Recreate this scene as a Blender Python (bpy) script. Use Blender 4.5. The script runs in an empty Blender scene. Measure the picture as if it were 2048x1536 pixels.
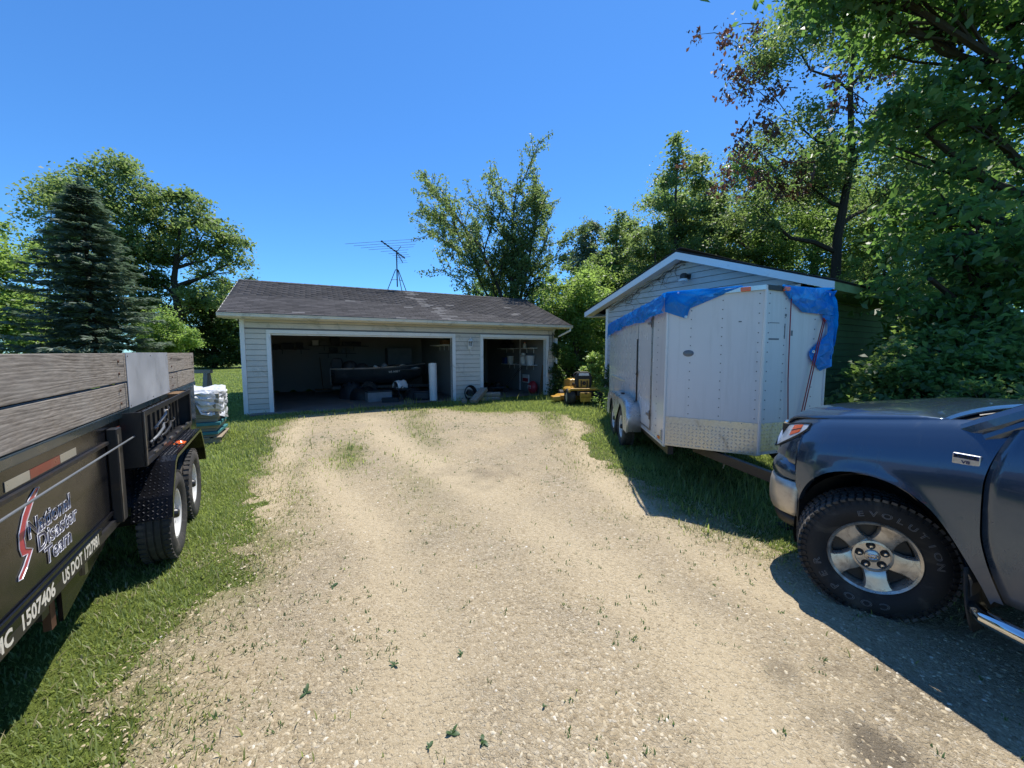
import bpy, bmesh, math, random
import numpy as np
from mathutils import Vector, Matrix

SC = bpy.context.scene
C = SC.collection
R = math.radians
random.seed(4)

# ------------------------------------------------------------------ camera
cd = bpy.data.cameras.new('camera')
cam = bpy.data.objects.new('camera', cd); C.objects.link(cam)
cam.location = (0, 0, 1.6)
cam.rotation_euler = (R(90) - math.atan(63 / 780), 0, 0)
cd.sensor_width = 36; cd.lens = 36 * 780 / 2048
cd.clip_start = 0.05; cd.clip_end = 2000
SC.camera = cam

# ------------------------------------------------------------------ sky, sun, exposure
SUN_AZ, SUN_EL = R(27), R(67.5)
w = bpy.data.worlds.new('World'); SC.world = w; w.use_nodes = True
wn = w.node_tree; wn.nodes.clear()
sky = wn.nodes.new('ShaderNodeTexSky'); sky.sky_type = 'NISHITA'; sky.sun_disc = False
sky.sun_elevation = SUN_EL; sky.sun_rotation = SUN_AZ
sky.air_density = 1.0; sky.dust_density = 0.1; sky.ozone_density = 2.5; sky.altitude = 300
bg = wn.nodes.new('ShaderNodeBackground'); bg.inputs[1].default_value = 0.105
wo = wn.nodes.new('ShaderNodeOutputWorld')
tint = wn.nodes.new('ShaderNodeMix'); tint.data_type = 'RGBA'; tint.blend_type = 'MULTIPLY'; tint.inputs[0].default_value = 1.0
tint.inputs[7].default_value = (.48, .95, 1.40, 1)      # the deep clear blue of the whole sky
wn.links.new(sky.outputs[0], tint.inputs[6]); wn.links.new(tint.outputs[2], bg.inputs[0]); wn.links.new(bg.outputs[0], wo.inputs[0])
sl = bpy.data.lights.new('sun', 'SUN'); sl.energy = 4.5; sl.angle = R(0.53); sl.color = (1.0, 0.955, 0.88)
so = bpy.data.objects.new('sun', sl); C.objects.link(so)
SUNV = Vector((math.sin(SUN_AZ) * math.cos(SUN_EL), math.cos(SUN_AZ) * math.cos(SUN_EL), math.sin(SUN_EL)))
so.rotation_euler = (-SUNV).to_track_quat('-Z', 'Y').to_euler(); so.location = SUNV * 60
SC.view_settings.view_transform = 'Standard'; SC.view_settings.look = 'None'
SC.view_settings.exposure = 0.46; SC.view_settings.gamma = 1.0
SC.view_settings.use_curve_mapping = False
SC.render.engine = 'CYCLES'
SC.cycles.max_bounces = 6; SC.cycles.diffuse_bounces = 4; SC.cycles.glossy_bounces = 3; SC.cycles.transmission_bounces = 5; SC.cycles.transparent_max_bounces = 6
SC.cycles.caustics_reflective = False; SC.cycles.caustics_refractive = False

# ------------------------------------------------------------------ helpers: objects
def link(o, parent=None):
    C.objects.link(o)
    if parent is not None: o.parent = parent
    return o
def tag(o, label=None, cat=None, group=None, kind=None):
    if label: o['label'] = label
    if cat: o['category'] = cat
    if group: o['group'] = group
    if kind: o['kind'] = kind
    return o
def thing(name, label, cat, loc=(0, 0, 0), rz=0.0, group=None, rx=0.0, ry=0.0):
    o = bpy.data.objects.new(name, None); link(o)
    o.empty_display_size = 0.2
    o.location = loc; o.rotation_euler = (rx, ry, rz)
    return tag(o, label, cat, group)
def setmat(me, m):
    me.materials.clear(); me.materials.append(m)

class MB:
    """collects simple shapes; build() links them as ONE mesh object"""
    def __init__(s): s.v = []; s.f = []
    def add(s, vs, fs):
        b = len(s.v); s.v += [tuple(p) for p in vs]; s.f += [tuple(i + b for i in f) for f in fs]; return s
    def box(s, c, d, rot=None):
        hx, hy, hz = d[0] / 2, d[1] / 2, d[2] / 2
        vs = [Vector((x * hx, y * hy, z * hz)) for z in (-1, 1) for y in (-1, 1) for x in (-1, 1)]
        if rot is not None: vs = [rot @ p for p in vs]
        c = Vector(c)
        return s.add([p + c for p in vs], [(0, 2, 3, 1), (4, 5, 7, 6), (0, 1, 5, 4), (2, 6, 7, 3), (0, 4, 6, 2), (1, 3, 7, 5)])
    def bx(s, x0, x1, y0, y1, z0, z1):
        return s.box(((x0 + x1) / 2, (y0 + y1) / 2, (z0 + z1) / 2), (x1 - x0, y1 - y0, z1 - z0))
    def tube(s, pts, r, n=8, cap=True):
        pts = [Vector(p) for p in pts]; k = len(pts)
        rs = r if isinstance(r, (list, tuple)) else [r] * k
        rings = []; up = None
        for i, p in enumerate(pts):
            t = (pts[min(i + 1, k - 1)] - pts[max(i - 1, 0)])
            if t.length < 1e-9: t = Vector((0, 0, 1))
            t.normalize()
            if up is None: up = t.orthogonal().normalized()
            up = (up - t * up.dot(t))
            if up.length < 1e-6: up = t.orthogonal()
            up.normalize(); q = t.cross(up)
            rings.append([p + (up * math.cos(a) + q * math.sin(a)) * rs[i] for a in [2 * math.pi * j / n for j in range(n)]])
        vs = [p for g in rings for p in g]; fs = []
        for i in range(k - 1):
            for j in range(n):
                a = i * n + j; b = i * n + (j + 1) % n
                fs.append((a, b, b + n, a + n))
        if cap: fs.append(tuple(range(n - 1, -1, -1))); fs.append(tuple((k - 1) * n + j for j in range(n)))
        return s.add(vs, fs)
    def bar(s, p0, p1, wx, wy):
        """square bar p0->p1"""
        p0 = Vector(p0); p1 = Vector(p1); t = (p1 - p0).normalized()
        up = Vector((0, 0, 1)) if abs(t.z) < .95 else Vector((0, 1, 0))
        a = t.cross(up).normalized(); b = a.cross(t)
        o = [a * wx / 2 * i + b * wy / 2 * j for i, j in ((-1, -1), (1, -1), (1, 1), (-1, 1))]
        return s.add([p0 + q for q in o] + [p1 + q for q in o], [(3, 2, 1, 0), (4, 5, 6, 7)] + [(i, (i + 1) % 4, (i + 1) % 4 + 4, i + 4) for i in range(4)])
    def lathe(s, prof, n=32, axis='x', c=(0, 0, 0), a0=0, a1=2 * math.pi, close=True):
        """prof: (axial, radius) pairs"""
        full = abs(a1 - a0 - 2 * math.pi) < 1e-6; m = n if full else n + 1
        vs = []
        for h, r in prof:
            for j in range(m):
                a = a0 + (a1 - a0) * j / n
                p = {'x': (h, r * math.cos(a), r * math.sin(a)), 'y': (r * math.cos(a), h, r * math.sin(a)), 'z': (r * math.cos(a), r * math.sin(a), h)}[axis]
                vs.append((p[0] + c[0], p[1] + c[1], p[2] + c[2]))
        fs = []
        for i in range(len(prof) - 1):
            for j in range(n):
                k = (j + 1) % m
                fs.append((i * m + j, i * m + k, (i + 1) * m + k, (i + 1) * m + j))
        return s.add(vs, fs)
    def prism(s, poly, y0, y1, plane='xz'):
        """closed 2-D polygon extruded along the third axis"""
        n = len(poly)
        def mk(a, b, y): return {'xz': (a, y, b), 'xy': (a, b, y), 'yz': (y, a, b)}[plane]
        vs = [mk(a, b, y0) for a, b in poly] + [mk(a, b, y1) for a, b in poly]
        return s.add(vs, [tuple(range(n)), tuple(range(2 * n - 1, n - 1, -1))] + [(i, i + n, (i + 1) % n + n, (i + 1) % n) for i in range(n)])
    def grid(s, P):
        """P[i][j] points"""
        ni, nj = len(P), len(P[0])
        return s.add([p for r in P for p in r], [(i * nj + j, i * nj + j + 1, (i + 1) * nj + j + 1, (i + 1) * nj + j) for i in range(ni - 1) for j in range(nj - 1)])
    def ball(s, c, r, n=12, m=8):
        r = r if isinstance(r, (tuple, list)) else (r, r, r)
        vs = [(c[0], c[1], c[2] + r[2])]; fs = []
        for i in range(1, m):
            t = math.pi * i / m
            for j in range(n):
                a = 2 * math.pi * j / n
                vs.append((c[0] + r[0] * math.sin(t) * math.cos(a), c[1] + r[1] * math.sin(t) * math.sin(a), c[2] + r[2] * math.cos(t)))
        vs.append((c[0], c[1], c[2] - r[2]))
        for j in range(n): fs.append((0, 1 + j, 1 + (j + 1) % n))
        for i in range(m - 2):
            for j in range(n):
                a = 1 + i * n + j; b = 1 + i * n + (j + 1) % n
                fs.append((a, a + n, b + n, b))
        e = len(vs) - 1; q = 1 + (m - 2) * n
        for j in range(n): fs.append((q + j, e, q + (j + 1) % n))
        return s.add(vs, fs)
    def mesh(s, name):
        me = bpy.data.meshes.new(name); me.from_pydata(s.v, [], s.f); me.validate()
        bm = bmesh.new(); bm.from_mesh(me); bmesh.ops.recalc_face_normals(bm, faces=bm.faces); bm.to_mesh(me); bm.free()
        return me
    def build(s, name, m, parent=None, smooth=False, bevel=0.0, solid=0.0, seg=2, angle=35):
        me = s.mesh(name); setmat(me, m)
        o = bpy.data.objects.new(name, me); link(o, parent)
        if smooth:
            me.polygons.foreach_set('use_smooth', [True] * len(me.polygons))
            if smooth != 'all':
                try: me.set_sharp_from_angle(angle=R(angle))
                except Exception: pass
        if solid:
            md = o.modifiers.new('solid', 'SOLIDIFY'); md.thickness = solid; md.offset = -1
        if bevel:
            md = o.modifiers.new('bevel', 'BEVEL'); md.width = bevel; md.segments = seg; md.limit_method = 'ANGLE'; md.angle_limit = R(40)
        return o

def share(o, parent=None, loc=None, rot=None, scale=None):
    c = o.copy(); link(c)
    c.parent = parent if parent is not None else o.parent
    if loc is not None: c.location = loc
    if rot is not None: c.rotation_euler = rot
    if scale is not None: c.scale = scale
    return c
def copy_tree(o, parent=None):
    c = o.copy(); link(c, parent)
    if parent is None: c.parent = None
    for ch in list(o.children): copy_tree(ch, c)
    return c

def arr_mesh(name, V, F, tone=None):
    """V (n,3) float, F (m,k) int, all faces with the same number of corners"""
    V = np.asarray(V, np.float32); F = np.asarray(F, np.int32); m, k = F.shape
    me = bpy.data.meshes.new(name)
    me.vertices.add(len(V)); me.vertices.foreach_set('co', V.ravel())
    me.loops.add(m * k); me.loops.foreach_set('vertex_index', F.ravel())
    me.polygons.add(m); me.polygons.foreach_set('loop_start', np.arange(0, m * k, k, dtype=np.int32))
    if tone is not None:
        a = me.attributes.new('tone', 'FLOAT', 'FACE'); a.data.foreach_set('value', np.asarray(tone, np.float32))
    me.update(calc_edges=True)
    return me

def text_mesh(body, size, outline=0.0, shear=0.0, bold=0.0, sx=1.0, align='LEFT', depth=0.0, spacing=1.0):
    cu = bpy.data.curves.new('lettering', 'FONT'); cu.body = body; cu.size = size; cu.align_x = align
    cu.shear = shear; cu.offset = bold; cu.space_character = spacing; cu.resolution_u = 3
    if outline: cu.fill_mode = 'NONE'; cu.bevel_depth = outline; cu.bevel_resolution = 0
    else: cu.extrude = depth
    o = bpy.data.objects.new('lettering', cu); C.objects.link(o)
    bpy.context.view_layer.update()
    dg = bpy.context.evaluated_depsgraph_get()
    me = bpy.data.meshes.new_from_object(o.evaluated_get(dg))
    bpy.data.objects.remove(o); bpy.data.curves.remove(cu)
    if sx != 1.0: me.transform(Matrix.Diagonal((sx, 1, 1, 1)))
    return me
def text_obj(name, body, size, m, parent, mat4, **k):
    me = text_mesh(body, size, **k); setmat(me, m)
    o = bpy.data.objects.new(name, me); link(o, parent); o.matrix_local = mat4
    return o
def basis(ex, ey, ez, loc):
    return Matrix(((ex[0], ey[0], ez[0], loc[0]), (ex[1], ey[1], ez[1], loc[1]), (ex[2], ey[2], ez[2], loc[2]), (0, 0, 0, 1)))

# ------------------------------------------------------------------ helpers: materials
class NT:
    def __init__(s, name):
        s.m = bpy.data.materials.new(name); s.m.use_nodes = True; s.t = s.m.node_tree; s.t.nodes.clear()
        s.out = s.t.nodes.new('ShaderNodeOutputMaterial'); s._co = {}
    def n(s, typ, ins=None, **k):
        nd = s.t.nodes.new('ShaderNode' + typ)
        for a, b in k.items(): setattr(nd, a, b)
        for a, b in (ins or {}).items(): s.set(nd.inputs[a], b)
        return nd
    def set(s, i, v):
        if hasattr(v, 'is_linked') or hasattr(v, 'links'): s.t.links.new(v, i)
        else: i.default_value = v
    def co(s, kind='Object'):
        if kind not in s._co: s._co[kind] = s.n('TexCoord').outputs[kind]
        return s._co[kind]
    def map(s, vec, scale=(1, 1, 1), rot=(0, 0, 0), loc=(0, 0, 0)):
        return s.n('Mapping', {0: vec, 1: loc, 2: rot, 3: scale}).outputs[0]
    def noise(s, vec, scale, detail=3, rough=.55, dist=0, color=False):
        nd = s.n('TexNoise', {'Vector': vec, 'Scale': scale, 'Detail': detail, 'Roughness': rough, 'Distortion': dist})
        return nd.outputs[1 if color else 0]
    def ramp(s, fac, stops, interp='LINEAR'):
        nd = s.n('ValToRGB', {0: fac}); cr = nd.color_ramp; cr.interpolation = interp
        while len(cr.elements) < len(stops): cr.elements.new(.5)
        for e, (p, c) in zip(cr.elements, stops):
            e.position = p; e.color = (c, c, c, 1) if not hasattr(c, '__len__') else (*c, 1)
        return nd.outputs[0]
    def mix(s, fac, a, b, mode='MIX'):
        nd = s.n('Mix', data_type='RGBA', blend_type=mode); nd.clamp_factor = True
        def c(v): return (*v, 1) if hasattr(v, '__len__') and len(v) == 3 else v
        s.set(nd.inputs[0], fac); s.set(nd.inputs[6], c(a)); s.set(nd.inputs[7], c(b))
        return nd.outputs[2]
    def math(s, op, a, b=0.0, clamp=False):
        nd = s.n('Math', operation=op, use_clamp=clamp); s.set(nd.inputs[0], a); s.set(nd.inputs[1], b); return nd.outputs[0]
    def bump(s, h, strength=.5, dist=.01, normal=None):
        nd = s.n('Bump', {'Strength': strength, 'Distance': dist, 'Height': h})
        if normal is not None: s.set(nd.inputs['Normal'], normal)
        return nd.outputs[0]
    def bsdf(s, col, rough=.5, metal=0., normal=None, spec=.5, coat=0., trans=0., ior=1.5, sheen=0.):
        def c(v): return (*v, 1) if hasattr(v, '__len__') and len(v) == 3 else v
        nd = s.n('BsdfPrincipled', {'Base Color': c(col), 'Roughness': rough, 'Metallic': metal, 'Specular IOR Level': spec, 'IOR': ior})
        if coat: nd.inputs['Coat Weight'].default_value = coat; nd.inputs['Coat Roughness'].default_value = .05
        if trans: nd.inputs['Transmission Weight'].default_value = trans
        if normal is not None: s.set(nd.inputs['Normal'], normal)
        return nd.outputs[0]
    def done(s, sh): s.t.links.new(sh, s.out.inputs[0]); return s.m

def surf(name, col, rough=.5, metal=0., var=.12, vs=2.5, fine=.06, fs=60, bump=0., bs=80, bd=.003, dirt=None, coat=0., spec=.5, orand=0., coord='Object', rvar=.1):
    """plain painted/plastic/metal surface with blotches, fine mottling, optional dirt (colour, amount, scale)"""
    t = NT(name); co = t.co(coord)
    a = t.noise(co, vs, 4, .6); b = t.noise(co, fs, 3, .6)
    lo = tuple(c * (1 - var * 1.6) for c in col); hi = tuple(min(1, c * (1 + var)) for c in col)
    cc = t.mix(t.ramp(a, [(.3, 0.), (.7, 1.)]), lo, hi)
    cc = t.mix(fine * 6, cc, t.mix(b, tuple(c * .6 for c in col), tuple(min(1, c * 1.3) for c in col)))
    if dirt:
        d = t.noise(co, dirt[2], 6, .7, .6)
        cc = t.mix(t.ramp(d, [(.62 - dirt[1] * .3, 0.), (.80 - dirt[1] * .25, 1.)]), cc, dirt[0])
    if orand:
        r = t.n('ObjectInfo').outputs['Random']
        cc = t.mix(1.0, cc, t.ramp(r, [(0, 1 - orand), (1, 1 + orand * .4)]), 'MULTIPLY')
    ro = t.ramp(a, [(.3, max(.02, rough - rvar)), (.7, min(1, rough + rvar))])
    nm = t.bump(t.noise(co, bs, 4, .6), bump, bd) if bump else None
    return t.done(t.bsdf(cc, ro, metal, nm, spec, coat))

# ------------------------------------------------------------------ materials
def wood_mat(name, tones, along='y', seed=0.0, scale=1.0, orand=.25, spec=.25):
    t = NT(name); co = t.co('Object')
    rnd = t.n('ObjectInfo').outputs['Random']
    off = t.n('CombineXYZ', {0: t.math('MULTIPLY', rnd, 7.0), 1: t.math('MULTIPLY', rnd, 31.0), 2: t.math('MULTIPLY', rnd, 13.0)}).outputs[0]
    v = t.n('VectorMath', {0: co, 1: off}, operation='ADD').outputs[0]
    k = {'y': (1, .085, 1), 'x': (.085, 1, 1), 'z': (1, 1, .085)}[along]
    v = t.map(v, tuple(q * scale for q in k))
    warp = t.noise(v, 3.2, 3, .5, .8, True)
    v2 = t.n('VectorMath', {0: v, 1: t.n('VectorMath', {0: warp, 1: (.22, .22, .22)}, operation='MULTIPLY').outputs[0]}, operation='ADD').outputs[0]
    wv = t.n('TexWave', {'Vector': v2, 'Scale': 15.0, 'Distortion': 3.2, 'Detail': 4.0, 'Detail Scale': 2.2, 'Detail Roughness': .65}, wave_type='BANDS', bands_direction='Z' if along != 'z' else 'X').outputs['Fac']
    fib = t.noise(t.map(v, (1, 1, 1)), 90, 4, .7)
    blot = t.noise(co, 2.2, 4, .6)
    knot = t.n('TexVoronoi', {'Vector': v, 'Scale': 3.1}, feature='F1').outputs['Distance']
    kn = t.ramp(knot, [(.05, 1.), (.13, 0.)])
    c = t.ramp(wv, [(0., tones[0]), (.35, tones[1]), (.75, tones[2]), (1., tones[1])])
    c = t.mix(.72, c, t.ramp(fib, [(.3, tones[0]), (.7, tones[2])]))
    c = t.mix(t.ramp(blot, [(.45, 0.), (.75, .5)]), c, tones[3])
    crack = t.noise(t.map(v, (1, .5, 1)) if along == 'y' else v, 26, 2, .5)
    c = t.mix(t.ramp(crack, [(.27, .85), (.33, 0.)]), c, tuple(q * .35 for q in tones[0]))
    stain = t.noise(co, .9, 3, .6)
    c = t.mix(t.ramp(stain, [(.5, 0.), (.72, .45)]), c, (tones[1][0] * .95, tones[1][1] * .80, tones[1][2] * .62))
    c = t.mix(kn, c, tuple(q * .45 for q in tones[0]))
    if orand: c = t.mix(1.0, c, t.ramp(rnd, [(0, 1 - orand), (1, 1.0)]), 'MULTIPLY')
    h = t.math('ADD', t.math('MULTIPLY', wv, .6), t.math('MULTIPLY', fib, .5))
    return t.done(t.bsdf(c, .8, 0, t.bump(h, .35, .003), spec))

def leaf_mat(name, dark, light, trans=(.16, .26, .03), tw=.38, rough=.42, spec=.45):
    adj = lambda c, k: tuple((q * .80 + sum(c) / 3 * .20) * k for q in c)
    dark, light, trans = adj(dark, 1.55), adj(light, 1.70), adj(trans, 1.60)
    tw = min(.55, tw + .10); spec = .65; rough = .50
    t = NT(name)
    at = t.n('Attribute', attribute_name='tone').outputs['Fac']
    orr = t.n('ObjectInfo').outputs['Random']
    f = t.math('ADD', t.math('MULTIPLY', at, .88), t.math('MULTIPLY', orr, .12))
    c = t.mix(f, dark, light)
    tr = t.n('BsdfTranslucent', {'Color': (*trans, 1)})
    t.set(tr.inputs['Color'], t.mix(f, tuple(q * .6 for q in trans), trans))
    mx = t.n('MixShader', {0: tw, 1: t.bsdf(c, rough, 0, None, spec), 2: tr.outputs[0]})
    return t.done(mx.outputs[0])

def cover_mat(name):
    t = NT(name); f = t.n('Fresnel', {'IOR': 1.45}).outputs[0]
    tr = t.n('BsdfTransparent', {'Color': (.93, .95, .97, 1)}); gl = t.n('BsdfGlossy', {'Color': (1, 1, 1, 1), 'Roughness': .04})
    return t.done(t.n('MixShader', {0: t.math('ADD', t.math('MULTIPLY', f, .25), .03), 1: tr.outputs[0], 2: gl.outputs[0]}).outputs[0])
def glass_mat(name, tint, rough=.05, trans=.6):
    t = NT(name); return t.done(t.bsdf(tint, rough, 0, None, .6, trans=trans))

M = {}
GREYWOOD = [(.10, .080, .062), (.26, .222, .185), (.44, .39, .335), (.33, .315, .29)]
M['plank'] = wood_mat('weathered_plank', GREYWOOD, 'y', orand=.18)
M['log'] = wood_mat('old_timber', [(.12, .095, .075), (.27, .22, .17), (.42, .36, .29), (.33, .31, .28)], 'x')
M['brownwood'] = wood_mat('brown_timber', [(.09, .05, .025), (.2, .12, .06), (.3, .19, .10), (.22, .14, .08)], 'z')
M['siding'] = surf('vinyl_siding', (.62, .57, .485), .45, 0, .08, 1.3, .03, 30, .05, 60, .002, ((.34, .33, .27), .22, 2.4), orand=.10)
M['siding_blue'] = surf('shed_siding', (.50, .51, .515), .45, 0, .08, 1.2, .03, 30, .05, 60, .002, ((.30, .34, .27), .25, 1.7), orand=.09)
M['siding_shaded'] = surf('shed_shaded_siding', (.20, .30, .145), .95, 0, .1, 1.2, .03, 30, .05, 60, .002, ((.14, .21, .10), .3, 1.7), orand=.08, spec=.04)  # green right side, with the deep shade under the trees put into its colour
M['trim'] = surf('white_trim', (.74, .74, .72), .42, 0, .05, 2, .03, 40, .04, 50, .002, ((.42, .40, .35), .18, 3.0))
M['fascia'] = surf('white_aluminium_fascia', (.76, .78, .80), .32, 0, .05, 1, .02, 30, dirt=((.5, .52, .5), .15, 2))
M['gutter'] = surf('almond_gutter', (.68, .62, .50), .4, 0, .06, 2, .03, 40, dirt=((.30, .27, .2), .3, 3))
M['soffit'] = surf('soffit', (.58, .57, .54), .5)
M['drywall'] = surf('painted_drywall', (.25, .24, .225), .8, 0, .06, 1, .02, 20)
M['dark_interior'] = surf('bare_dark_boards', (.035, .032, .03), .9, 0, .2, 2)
M['slab'] = surf('concrete_slab', (.17, .16, .145), .85, 0, .2, 1.6, .1, 50, .2, 60, .003, ((.1, .09, .08), .35, 1.2))
M['roofdeck'] = surf('roof_felt', (.03, .03, .032), .9)
def shingle_mat():
    t = NT('asphalt_shingle'); co = t.co('Object'); r = t.n('ObjectInfo').outputs['Random']
    g = t.noise(t.n('NewGeometry').outputs['Position'], 420, 2, .7)
    big = t.noise(t.n('NewGeometry').outputs['Position'], .7, 4, .6)
    c = t.ramp(g, [(.25, (.023, .021, .021)), (.55, (.060, .055, .055)), (.85, (.155, .145, .14))])
    c = t.mix(t.ramp(big, [(.35, 0.), (.7, .55)]), c, (.085, .080, .080))
    a = t.n('Attribute', attribute_name='tone').outputs['Fac']
    c = t.mix(1., c, t.ramp(t.math('FRACT', t.math('ADD', a, r)), [(0, .62), (1, 1.25)]), 'MULTIPLY')
    return t.done(t.bsdf(c, .9, 0, t.bump(g, .6, .003), .3))
M['shingle'] = shingle_mat()
M['pale_shingle'] = surf('bleached_shingle', (.125, .12, .118), .9, 0, .3, 6, .2, 300)
M['black_steel'] = surf('black_painted_steel', (.008, .008, .010), .22, 0, .25, 2, .08, 60, .05, 90, .002, ((.020, .018, .016), .2, 2.2), coat=.05, spec=.35, rvar=.1)
M['black_frame'] = surf('black_frame_paint', (.018, .018, .020), .42, 0, .2, 4, .1, 60, .1, 80, .002, ((.06, .038, .022), .2, 5))
M['worn_steel'] = surf('bare_worn_steel', (.34, .33, .33), .35, .9, .2, 6, .12, 60, dirt=((.16, .10, .06), .35, 6))
M['navy_rail'] = surf('dark_teal_rail_paint', (.012, .026, .036), .25, 0, .2, 3, .05, 60, coat=.4)
M['alu_sheet'] = surf('aluminium_sheet', (.66, .68, .72), .42, .55, .05, 2, .05, 90, .03, 120, .001, ((.5, .52, .55), .2, 6))
M['alu'] = surf('aluminium', (.62, .62, .62), .33, .9, .1, 3, .08, 80, .05, 90, .001)
M['alu_plate'] = surf('aluminium_tread_plate', (.55, .54, .52), .38, .85, .16, 3, .12, 40, .1, 60, .001, ((.30, .26, .21), .25, 3))
M['chrome'] = surf('chrome', (.72, .72, .72), .09, 1., .04, 3, .02, 40, rvar=.04)
M['bumper_chrome'] = surf('dusty_chrome', (.56, .51, .44), .38, .65, .1, 3, .06, 40, dirt=((.36, .29, .22), .35, 3))
M['rubber'] = surf('tyre_rubber', (.020, .020, .021), .72, 0, .2, 6, .1, 50, .12, 90, .001, ((.075, .068, .058), .30, 4), spec=.35)
M['rubber_dust'] = surf('dusty_tyre_rubber', (.055, .053, .050), .85, 0, .25, 6, .15, 50, .2, 90, .001, ((.16, .14, .12), .4, 4), spec=.3)
M['white_rim'] = surf('white_painted_rim', (.74, .73, .70), .4, 0, .06, 6, .05, 60, dirt=((.4, .33, .25), .25, 8))
M['alloy'] = surf('corroded_alloy', (.60, .57, .52), .32, .75, .1, 9, .08, 50, .04, 60, .001, ((.27, .24, .21), .42, 14))
M['black_plastic'] = surf('black_plastic', (.018, .018, .018), .5, 0, .2, 8, .08, 70, .08, 120, .001)
M['red_tape'] = surf('red_reflective_tape', (.22, .050, .032), .35, 0, .1, 8, .06, 120, dirt=((.2, .06, .05), .2, 9))
M['white_tape'] = surf('white_reflective_tape', (.34, .315, .25), .35, 0, .1, 8, .06, 120, dirt=((.35, .31, .25), .3, 9))
M['swoosh'] = surf('red_vinyl_decal', (.42, .035, .055), .3, 0, .1, 4)
M['silver_ink'] = surf('silver_vinyl', (.62, .62, .66), .35, .2, .05, 6)
M['navy_ink'] = surf('navy_vinyl', (.03, .04, .12), .3, 0, .1, 6)
M['cream_ink'] = surf('cream_vinyl_lettering', (.70, .67, .58), .45, 0, .06, 12, .08, 60)
M['orange'] = surf('orange_plastic', (.85, .16, .02), .35, 0, .08, 6)
M['amber'] = surf('amber_lens', (.80, .13, .02), .15, 0, .1, 12, spec=.7)
M['trailer_white'] = surf('white_trailer_skin', (.68, .67, .65), .22, 0, .03, 1.1, .015, 25, .02, 3, .006, ((.60, .60, .58), .10, 1.6), coat=.2, rvar=.06)
M['trailer_nose'] = surf('white_nose_panel', (.68, .665, .645), .45, 0, .03, 1.1, .02, 35, .03, 200, .001, ((.58, .58, .56), .16, 2.2))
def streaky(name, col, rough, dirt, amount, coat):
    t = NT(name); co = t.co('Object')
    st = t.noise(t.map(co, (9, 9, .55)), 1.6, 5, .65, .4); bl = t.noise(co, 1.4, 5, .6); sp = t.noise(co, 22, 4, .7)
    c = t.mix(t.ramp(bl, [(.35, 0.), (.75, 1.)]), col, tuple(q * .93 for q in col))
    c = t.mix(t.math('MULTIPLY', t.ramp(st, [(.50, 0.), (.78, 1.)]), amount), c, dirt)
    c = t.mix(t.math('MULTIPLY', t.ramp(sp, [(.66, 0.), (.74, 1.)]), amount * .5), c, tuple(q * .7 for q in dirt))
    z = t.n('SeparateXYZ', {0: co}).outputs[2]
    low = t.math('MULTIPLY', t.ramp(t.math('ADD', z, t.math('MULTIPLY', bl, .5)), [(.75, 1.), (1.25, 0.)]), amount * .8)
    c = t.mix(low, c, dirt)
    return t.done(t.bsdf(c, t.ramp(bl, [(.3, rough - .05), (.7, rough + .12)]), 0, t.bump(bl, .06, .02), .5, coat))
M['trailer_white'] = streaky('white_trailer_skin', (.68, .67, .65), .22, (.47, .455, .42), .35, .2)
M['trailer_nose'] = streaky('white_nose_panel', (.68, .665, .645), .42, (.46, .445, .41), .42, 0.)
M['rivet'] = surf('dark_rivet', (.12, .12, .12), .4, .6)
M['fender_silver'] = surf('silver_fender_paint', (.56, .57, .58), .3, .5, .06, 3, dirt=((.3, .28, .25), .2, 4))
M['brown_rust'] = surf('rusty_brown_steel', (.11, .055, .035), .6, .3, .3, 9, .1, 60, .2, 60)
M['cable'] = surf('grey_cable', (.17, .18, .19), .5, .3)
M['letter_grey'] = surf('worn_white_lettering', (.24, .24, .24), .8)
M['lug_steel'] = surf('worn_black_tread_plate', (.045, .045, .05), .25, .6, .3, 9, .1, 60)
M['grey_mark'] = surf('grey_sticker_residue', (.16, .17, .18), .6)
M['yellow'] = surf('mower_yellow', (.56, .31, .045), .35, 0, .1, 4, .05, 40, dirt=((.42, .24, .06), .3, 6), coat=.1)
M['cream'] = surf('cream_rim', (.60, .56, .44), .5, 0, .1, 6)
M['rope_red'] = surf('red_cord', (.30, .035, .045), .7, 0, .2, 60)
M['clear_lens'] = cover_mat('clear_cover')
M['window'] = surf('dark_tinted_glass', (.010, .013, .014), .03, 0, .05, 1, spec=.8, rvar=.01)
M['reflector'] = surf('lamp_reflector', (.80, .81, .82), .3, .35)
M['truck_paint'] = surf('slate_blue_metallic_paint', (.050, .073, .118), .26, .55, .04, 2, .04, 900, dirt=((.06, .064, .08), .12, 2.4), coat=.9, rvar=.05)
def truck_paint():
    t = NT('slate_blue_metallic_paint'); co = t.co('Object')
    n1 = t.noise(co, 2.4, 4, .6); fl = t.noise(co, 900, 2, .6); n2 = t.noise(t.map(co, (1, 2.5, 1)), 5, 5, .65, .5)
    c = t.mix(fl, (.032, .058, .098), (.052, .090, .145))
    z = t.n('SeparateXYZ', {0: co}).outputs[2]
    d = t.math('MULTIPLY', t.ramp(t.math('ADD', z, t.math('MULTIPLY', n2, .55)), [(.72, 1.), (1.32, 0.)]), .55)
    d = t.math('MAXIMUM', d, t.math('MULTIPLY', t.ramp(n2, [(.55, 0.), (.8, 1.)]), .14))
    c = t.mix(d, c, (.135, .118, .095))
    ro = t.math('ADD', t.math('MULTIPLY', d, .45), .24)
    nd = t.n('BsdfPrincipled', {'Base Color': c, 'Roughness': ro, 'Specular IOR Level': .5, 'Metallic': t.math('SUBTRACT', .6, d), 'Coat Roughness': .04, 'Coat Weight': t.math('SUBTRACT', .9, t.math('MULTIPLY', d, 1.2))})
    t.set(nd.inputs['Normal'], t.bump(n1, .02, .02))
    return t.done(nd.outputs[0])
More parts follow.
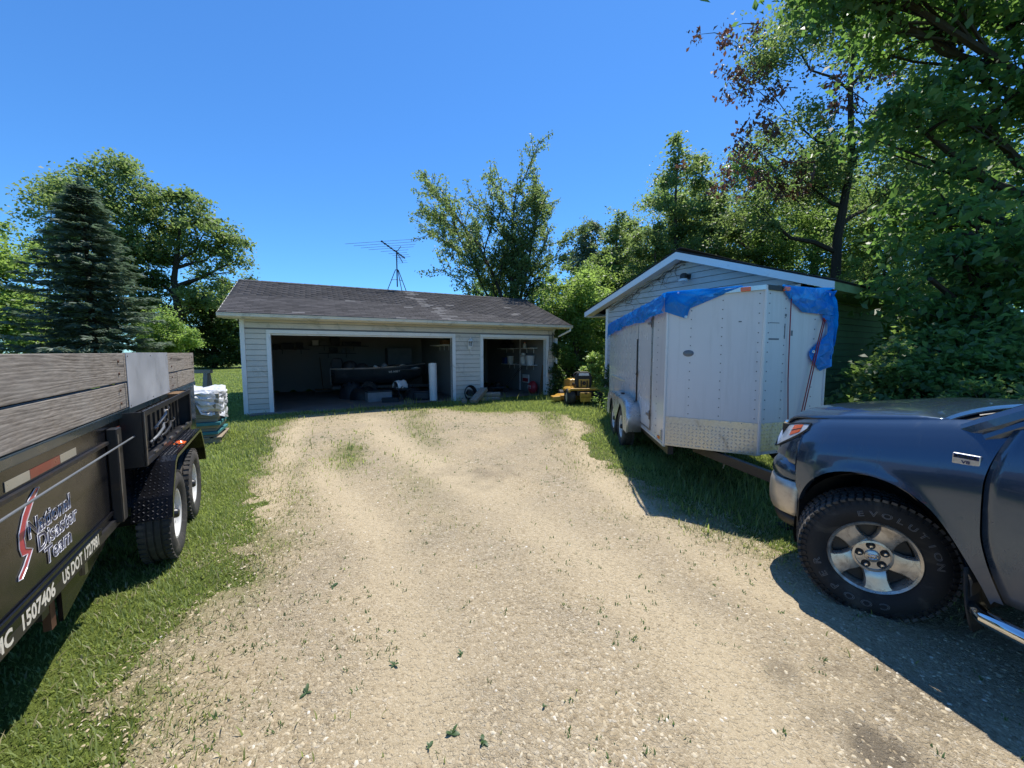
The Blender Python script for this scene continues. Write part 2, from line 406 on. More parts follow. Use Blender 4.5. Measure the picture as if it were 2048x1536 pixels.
M['truck_paint'] = truck_paint()
M['plastic_wrap'] = surf('white_plastic_wrap', (.70, .71, .72), .16, 0, .05, 8, .05, 60, .5, 22, .02, spec=.7)
M['carton'] = surf('printed_carton', (.30, .27, .20), .6, 0, .2, 4, orand=.4)
M['teal'] = surf('teal_carton', (.05, .22, .24), .5, 0, .2, 5)
M['slat'] = surf('pale_pallet_board', (.38, .30, .21), .8, 0, .25, 5, .15, 60, orand=.35)
M['red_cloth'] = surf('red_cloth', (.30, .01, .02), .9, 0, .2, 5)
M['white_cloth'] = surf('white_cloth', (.78, .77, .75), .85, 0, .08, 6, .05, 60, .3, 30, .01)
M['grey_box'] = surf('grey_box', (.22, .23, .24), .6, 0, .2, 4, orand=.4)
M['dark_box'] = surf('dark_box', (.03, .035, .04), .6, 0, .3, 4, orand=.5)
M['blue_plastic'] = surf('blue_plastic', (.03, .09, .28), .4, 0, .1, 4)
M['green_boat'] = surf('dark_grey_boat_hull', (.045, .055, .06), .35, .3, .2, 2, dirt=((.1, .1, .1), .2, 3))
M['white_plastic'] = surf('white_plastic', (.74, .73, .70), .45, 0, .06, 5, dirt=((.5, .48, .42), .2, 6))
M['red_sign'] = surf('red_print', (.42, .03, .04), .5)
M['mast'] = surf('weathered_mast_steel', (.055, .05, .055), .55, .6, .2, 20)
M['element'] = surf('aluminium_element', (.32, .34, .38), .45, .7, .1, 20)
M['stone'] = surf('gravel_stone', (.54, .475, .37), .85, 0, .2, 20, .1, 120, .2, 200, .001, orand=0)
def tarp_mat():
    t = NT('blue_polytarp'); co = t.co('Object')
    wv = t.noise(t.map(co, (1, .8, 1.2)), 4.5, 4, .55, .5); fine = t.noise(co, 30, 3, .6)
    wk = t.n('TexVoronoi', {'Vector': t.map(co, (1, .7, 1)), 'Scale': 6.5}, feature='DISTANCE_TO_EDGE').outputs['Distance']
    h = t.math('ADD', wv, t.math('MULTIPLY', t.ramp(wk, [(0, 1.), (.14, 0.)]), .35)); h = t.math('ADD', h, t.math('MULTIPLY', fine, .15))
    c = t.mix(wv, (.002, .15, .50), (.004, .29, .78))
    b = t.bsdf(c, .3, 0, t.bump(h, .7, .03), .4)
    tr = t.n('BsdfTranslucent', {'Color': (.004, .22, .78, 1)})
    return t.done(t.n('MixShader', {0: .25, 1: b, 2: tr.outputs[0]}).outputs[0])
M['tarp'] = tarp_mat()
def bark_mat(name, a, b):
    t = NT(name); co = t.co('Object'); n1 = t.noise(t.map(co, (1, 1, .25)), 14, 5, .7, .5)
    return t.done(t.bsdf(t.mix(n1, a, b), .9, 0, t.bump(n1, .8, .02), .2))
M['bark'] = bark_mat('bark', (.035, .028, .022), (.13, .11, .09))
M['bark_dark'] = bark_mat('dark_bark', (.018, .015, .012), (.075, .062, .05))
M['leaf_bright'] = leaf_mat('bright_leaf', (.045, .10, .016), (.15, .25, .040), (.30, .46, .045), .45)
M['leaf_mid'] = leaf_mat('mid_leaf', (.032, .075, .018), (.11, .19, .042), (.22, .36, .04), .45)
M['leaf_elm'] = leaf_mat('elm_leaf', (.040, .080, .026), (.12, .185, .060), (.24, .35, .06), .45, rough=.4, spec=.5)
M['leaf_oak'] = leaf_mat('oak_leaf', (.036, .072, .022), (.115, .17, .055), (.21, .31, .05), .45)
M['leaf_dark'] = leaf_mat('dark_leaf', (.018, .042, .012), (.068, .122, .030), (.13, .23, .03), .38)
M['leaf_near'] = leaf_mat('glossy_near_leaf', (.022, .058, .014), (.085, .165, .036), (.17, .34, .03), .42, .48, .3)
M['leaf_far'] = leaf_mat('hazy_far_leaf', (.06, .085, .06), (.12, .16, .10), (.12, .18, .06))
M['leaf_dead'] = leaf_mat('dead_brown_leaf', (.055, .024, .018), (.16, .07, .045), (.16, .06, .03), .25)
M['leaf_lime'] = leaf_mat('lime_leaf', (.09, .17, .02), (.24, .36, .06), (.34, .48, .06))
M['needle'] = leaf_mat('blue_spruce_needle', (.040, .070, .046), (.150, .195, .135), (.11, .17, .09), .3, .6, .3)
M['blade'] = leaf_mat('grass_blade', (.085, .125, .018), (.235, .285, .060), (.32, .40, .05), .42, .6, .2)
M['dry_blade'] = leaf_mat('dry_grass_blade', (.16, .14, .05), (.36, .32, .15), (.3, .28, .1), .3, .6, .3)
M['weed'] = leaf_mat('weed_leaf', (.03, .075, .015), (.085, .15, .035), (.13, .24, .03), .3)

# ------------------------------------------------------------------ terrain
def gz(x, y): return 0.02 * (np.clip(y, -8, 16) - 9.9)
def gzp(x, y): return float(gz(x, y))
def bumps(x, y):
    return .010 * np.sin(x * 1.9 + y * .7) * np.sin(y * 1.3 - .6 * x) + .006 * np.sin(x * 4.3 - y * 3.1)
_rs = np.random.RandomState(11)
_tab = _rs.rand(257, 257)
def vnoise(x, y, s):
    x = np.asarray(x) * s + 1000.3; y = np.asarray(y) * s + 1000.7
    xi = np.floor(x).astype(int); yi = np.floor(y).astype(int); fx = x - xi; fy = y - yi
    fx = fx * fx * (3 - 2 * fx); fy = fy * fy * (3 - 2 * fy)
    g = lambda a, b: _tab[a % 257, b % 257]
    return (g(xi, yi) * (1 - fx) + g(xi + 1, yi) * fx) * (1 - fy) + (g(xi, yi + 1) * (1 - fx) + g(xi + 1, yi + 1) * fx) * fy
DRIVE = np.array([(-1.2, -6), (-1.42, 0), (-1.64, 1.54), (-1.86, 1.85), (-2.15, 2.38), (-2.52, 3.3), (-3.05, 4.41), (-3.85, 5.9), (-4.5, 7.28), (-5.15, 8.6), (-5.6, 9.75),
                  (-4.0, 10.65), (-2.5, 11.3), (-1.2, 10.8), (-.3, 10.3), (1.1, 10.4), (1.75, 9.4), (1.72, 8.0), (1.55, 6.9), (1.45, 5.99), (1.62, 5.2), (1.80, 4.64), (2.05, 3.85), (2.30, 3.3), (3.4, 3.05), (6, 2.6), (9, 2.0), (9, -6)])
def drive_sd(x, y):
    """signed distance to the driveway outline, positive inside, edge roughened"""
    x = np.asarray(x, float); y = np.asarray(y, float)
    dmin = np.full(x.shape, 1e9); ins = np.zeros(x.shape, bool)
    n = len(DRIVE)
    for i in range(n):
        ax, ay = DRIVE[i]; bx, by = DRIVE[(i + 1) % n]
        dx, dy = bx - ax, by - ay
        t = np.clip(((x - ax) * dx + (y - ay) * dy) / (dx * dx + dy * dy), 0, 1)
        dmin = np.minimum(dmin, np.hypot(x - ax - t * dx, y - ay - t * dy))
        cnd = ((ay > y) != (by > y)) & (x < (bx - ax) * (y - ay) / (by - ay + 1e-12) + ax)
        ins ^= cnd
    sd = np.where(ins, dmin, -dmin)
    return sd + (vnoise(x, y, 1.1) - .5) * .55 + (vnoise(x, y, 4.) - .5) * .28 + (vnoise(x, y, 13.) - .5) * .12
TRACKS = [([(-3.46, 9.25), (-2.02, 6.91), (-1.04, 5.5), (-.26, 4.56), (.32, 3.67), (.81, 2.93), (1.11, 2.17), (1.19, 1.6), (1.2, 0)], .30), ([(-4.9, 9.2), (-4.77, 8.67), (-3.85, 6.57), (-3.16, 5.09), (-2.6, 4.0)], .20), ([(1.5, 9.6), (1.42, 8.95), (1.25, 6.57), (1.2, 4.73), (1.45, 3.67), (1.9, 2.63)], .22), ([(-2.77, 5.5), (-1.22, 3.48), (-.66, 2.38), (-.41, 1.72), (-.3, 0)], .22)]
def track_amt(x, y):
    """packed sandy wheel tracks"""
    x = np.asarray(x, float); y = np.asarray(y, float); out = np.zeros(x.shape)
    for pts, wd_ in TRACKS:
        d = np.full(x.shape, 1e9)
        for (ax, ay), (bx, by) in zip(pts, pts[1:]):
            dx, dy = bx - ax, by - ay; t = np.clip(((x - ax) * dx + (y - ay) * dy) / (dx * dx + dy * dy), 0, 1)
            d = np.minimum(d, np.hypot(x - ax - t * dx, y - ay - t * dy))
        out = np.maximum(out, np.exp(-(d / wd_) ** 2 * .8))
    return np.clip(out * (.45 + .9 * vnoise(x, y, 1.9)), 0, 1)
def grassiness(x, y):
    """0..1 how weedy the driveway is: strip between the wheel tracks, edges, patch by the doors"""
    sd = drive_sd(x, y)
    # centre strip runs from (0,1) to (-2.2,8)
    cx = -.05 - .27 * (y - 1.0)
    strip = np.exp(-((x - cx - .0) / .42) ** 2) * np.clip((y - 3.2) / 3, 0, 1)
    cx2 = .9 + .02 * (y - 6)
    strip2 = np.exp(-((x - cx2) / .35) ** 2) * np.clip((y - 7.2) / 2., 0, 1)
    cx3 = -2.2 - .27 * (y - 4.5)
    strip3 = np.exp(-((x - cx3) / .28) ** 2) * np.exp(-((y - 6.2) / 1.3) ** 2)
    edge = np.exp(-np.clip(sd, 0, 9) / .28)
    dist = (x + 6.857) * math.sin(R(26.8)) - (y - 9.92) * math.cos(R(26.8))
    top = np.clip((2.0 - dist) / 1.5, 0, 1) * .42
    g = np.clip(.55 * strip + .75 * strip2 + .8 * strip3 + edge + top, 0, 1)
    return np.clip(g * (1 - .8 * track_amt(x, y)) * (.35 + 1.1 * vnoise(x, y, 2.3)) * (.6 + .8 * vnoise(x, y, 7.)), 0, 1)

def soil_lawn_mat():
    t = NT('lawn_ground'); p = t.n('NewGeometry').outputs['Position']
    a = t.noise(p, .35, 5, .6); b = t.noise(p, 3.2, 4, .65); c = t.noise(p, 45, 3, .7); d = t.noise(p, 160, 2, .7)
    col = t.ramp(b, [(.28, (.105, .155, .026)), (.5, (.165, .220, .040)), (.72, (.24, .29, .065))])
    col = t.mix(t.ramp(a, [(.4, 0.), (.75, .45)]), col, (.175, .20, .045))
    col = t.mix(t.ramp(c, [(.3, .55), (.62, 0.)]), col, (.060, .085, .018))
    col = t.mix(t.ramp(d, [(.55, 0.), (.8, .4)]), col, (.26, .30, .08))
    h = t.math('ADD', t.math('MULTIPLY', c, .6), t.math('MULTIPLY', d, .5))
    return t.done(t.bsdf(col, .9, 0, t.bump(h, 1.0, .05), .15))
def gravel_mat():
    t = NT('gravel_driveway'); p = t.n('NewGeometry').outputs['Position']
    big = t.noise(p, .55, 5, .6); mid = t.noise(p, 2.6, 5, .65, .5); sand = t.noise(p, 260, 4, .8)
    wob = t.n('VectorMath', {0: p, 1: t.n('VectorMath', {0: t.noise(p, 45, 3, .6, 0, True), 1: (.03, .03, .0)}, operation='MULTIPLY').outputs[0]}, operation='ADD').outputs[0]
    def cells(sc):
        v = t.n('TexVoronoi', {'Vector': wob, 'Scale': sc, 'Randomness': 1.}, feature='F1', voronoi_dimensions='2D')
        c = t.n('SeparateColor', {0: v.outputs['Color']}).outputs; return c, v.outputs['Distance']
    c1, d1 = cells(48.); c2, d2 = cells(105.); c3, d3 = cells(210.)
    tones = [(0., (.25, .19, .11)), (.3, (.385, .303, .183)), (.65, (.485, .39, .245)), (.9, (.58, .485, .33)), (1., (.68, .60, .46))]
    a = t.ramp(c1[0], tones); b = t.ramp(c2[0], tones); c = t.ramp(c3[0], tones)
    # a few larger stones, mostly small chips and grit; softly edged
    col = t.mix(t.ramp(t.math('ADD', c2[1], t.math('MULTIPLY', mid, .5)), [(.55, 0.), (.75, .85)]), c, b)
    st1 = t.math('MULTIPLY', t.ramp(t.math('ADD', c1[1], t.math('MULTIPLY', mid, .8)), [(.86, 0.), (1.0, 1.)]), t.ramp(d1, [(.38, 1.), (.55, 0.)]))
    col = t.mix(st1, col, a)
    col = t.mix(t.ramp(sand, [(.34, .55), (.56, 0.)]), col, (.25, .19, .115))
    col = t.mix(t.ramp(sand, [(.56, 0.), (.78, .5)]), col, (.60, .515, .37))
    ntk = t.math('SUBTRACT', 1., t.n('Attribute', attribute_name='track').outputs['Fac'])
    stony = t.math('MULTIPLY', t.ramp(t.noise(p, 1.15, 5, .65, .4), [(.36, 0.), (.62, 1.)]), ntk)
    col = t.mix(t.math('MULTIPLY', stony, .62), col, t.mix(.55, t.ramp(c2[2], [(0., (.20, .165, .12)), (.45, (.37, .315, .235)), (.85, (.53, .47, .375)), (1., (.68, .63, .54))]), a))
    col = t.mix(t.ramp(big, [(.35, .30), (.62, 0.)]), col, (.40, .325, .22))
    gr = t.n('Attribute', attribute_name='grassy').outputs['Fac']
    tuft = t.noise(p, 34, 4, .7)
    gm = t.math('MULTIPLY', gr, t.ramp(t.math('ADD', tuft, t.math('MULTIPLY', gr, .3)), [(.42, .12), (.72, 1.)]))
    col = t.mix(t.math('MULTIPLY', gr, .45), col, (.30, .245, .15))
    col = t.mix(t.math('MULTIPLY', gm, .80), col, t.ramp(tuft, [(.4, (.13, .135, .045)), (.7, (.24, .235, .095))]))
    tk = t.n('Attribute', attribute_name='track').outputs['Fac']
    col = t.mix(t.math('MULTIPLY', tk, .55), col, t.ramp(sand, [(.3, (.45, .36, .22)), (.7, (.60, .50, .34))]))
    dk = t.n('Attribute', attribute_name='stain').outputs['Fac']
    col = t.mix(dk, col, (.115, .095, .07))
    h = t.math('ADD', t.math('MULTIPLY', t.math('SUBTRACT', 1., d1), t.math('MULTIPLY', st1, .8)), t.math('MULTIPLY', sand, .5))
    h = t.math('ADD', h, t.math('MULTIPLY', t.math('SUBTRACT', 1., d2), t.math('ADD', .4, t.math('MULTIPLY', stony, .8))))
    return t.done(t.bsdf(col, .95, 0, t.bump(h, .9, .009), .1))
M['lawn'] = soil_lawn_mat(); M['gravel'] = gravel_mat()

def graded(a, b, n, k):
    u = np.linspace(-1, 1, n); s = np.sign(u) * np.abs(u) ** k
    return a + (b - a) * (s + 1) / 2
def make_ground():
    xs = np.concatenate([[-900, -500, -250, -120, -80], np.arange(-50, -12, 2.), np.arange(-12, 8, .25), np.arange(8, 40, 2.), [60, 100, 200, 450, 900]])
    ys = np.concatenate([[-300, -120, -50, -20], np.arange(-8, 20, .25), np.arange(20, 50, 2.), [60, 90, 150, 300, 600, 1200]])
    X, Y = np.meshgrid(xs, ys); Z = gz(X, Y) + np.where((np.abs(X) < 9) & (Y < 14) & (Y > -9), bumps(X, Y), 0)
    ga = R(26.8); gx = (X + 6.857) * math.cos(ga) + (Y - 9.92) * math.sin(ga); gy = -(X + 6.857) * math.sin(ga) + (Y - 9.92) * math.cos(ga)
    Z = np.where((gx > .2) & (gx < 9.2) & (gy > .12) & (gy < 5.8), -.3, Z)      # dug out under the garage slab
    V = np.stack([X.ravel(), Y.ravel(), Z.ravel()], 1); ny, nx = X.shape
    i = np.arange(ny - 1)[:, None] * nx + np.arange(nx - 1)[None]
    F = np.stack([i, i + 1, i + 1 + nx, i + nx], -1).reshape(-1, 4)
    me = arr_mesh('ground', V, F); setmat(me, M['lawn'])
    tag(link(bpy.data.objects.new('ground', me)), kind='structure')
    # gravel driveway sheet, irregular outline, just above the lawn soil
    st = .06
    xs = np.arange(-5.6, 9.0, st); ys = np.arange(-5, 11.2, st)
    X, Y = np.meshgrid(xs, ys); sd = drive_sd(X, Y)
    rut = -.010 * track_amt(X, Y)
    Z = gz(X, Y) + bumps(X, Y) - .025 + .032 * np.clip((sd + .05) / .09, 0, 1) + .012 * np.clip(sd / .35, 0, 1) + rut * np.clip(sd / .5, 0, 1)
    ny, nx = X.shape
    i = (np.arange(ny - 1)[:, None] * nx + np.arange(nx - 1)[None])
    keep = ((sd[:-1, :-1] > -.06) & (sd[1:, 1:] > -.06) & (sd[:-1, 1:] > -.06) & (sd[1:, :-1] > -.06))
    F = np.stack([i, i + 1, i + 1 + nx, i + nx], -1)[keep]
    used = np.unique(F); rem = np.full(nx * ny, -1); rem[used] = np.arange(len(used))
    V = np.stack([X.ravel(), Y.ravel(), Z.ravel()], 1)[used]
    me = arr_mesh('driveway', V, rem[F]); setmat(me, M['gravel'])
    me.polygons.foreach_set('use_smooth', [True] * len(me.polygons))
    a = me.attributes.new('grassy', 'FLOAT', 'POINT'); a.data.foreach_set('value', grassiness(V[:, 0], V[:, 1]).astype(np.float32))
    a = me.attributes.new('track', 'FLOAT', 'POINT'); a.data.foreach_set('value', track_amt(V[:, 0], V[:, 1]).astype(np.float32))
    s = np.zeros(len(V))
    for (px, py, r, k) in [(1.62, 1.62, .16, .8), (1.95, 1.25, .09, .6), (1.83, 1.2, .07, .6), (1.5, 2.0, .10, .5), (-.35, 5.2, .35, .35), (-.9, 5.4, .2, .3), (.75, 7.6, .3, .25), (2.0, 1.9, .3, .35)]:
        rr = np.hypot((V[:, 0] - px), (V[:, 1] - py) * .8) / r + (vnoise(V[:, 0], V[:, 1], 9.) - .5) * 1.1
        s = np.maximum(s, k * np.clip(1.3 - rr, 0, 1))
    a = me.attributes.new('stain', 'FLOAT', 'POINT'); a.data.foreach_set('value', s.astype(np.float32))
    tag(link(bpy.data.objects.new('driveway', me)), kind='structure')
make_ground()
def surf_z(x, y):
    sd = drive_sd(x, y)
    return gz(x, y) + bumps(x, y) + np.where(sd > -.03, .007 + .012 * np.clip(sd / .35, 0, 1) - .010 * track_amt(x, y) * np.clip(sd / .5, 0, 1), 0)

# ================================================================== GARAGE
GA = R(26.8)
garage = thing('garage', 'long low garage with pale vinyl siding, dark shingle roof and two open doors', 'garage', (-6.857, 9.92, 0), GA)
def lap(parent, xb0, xb1, xt0, xt1, z0, z1, y, m, name='siding_board', axis='x'):
    """one lap-siding board, butt edge proud at the bottom; axis 'x' faces -y, 'y' faces +x"""
    vs = []
    z0 = z0 + .016
    for (xx, zz, yy) in ((xb0, z0, 0), (xb1, z0, 0), (xt1, z1, 0), (xt0, z1, 0), (xb0, z0, -.034), (xb1, z0, -.034), (xt1, z1, -.020), (xt0, z1, -.020)):
        vs.append((xx, y + yy, zz) if axis == 'x' else (y - yy, xx, zz))
    mb = MB().add(vs, [(0, 1, 2, 3), (4, 7, 6, 5), (0, 4, 5, 1), (3, 2, 6, 7), (0, 3, 7, 4), (1, 5, 6, 2)])
    return mb.build(name, m, parent)
D1, D2, DT, WT, GL, GD = (.65, 5.55), (6.60, 9.03), 2.09, 2.44, 9.42, 5.85
for x0, x1 in ((0, D1[0]), (D1[1], D2[0]), (D2[1], GL)):
    MB().bx(x0, x1, 0, .14, -.1, DT).build('wall', M['drywall'], garage)
MB().bx(0, GL, 0, .14, DT, WT).build('wall', M['drywall'], garage)
MB().bx(0, .14, .14, GD, -.1, WT).build('wall', M['drywall'], garage)
MB().bx(GL - .14, GL, .14, GD, -.1, WT).build('wall', M['drywall'], garage)
MB().bx(0, GL, GD, GD + .14, -.1, WT).build('wall', M['drywall'], garage)
MB().bx(6.02, 6.12, .9, GD, 0.02, WT).build('partition', M['drywall'], garage)
MB().bx(.14, GL - .14, -.35, GD, -.2, .035).build('floor_slab', M['slab'], garage, bevel=.01)
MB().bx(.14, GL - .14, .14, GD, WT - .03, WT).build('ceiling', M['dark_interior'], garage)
e = .14; zc = -.02
while zc < WT - .02:
    z1 = min(zc + e, WT)
    if z1 <= DT + .075:
        for x0, x1 in ((.09, D1[0] - .1), (D1[1] + .1, D2[0] - .1), (D2[1] + .1, GL - .09)):
            lap(garage, x0, x1, x0, x1, zc, z1 + .004, -.003, M['siding'])
    else:
        b0 = max(zc, DT + .102)
        if z1 - b0 > .03:
            for x0, x1 in ((.09, 3.2), (3.203, 6.4), (6.403, GL - .09)):
                lap(garage, x0, x1, x0, x1, b0, z1 + .004, -.003, M['siding'])
        if zc < DT + .1:
            for x0, x1 in ((.09, D1[0] - .1), (D1[1] + .1, D2[0] - .1), (D2[1] + .1, GL - .09)):
                lap(garage, x0, x1, x0, x1, zc, min(z1, b0) + .002, -.003, M['siding'])
    zc += e
for x in (0, GL - .09): MB().bx(x - .012, x + .088, -.046, .05, -.05, WT).build('corner_trim', M['trim'], garage, bevel=.004)
for d in (D1, D2):
    for x0, x1 in ((d[0] - .1, d[0]), (d[1], d[1] + .1)):
        MB().bx(x0, x1, -.058, -.001, -.02, DT).build('door_casing', M['trim'], garage, bevel=.005)
        MB().bx(x0 if x0 >= d[1] else x1 - .03, (x0 + .03) if x0 >= d[1] else x1, -.001 + .002, .16, -.02, DT - .001).build('door_jamb', M['trim'], garage)
    MB().bx(d[0] - .1, d[1] + .1, -.060, -.001, DT + .001, DT + .1).build('door_casing', M['trim'], garage, bevel=.005)
    MB().bx(d[0], d[1], .001, .16, DT - .035, DT - .002).build('door_stop', M['trim'], garage)
    # sectional door rolled up under the ceiling
    for k in range(4):
        MB().bx(d[0] + .02, d[1] - .02, .35 + k * .54, .87 + k * .54, DT + .10, DT + .145).build('overhead_door_panel', M['trim'], garage, bevel=.01)
    for x in (d[0] - .04, d[1] + .04):
        MB().bar((x, .3, DT + .07), (x, 2.7, DT + .12), .03, .05).build('door_track', M['alu'], garage)
    MB().bar((d[0] + .1, .22, DT + .2), (d[1] - .1, .22, DT + .2), .03, .03).build('torsion_bar', M['worn_steel'], garage)
# eaves and roof
EY, EZ, RY, RZ = -.48, 2.575, 2.92, 3.87
SL = (RZ - EZ) / (RY - EY); BY = 2 * RY - EY
RX0, RX1 = -.36, GL + .36
MB().bx(RX0 + .03, RX1 - .03, EY + .05, -.02, WT - .005, WT + .02).build('soffit', M['soffit'], garage)
MB().bx(RX0, RX1, EY + .015, EY + .045, WT - .01, EZ - .012).build('fascia', M['gutter'], garage)
g_ = [(-.115, .10), (-.115, .085), (-.10, .085), (-.10, .03), (-.065, .0), (0, 0), (0, .10), (-.006, .10), (-.006, .008), (-.062, .008), (-.093, .036), (-.093, .10)]
MB().prism([(EY + .015 + a, WT + .005 + b) for a, b in g_], RX0 - .02, RX1 + .02, 'yz').build('gutter', M['gutter'], garage)
MB().tube([(RX1 - .05, EY - .03, WT + .01), (RX1 - .05, EY - .02, WT - .07), (RX1 - .20, -.16, WT - .22), (GL + .03, -.06, WT - .30), (GL + .03, -.06, .75), (GL + .03, -.13, .62)], .036, 8).build('downspout', M['trim'], garage, smooth=True)
roof = MB().prism([(EY, EZ - .02), (RY, RZ - .02), (BY, EZ - .02), (BY, EZ - .08), (RY, RZ - .08), (EY, EZ - .08)], RX0, RX1, 'yz').build('roof', M['roofdeck'], garage)
for x in (RX0 - .02, RX1 + .0):
    MB().prism([(EY, EZ - .015), (RY, RZ - .015), (BY, EZ - .015), (BY, EZ - .14), (RY, RZ - .15), (EY, EZ - .14)], x, x + .02, 'yz').build('rake_board', M['gutter'], garage)
for x in (0.07, GL - .07):
    MB().prism([(0.0, WT), (RY, RZ - .1), (GD + .1, WT)], x - .06, x + .06, 'yz').build('gable_wall', M['siding'], garage)
def make_roof_shingles():
    rng = random.Random(5)
    n = Vector((0, -SL, 1)).normalized(); tv = Vector((0, 1, SL)).normalized()
    exp_, wd = .138, .305
    rows = int(Vector((0, RY - EY, RZ - EZ)).length / exp_)
    def tab_verts(wd_):
        # local: x along eave, y up slope, z out of roof; butt thicker
        return [(.004, 0, .002), (wd_ - .004, 0, .002), (wd_ - .004, exp_ + .02, .001), (.004, exp_ + .02, .001), (.004, 0, .013), (wd_ - .004, 0, .013), (wd_ - .004, exp_ + .02, .004), (.004, exp_ + .02, .004)]
    tabf = [(3, 2, 1, 0), (4, 5, 6, 7), (0, 1, 5, 4), (1, 2, 6, 5), (2, 3, 7, 6), (3, 0, 4, 7)]
    base = MB().add(tab_verts(wd), tabf).mesh('shingle'); setmat(base, M['shingle'])
    pale = base.copy(); setmat(pale, M['pale_shingle'])
    mw = garage.matrix_basis.copy() if False else Matrix.Translation(garage.location) @ Matrix.Rotation(GA, 4, 'Z')
    tabs = []
    for r in range(rows):
        x = RX0 + (r % 2) * wd / 2 - (wd / 2 if r % 2 else 0)
        x = RX0 + (.0 if r % 2 else -wd / 2)
        while x < RX1 - .02:
            x0 = max(x, RX0 - .01); w_ = min(x + wd, RX1 + .01) - x0
            p = Vector((x0, EY - .015, EZ - .018)) + tv * (r * exp_)
            tabs.append(((mw @ p).length, r, x0, w_, p)); x += wd
    tabs.sort(key=lambda q: q[0])
    rot = Matrix((Vector((1, 0, 0)), tv, n)).transposed().to_4x4()
    V = []; F = []; T = []
    for k, (dist, r, x0, w_, p) in enumerate(tabs):
        streak = abs(x0 - (5.35 - .028 * r)) < .22 and rng.random() < .6
        spot = rng.random() < .012
        jit = Matrix.Rotation(rng.uniform(-.006, .006), 4, 'Z')
        mt = Matrix.Translation(p + n * rng.uniform(0, .002)) @ rot @ jit
        if (k < 300 or streak or spot) and w_ > .1:
            o = bpy.data.objects.new('shingle', pale if (streak or spot) else base); link(o, roof)
            o.matrix_local = mt @ Matrix.Diagonal((w_ / wd, 1, 1, 1))
        else:
            b = len(V); V += [mt @ Vector(q) for q in tab_verts(w_)]; F += [tuple(i + b for i in f) for f in tabf]; T += [rng.random()] * 6
    me = arr_mesh('shingle_field', [tuple(v) for v in V], F, T); setmat(me, M['shingle'])
    tag(link(bpy.data.objects.new('shingle_field', me), roof), kind='stuff')
    cap = MB(); x = RX0 - .01; k = 0
    while x < RX1:
        z = RZ + .012 + (k % 2) * .002
        cap.add([(x, RY - .14, z - .14 * SL), (x + .22, RY - .14, z - .14 * SL - .006), (x + .22, RY, z - .006), (x, RY, z), (x + .22, RY + .14, z - .14 * SL - .006), (x, RY + .14, z - .14 * SL)], [(0, 1, 2, 3), (3, 2, 4, 5)])
        x += .2; k += 1
    cap.build('ridge_cap', M['shingle'], roof, solid=.008)
make_roof_shingles()

def gpt(s, t, z):
    return (-6.857 + math.cos(GA) * s - math.sin(GA) * t, 9.92 + math.sin(GA) * s + math.cos(GA) * t, z)
def gthing(name, label, cat, s, t, z, rz=0, group=None): return thing(name, label, cat, gpt(s, t, z), GA + rz, group)

# wall lantern
t = gthing('wall_lantern', 'white metal carriage lantern on the siding between the two garage doors', 'lantern', 6.13, -.02, 1.6)
MB().bx(-.05, .05, -.02, 0, .12, .34).build('backplate', M['trim'], t, bevel=.006)
MB().tube([(0, -.02, .22), (0, -.07, .17), (0, -.12, .2)], .012, 8).build('arm', M['trim'], t, smooth=True)
MB().lathe([(.16, .004), (.17, .05), (.19, .055), (.2, .05)], 8, 'z', (0, -.12, 0)).build('base_ring', M['trim'], t)
for k in range(6):
    a = k * math.pi / 3
    MB().bar((.05 * math.cos(a), -.12 + .05 * math.sin(a), .2), (.085 * math.cos(a), -.12 + .085 * math.sin(a), .36), .009, .009).build('cage_bar', M['trim'], t)
    b = a + math.pi / 3
    P = [(.046 * math.cos(a), -.12 + .046 * math.sin(a), .205), (.046 * math.cos(b), -.12 + .046 * math.sin(b), .205), (.081 * math.cos(b), -.12 + .081 * math.sin(b), .355), (.081 * math.cos(a), -.12 + .081 * math.sin(a), .355)]
    MB().add(P, [(0, 1, 2, 3)]).build('pane', M['clear_lens'], t, solid=.003)
MB().lathe([(.355, .095), (.365, .10), (.40, .06), (.44, .03), (.45, .012), (.47, .016), (.50, .004)], 12, 'z', (0, -.12, 0)).build('cap', M['trim'], t, smooth=True)
MB().lathe([(0, .003), (.03, .014), (.06, .008), (.16, .012)], 10, 'z', (0, -.12, 0)).build('tail', M['trim'], t, smooth=True)

# TV antenna on the ridge
t = gthing('tv_antenna', 'rooftop television antenna on a tripod mast at the garage ridge', 'antenna', 4.45, 2.92, 3.88)
MB().tube([(0, 0, .12), (0, 0, 1.42)], .022, 8).build('mast', M['mast'], t, smooth=True)
for (x, y) in ((-.34, .05), (.33, .05), (.10, -.36)):
    MB().tube([(x * .08, y * .08, .74), (x * .16, y * .16, .72), (x, y, -.01 - (.13 if y < -.2 else .0))], .014, 6).build('tripod_leg', M['mast'], t)
MB().tube([(-.19, .02, .36), (0, .0, .38), (.19, .02, .36)], .008, 6).build('tripod_brace', M['mast'], t)
bd = Vector((-.78, -.35, .36)); bc = Vector((0, 0, 1.36))
MB().bar(bc + bd * .72, bc - bd * .42, .028, .028).build('boom', M['mast'], t)
ed = Vector((.86, -.45, .06)).normalized()
for k, (f, L) in enumerate(((.70, 1.30), (.55, 1.12), (.40, .98), (.26, .82), (.10, .5), (-.06, .34), (-.20, .30), (-.34, .26))):
    c = bc + bd * f
    MB().tube([c - ed * L, c + ed * L], .0065, 5).build('element', M['element'], t)
    MB().box(c, (.06, .05, .05)).build('insulator', M['mast'], t)
MB().bar(bc, bc + Vector((.22, .0, -.36)), .02, .02).build('lower_boom', M['mast'], t)
MB().bar(bc, bc + Vector((.14, -.1, .20)), .016, .016).build('upper_boom', M['mast'], t)
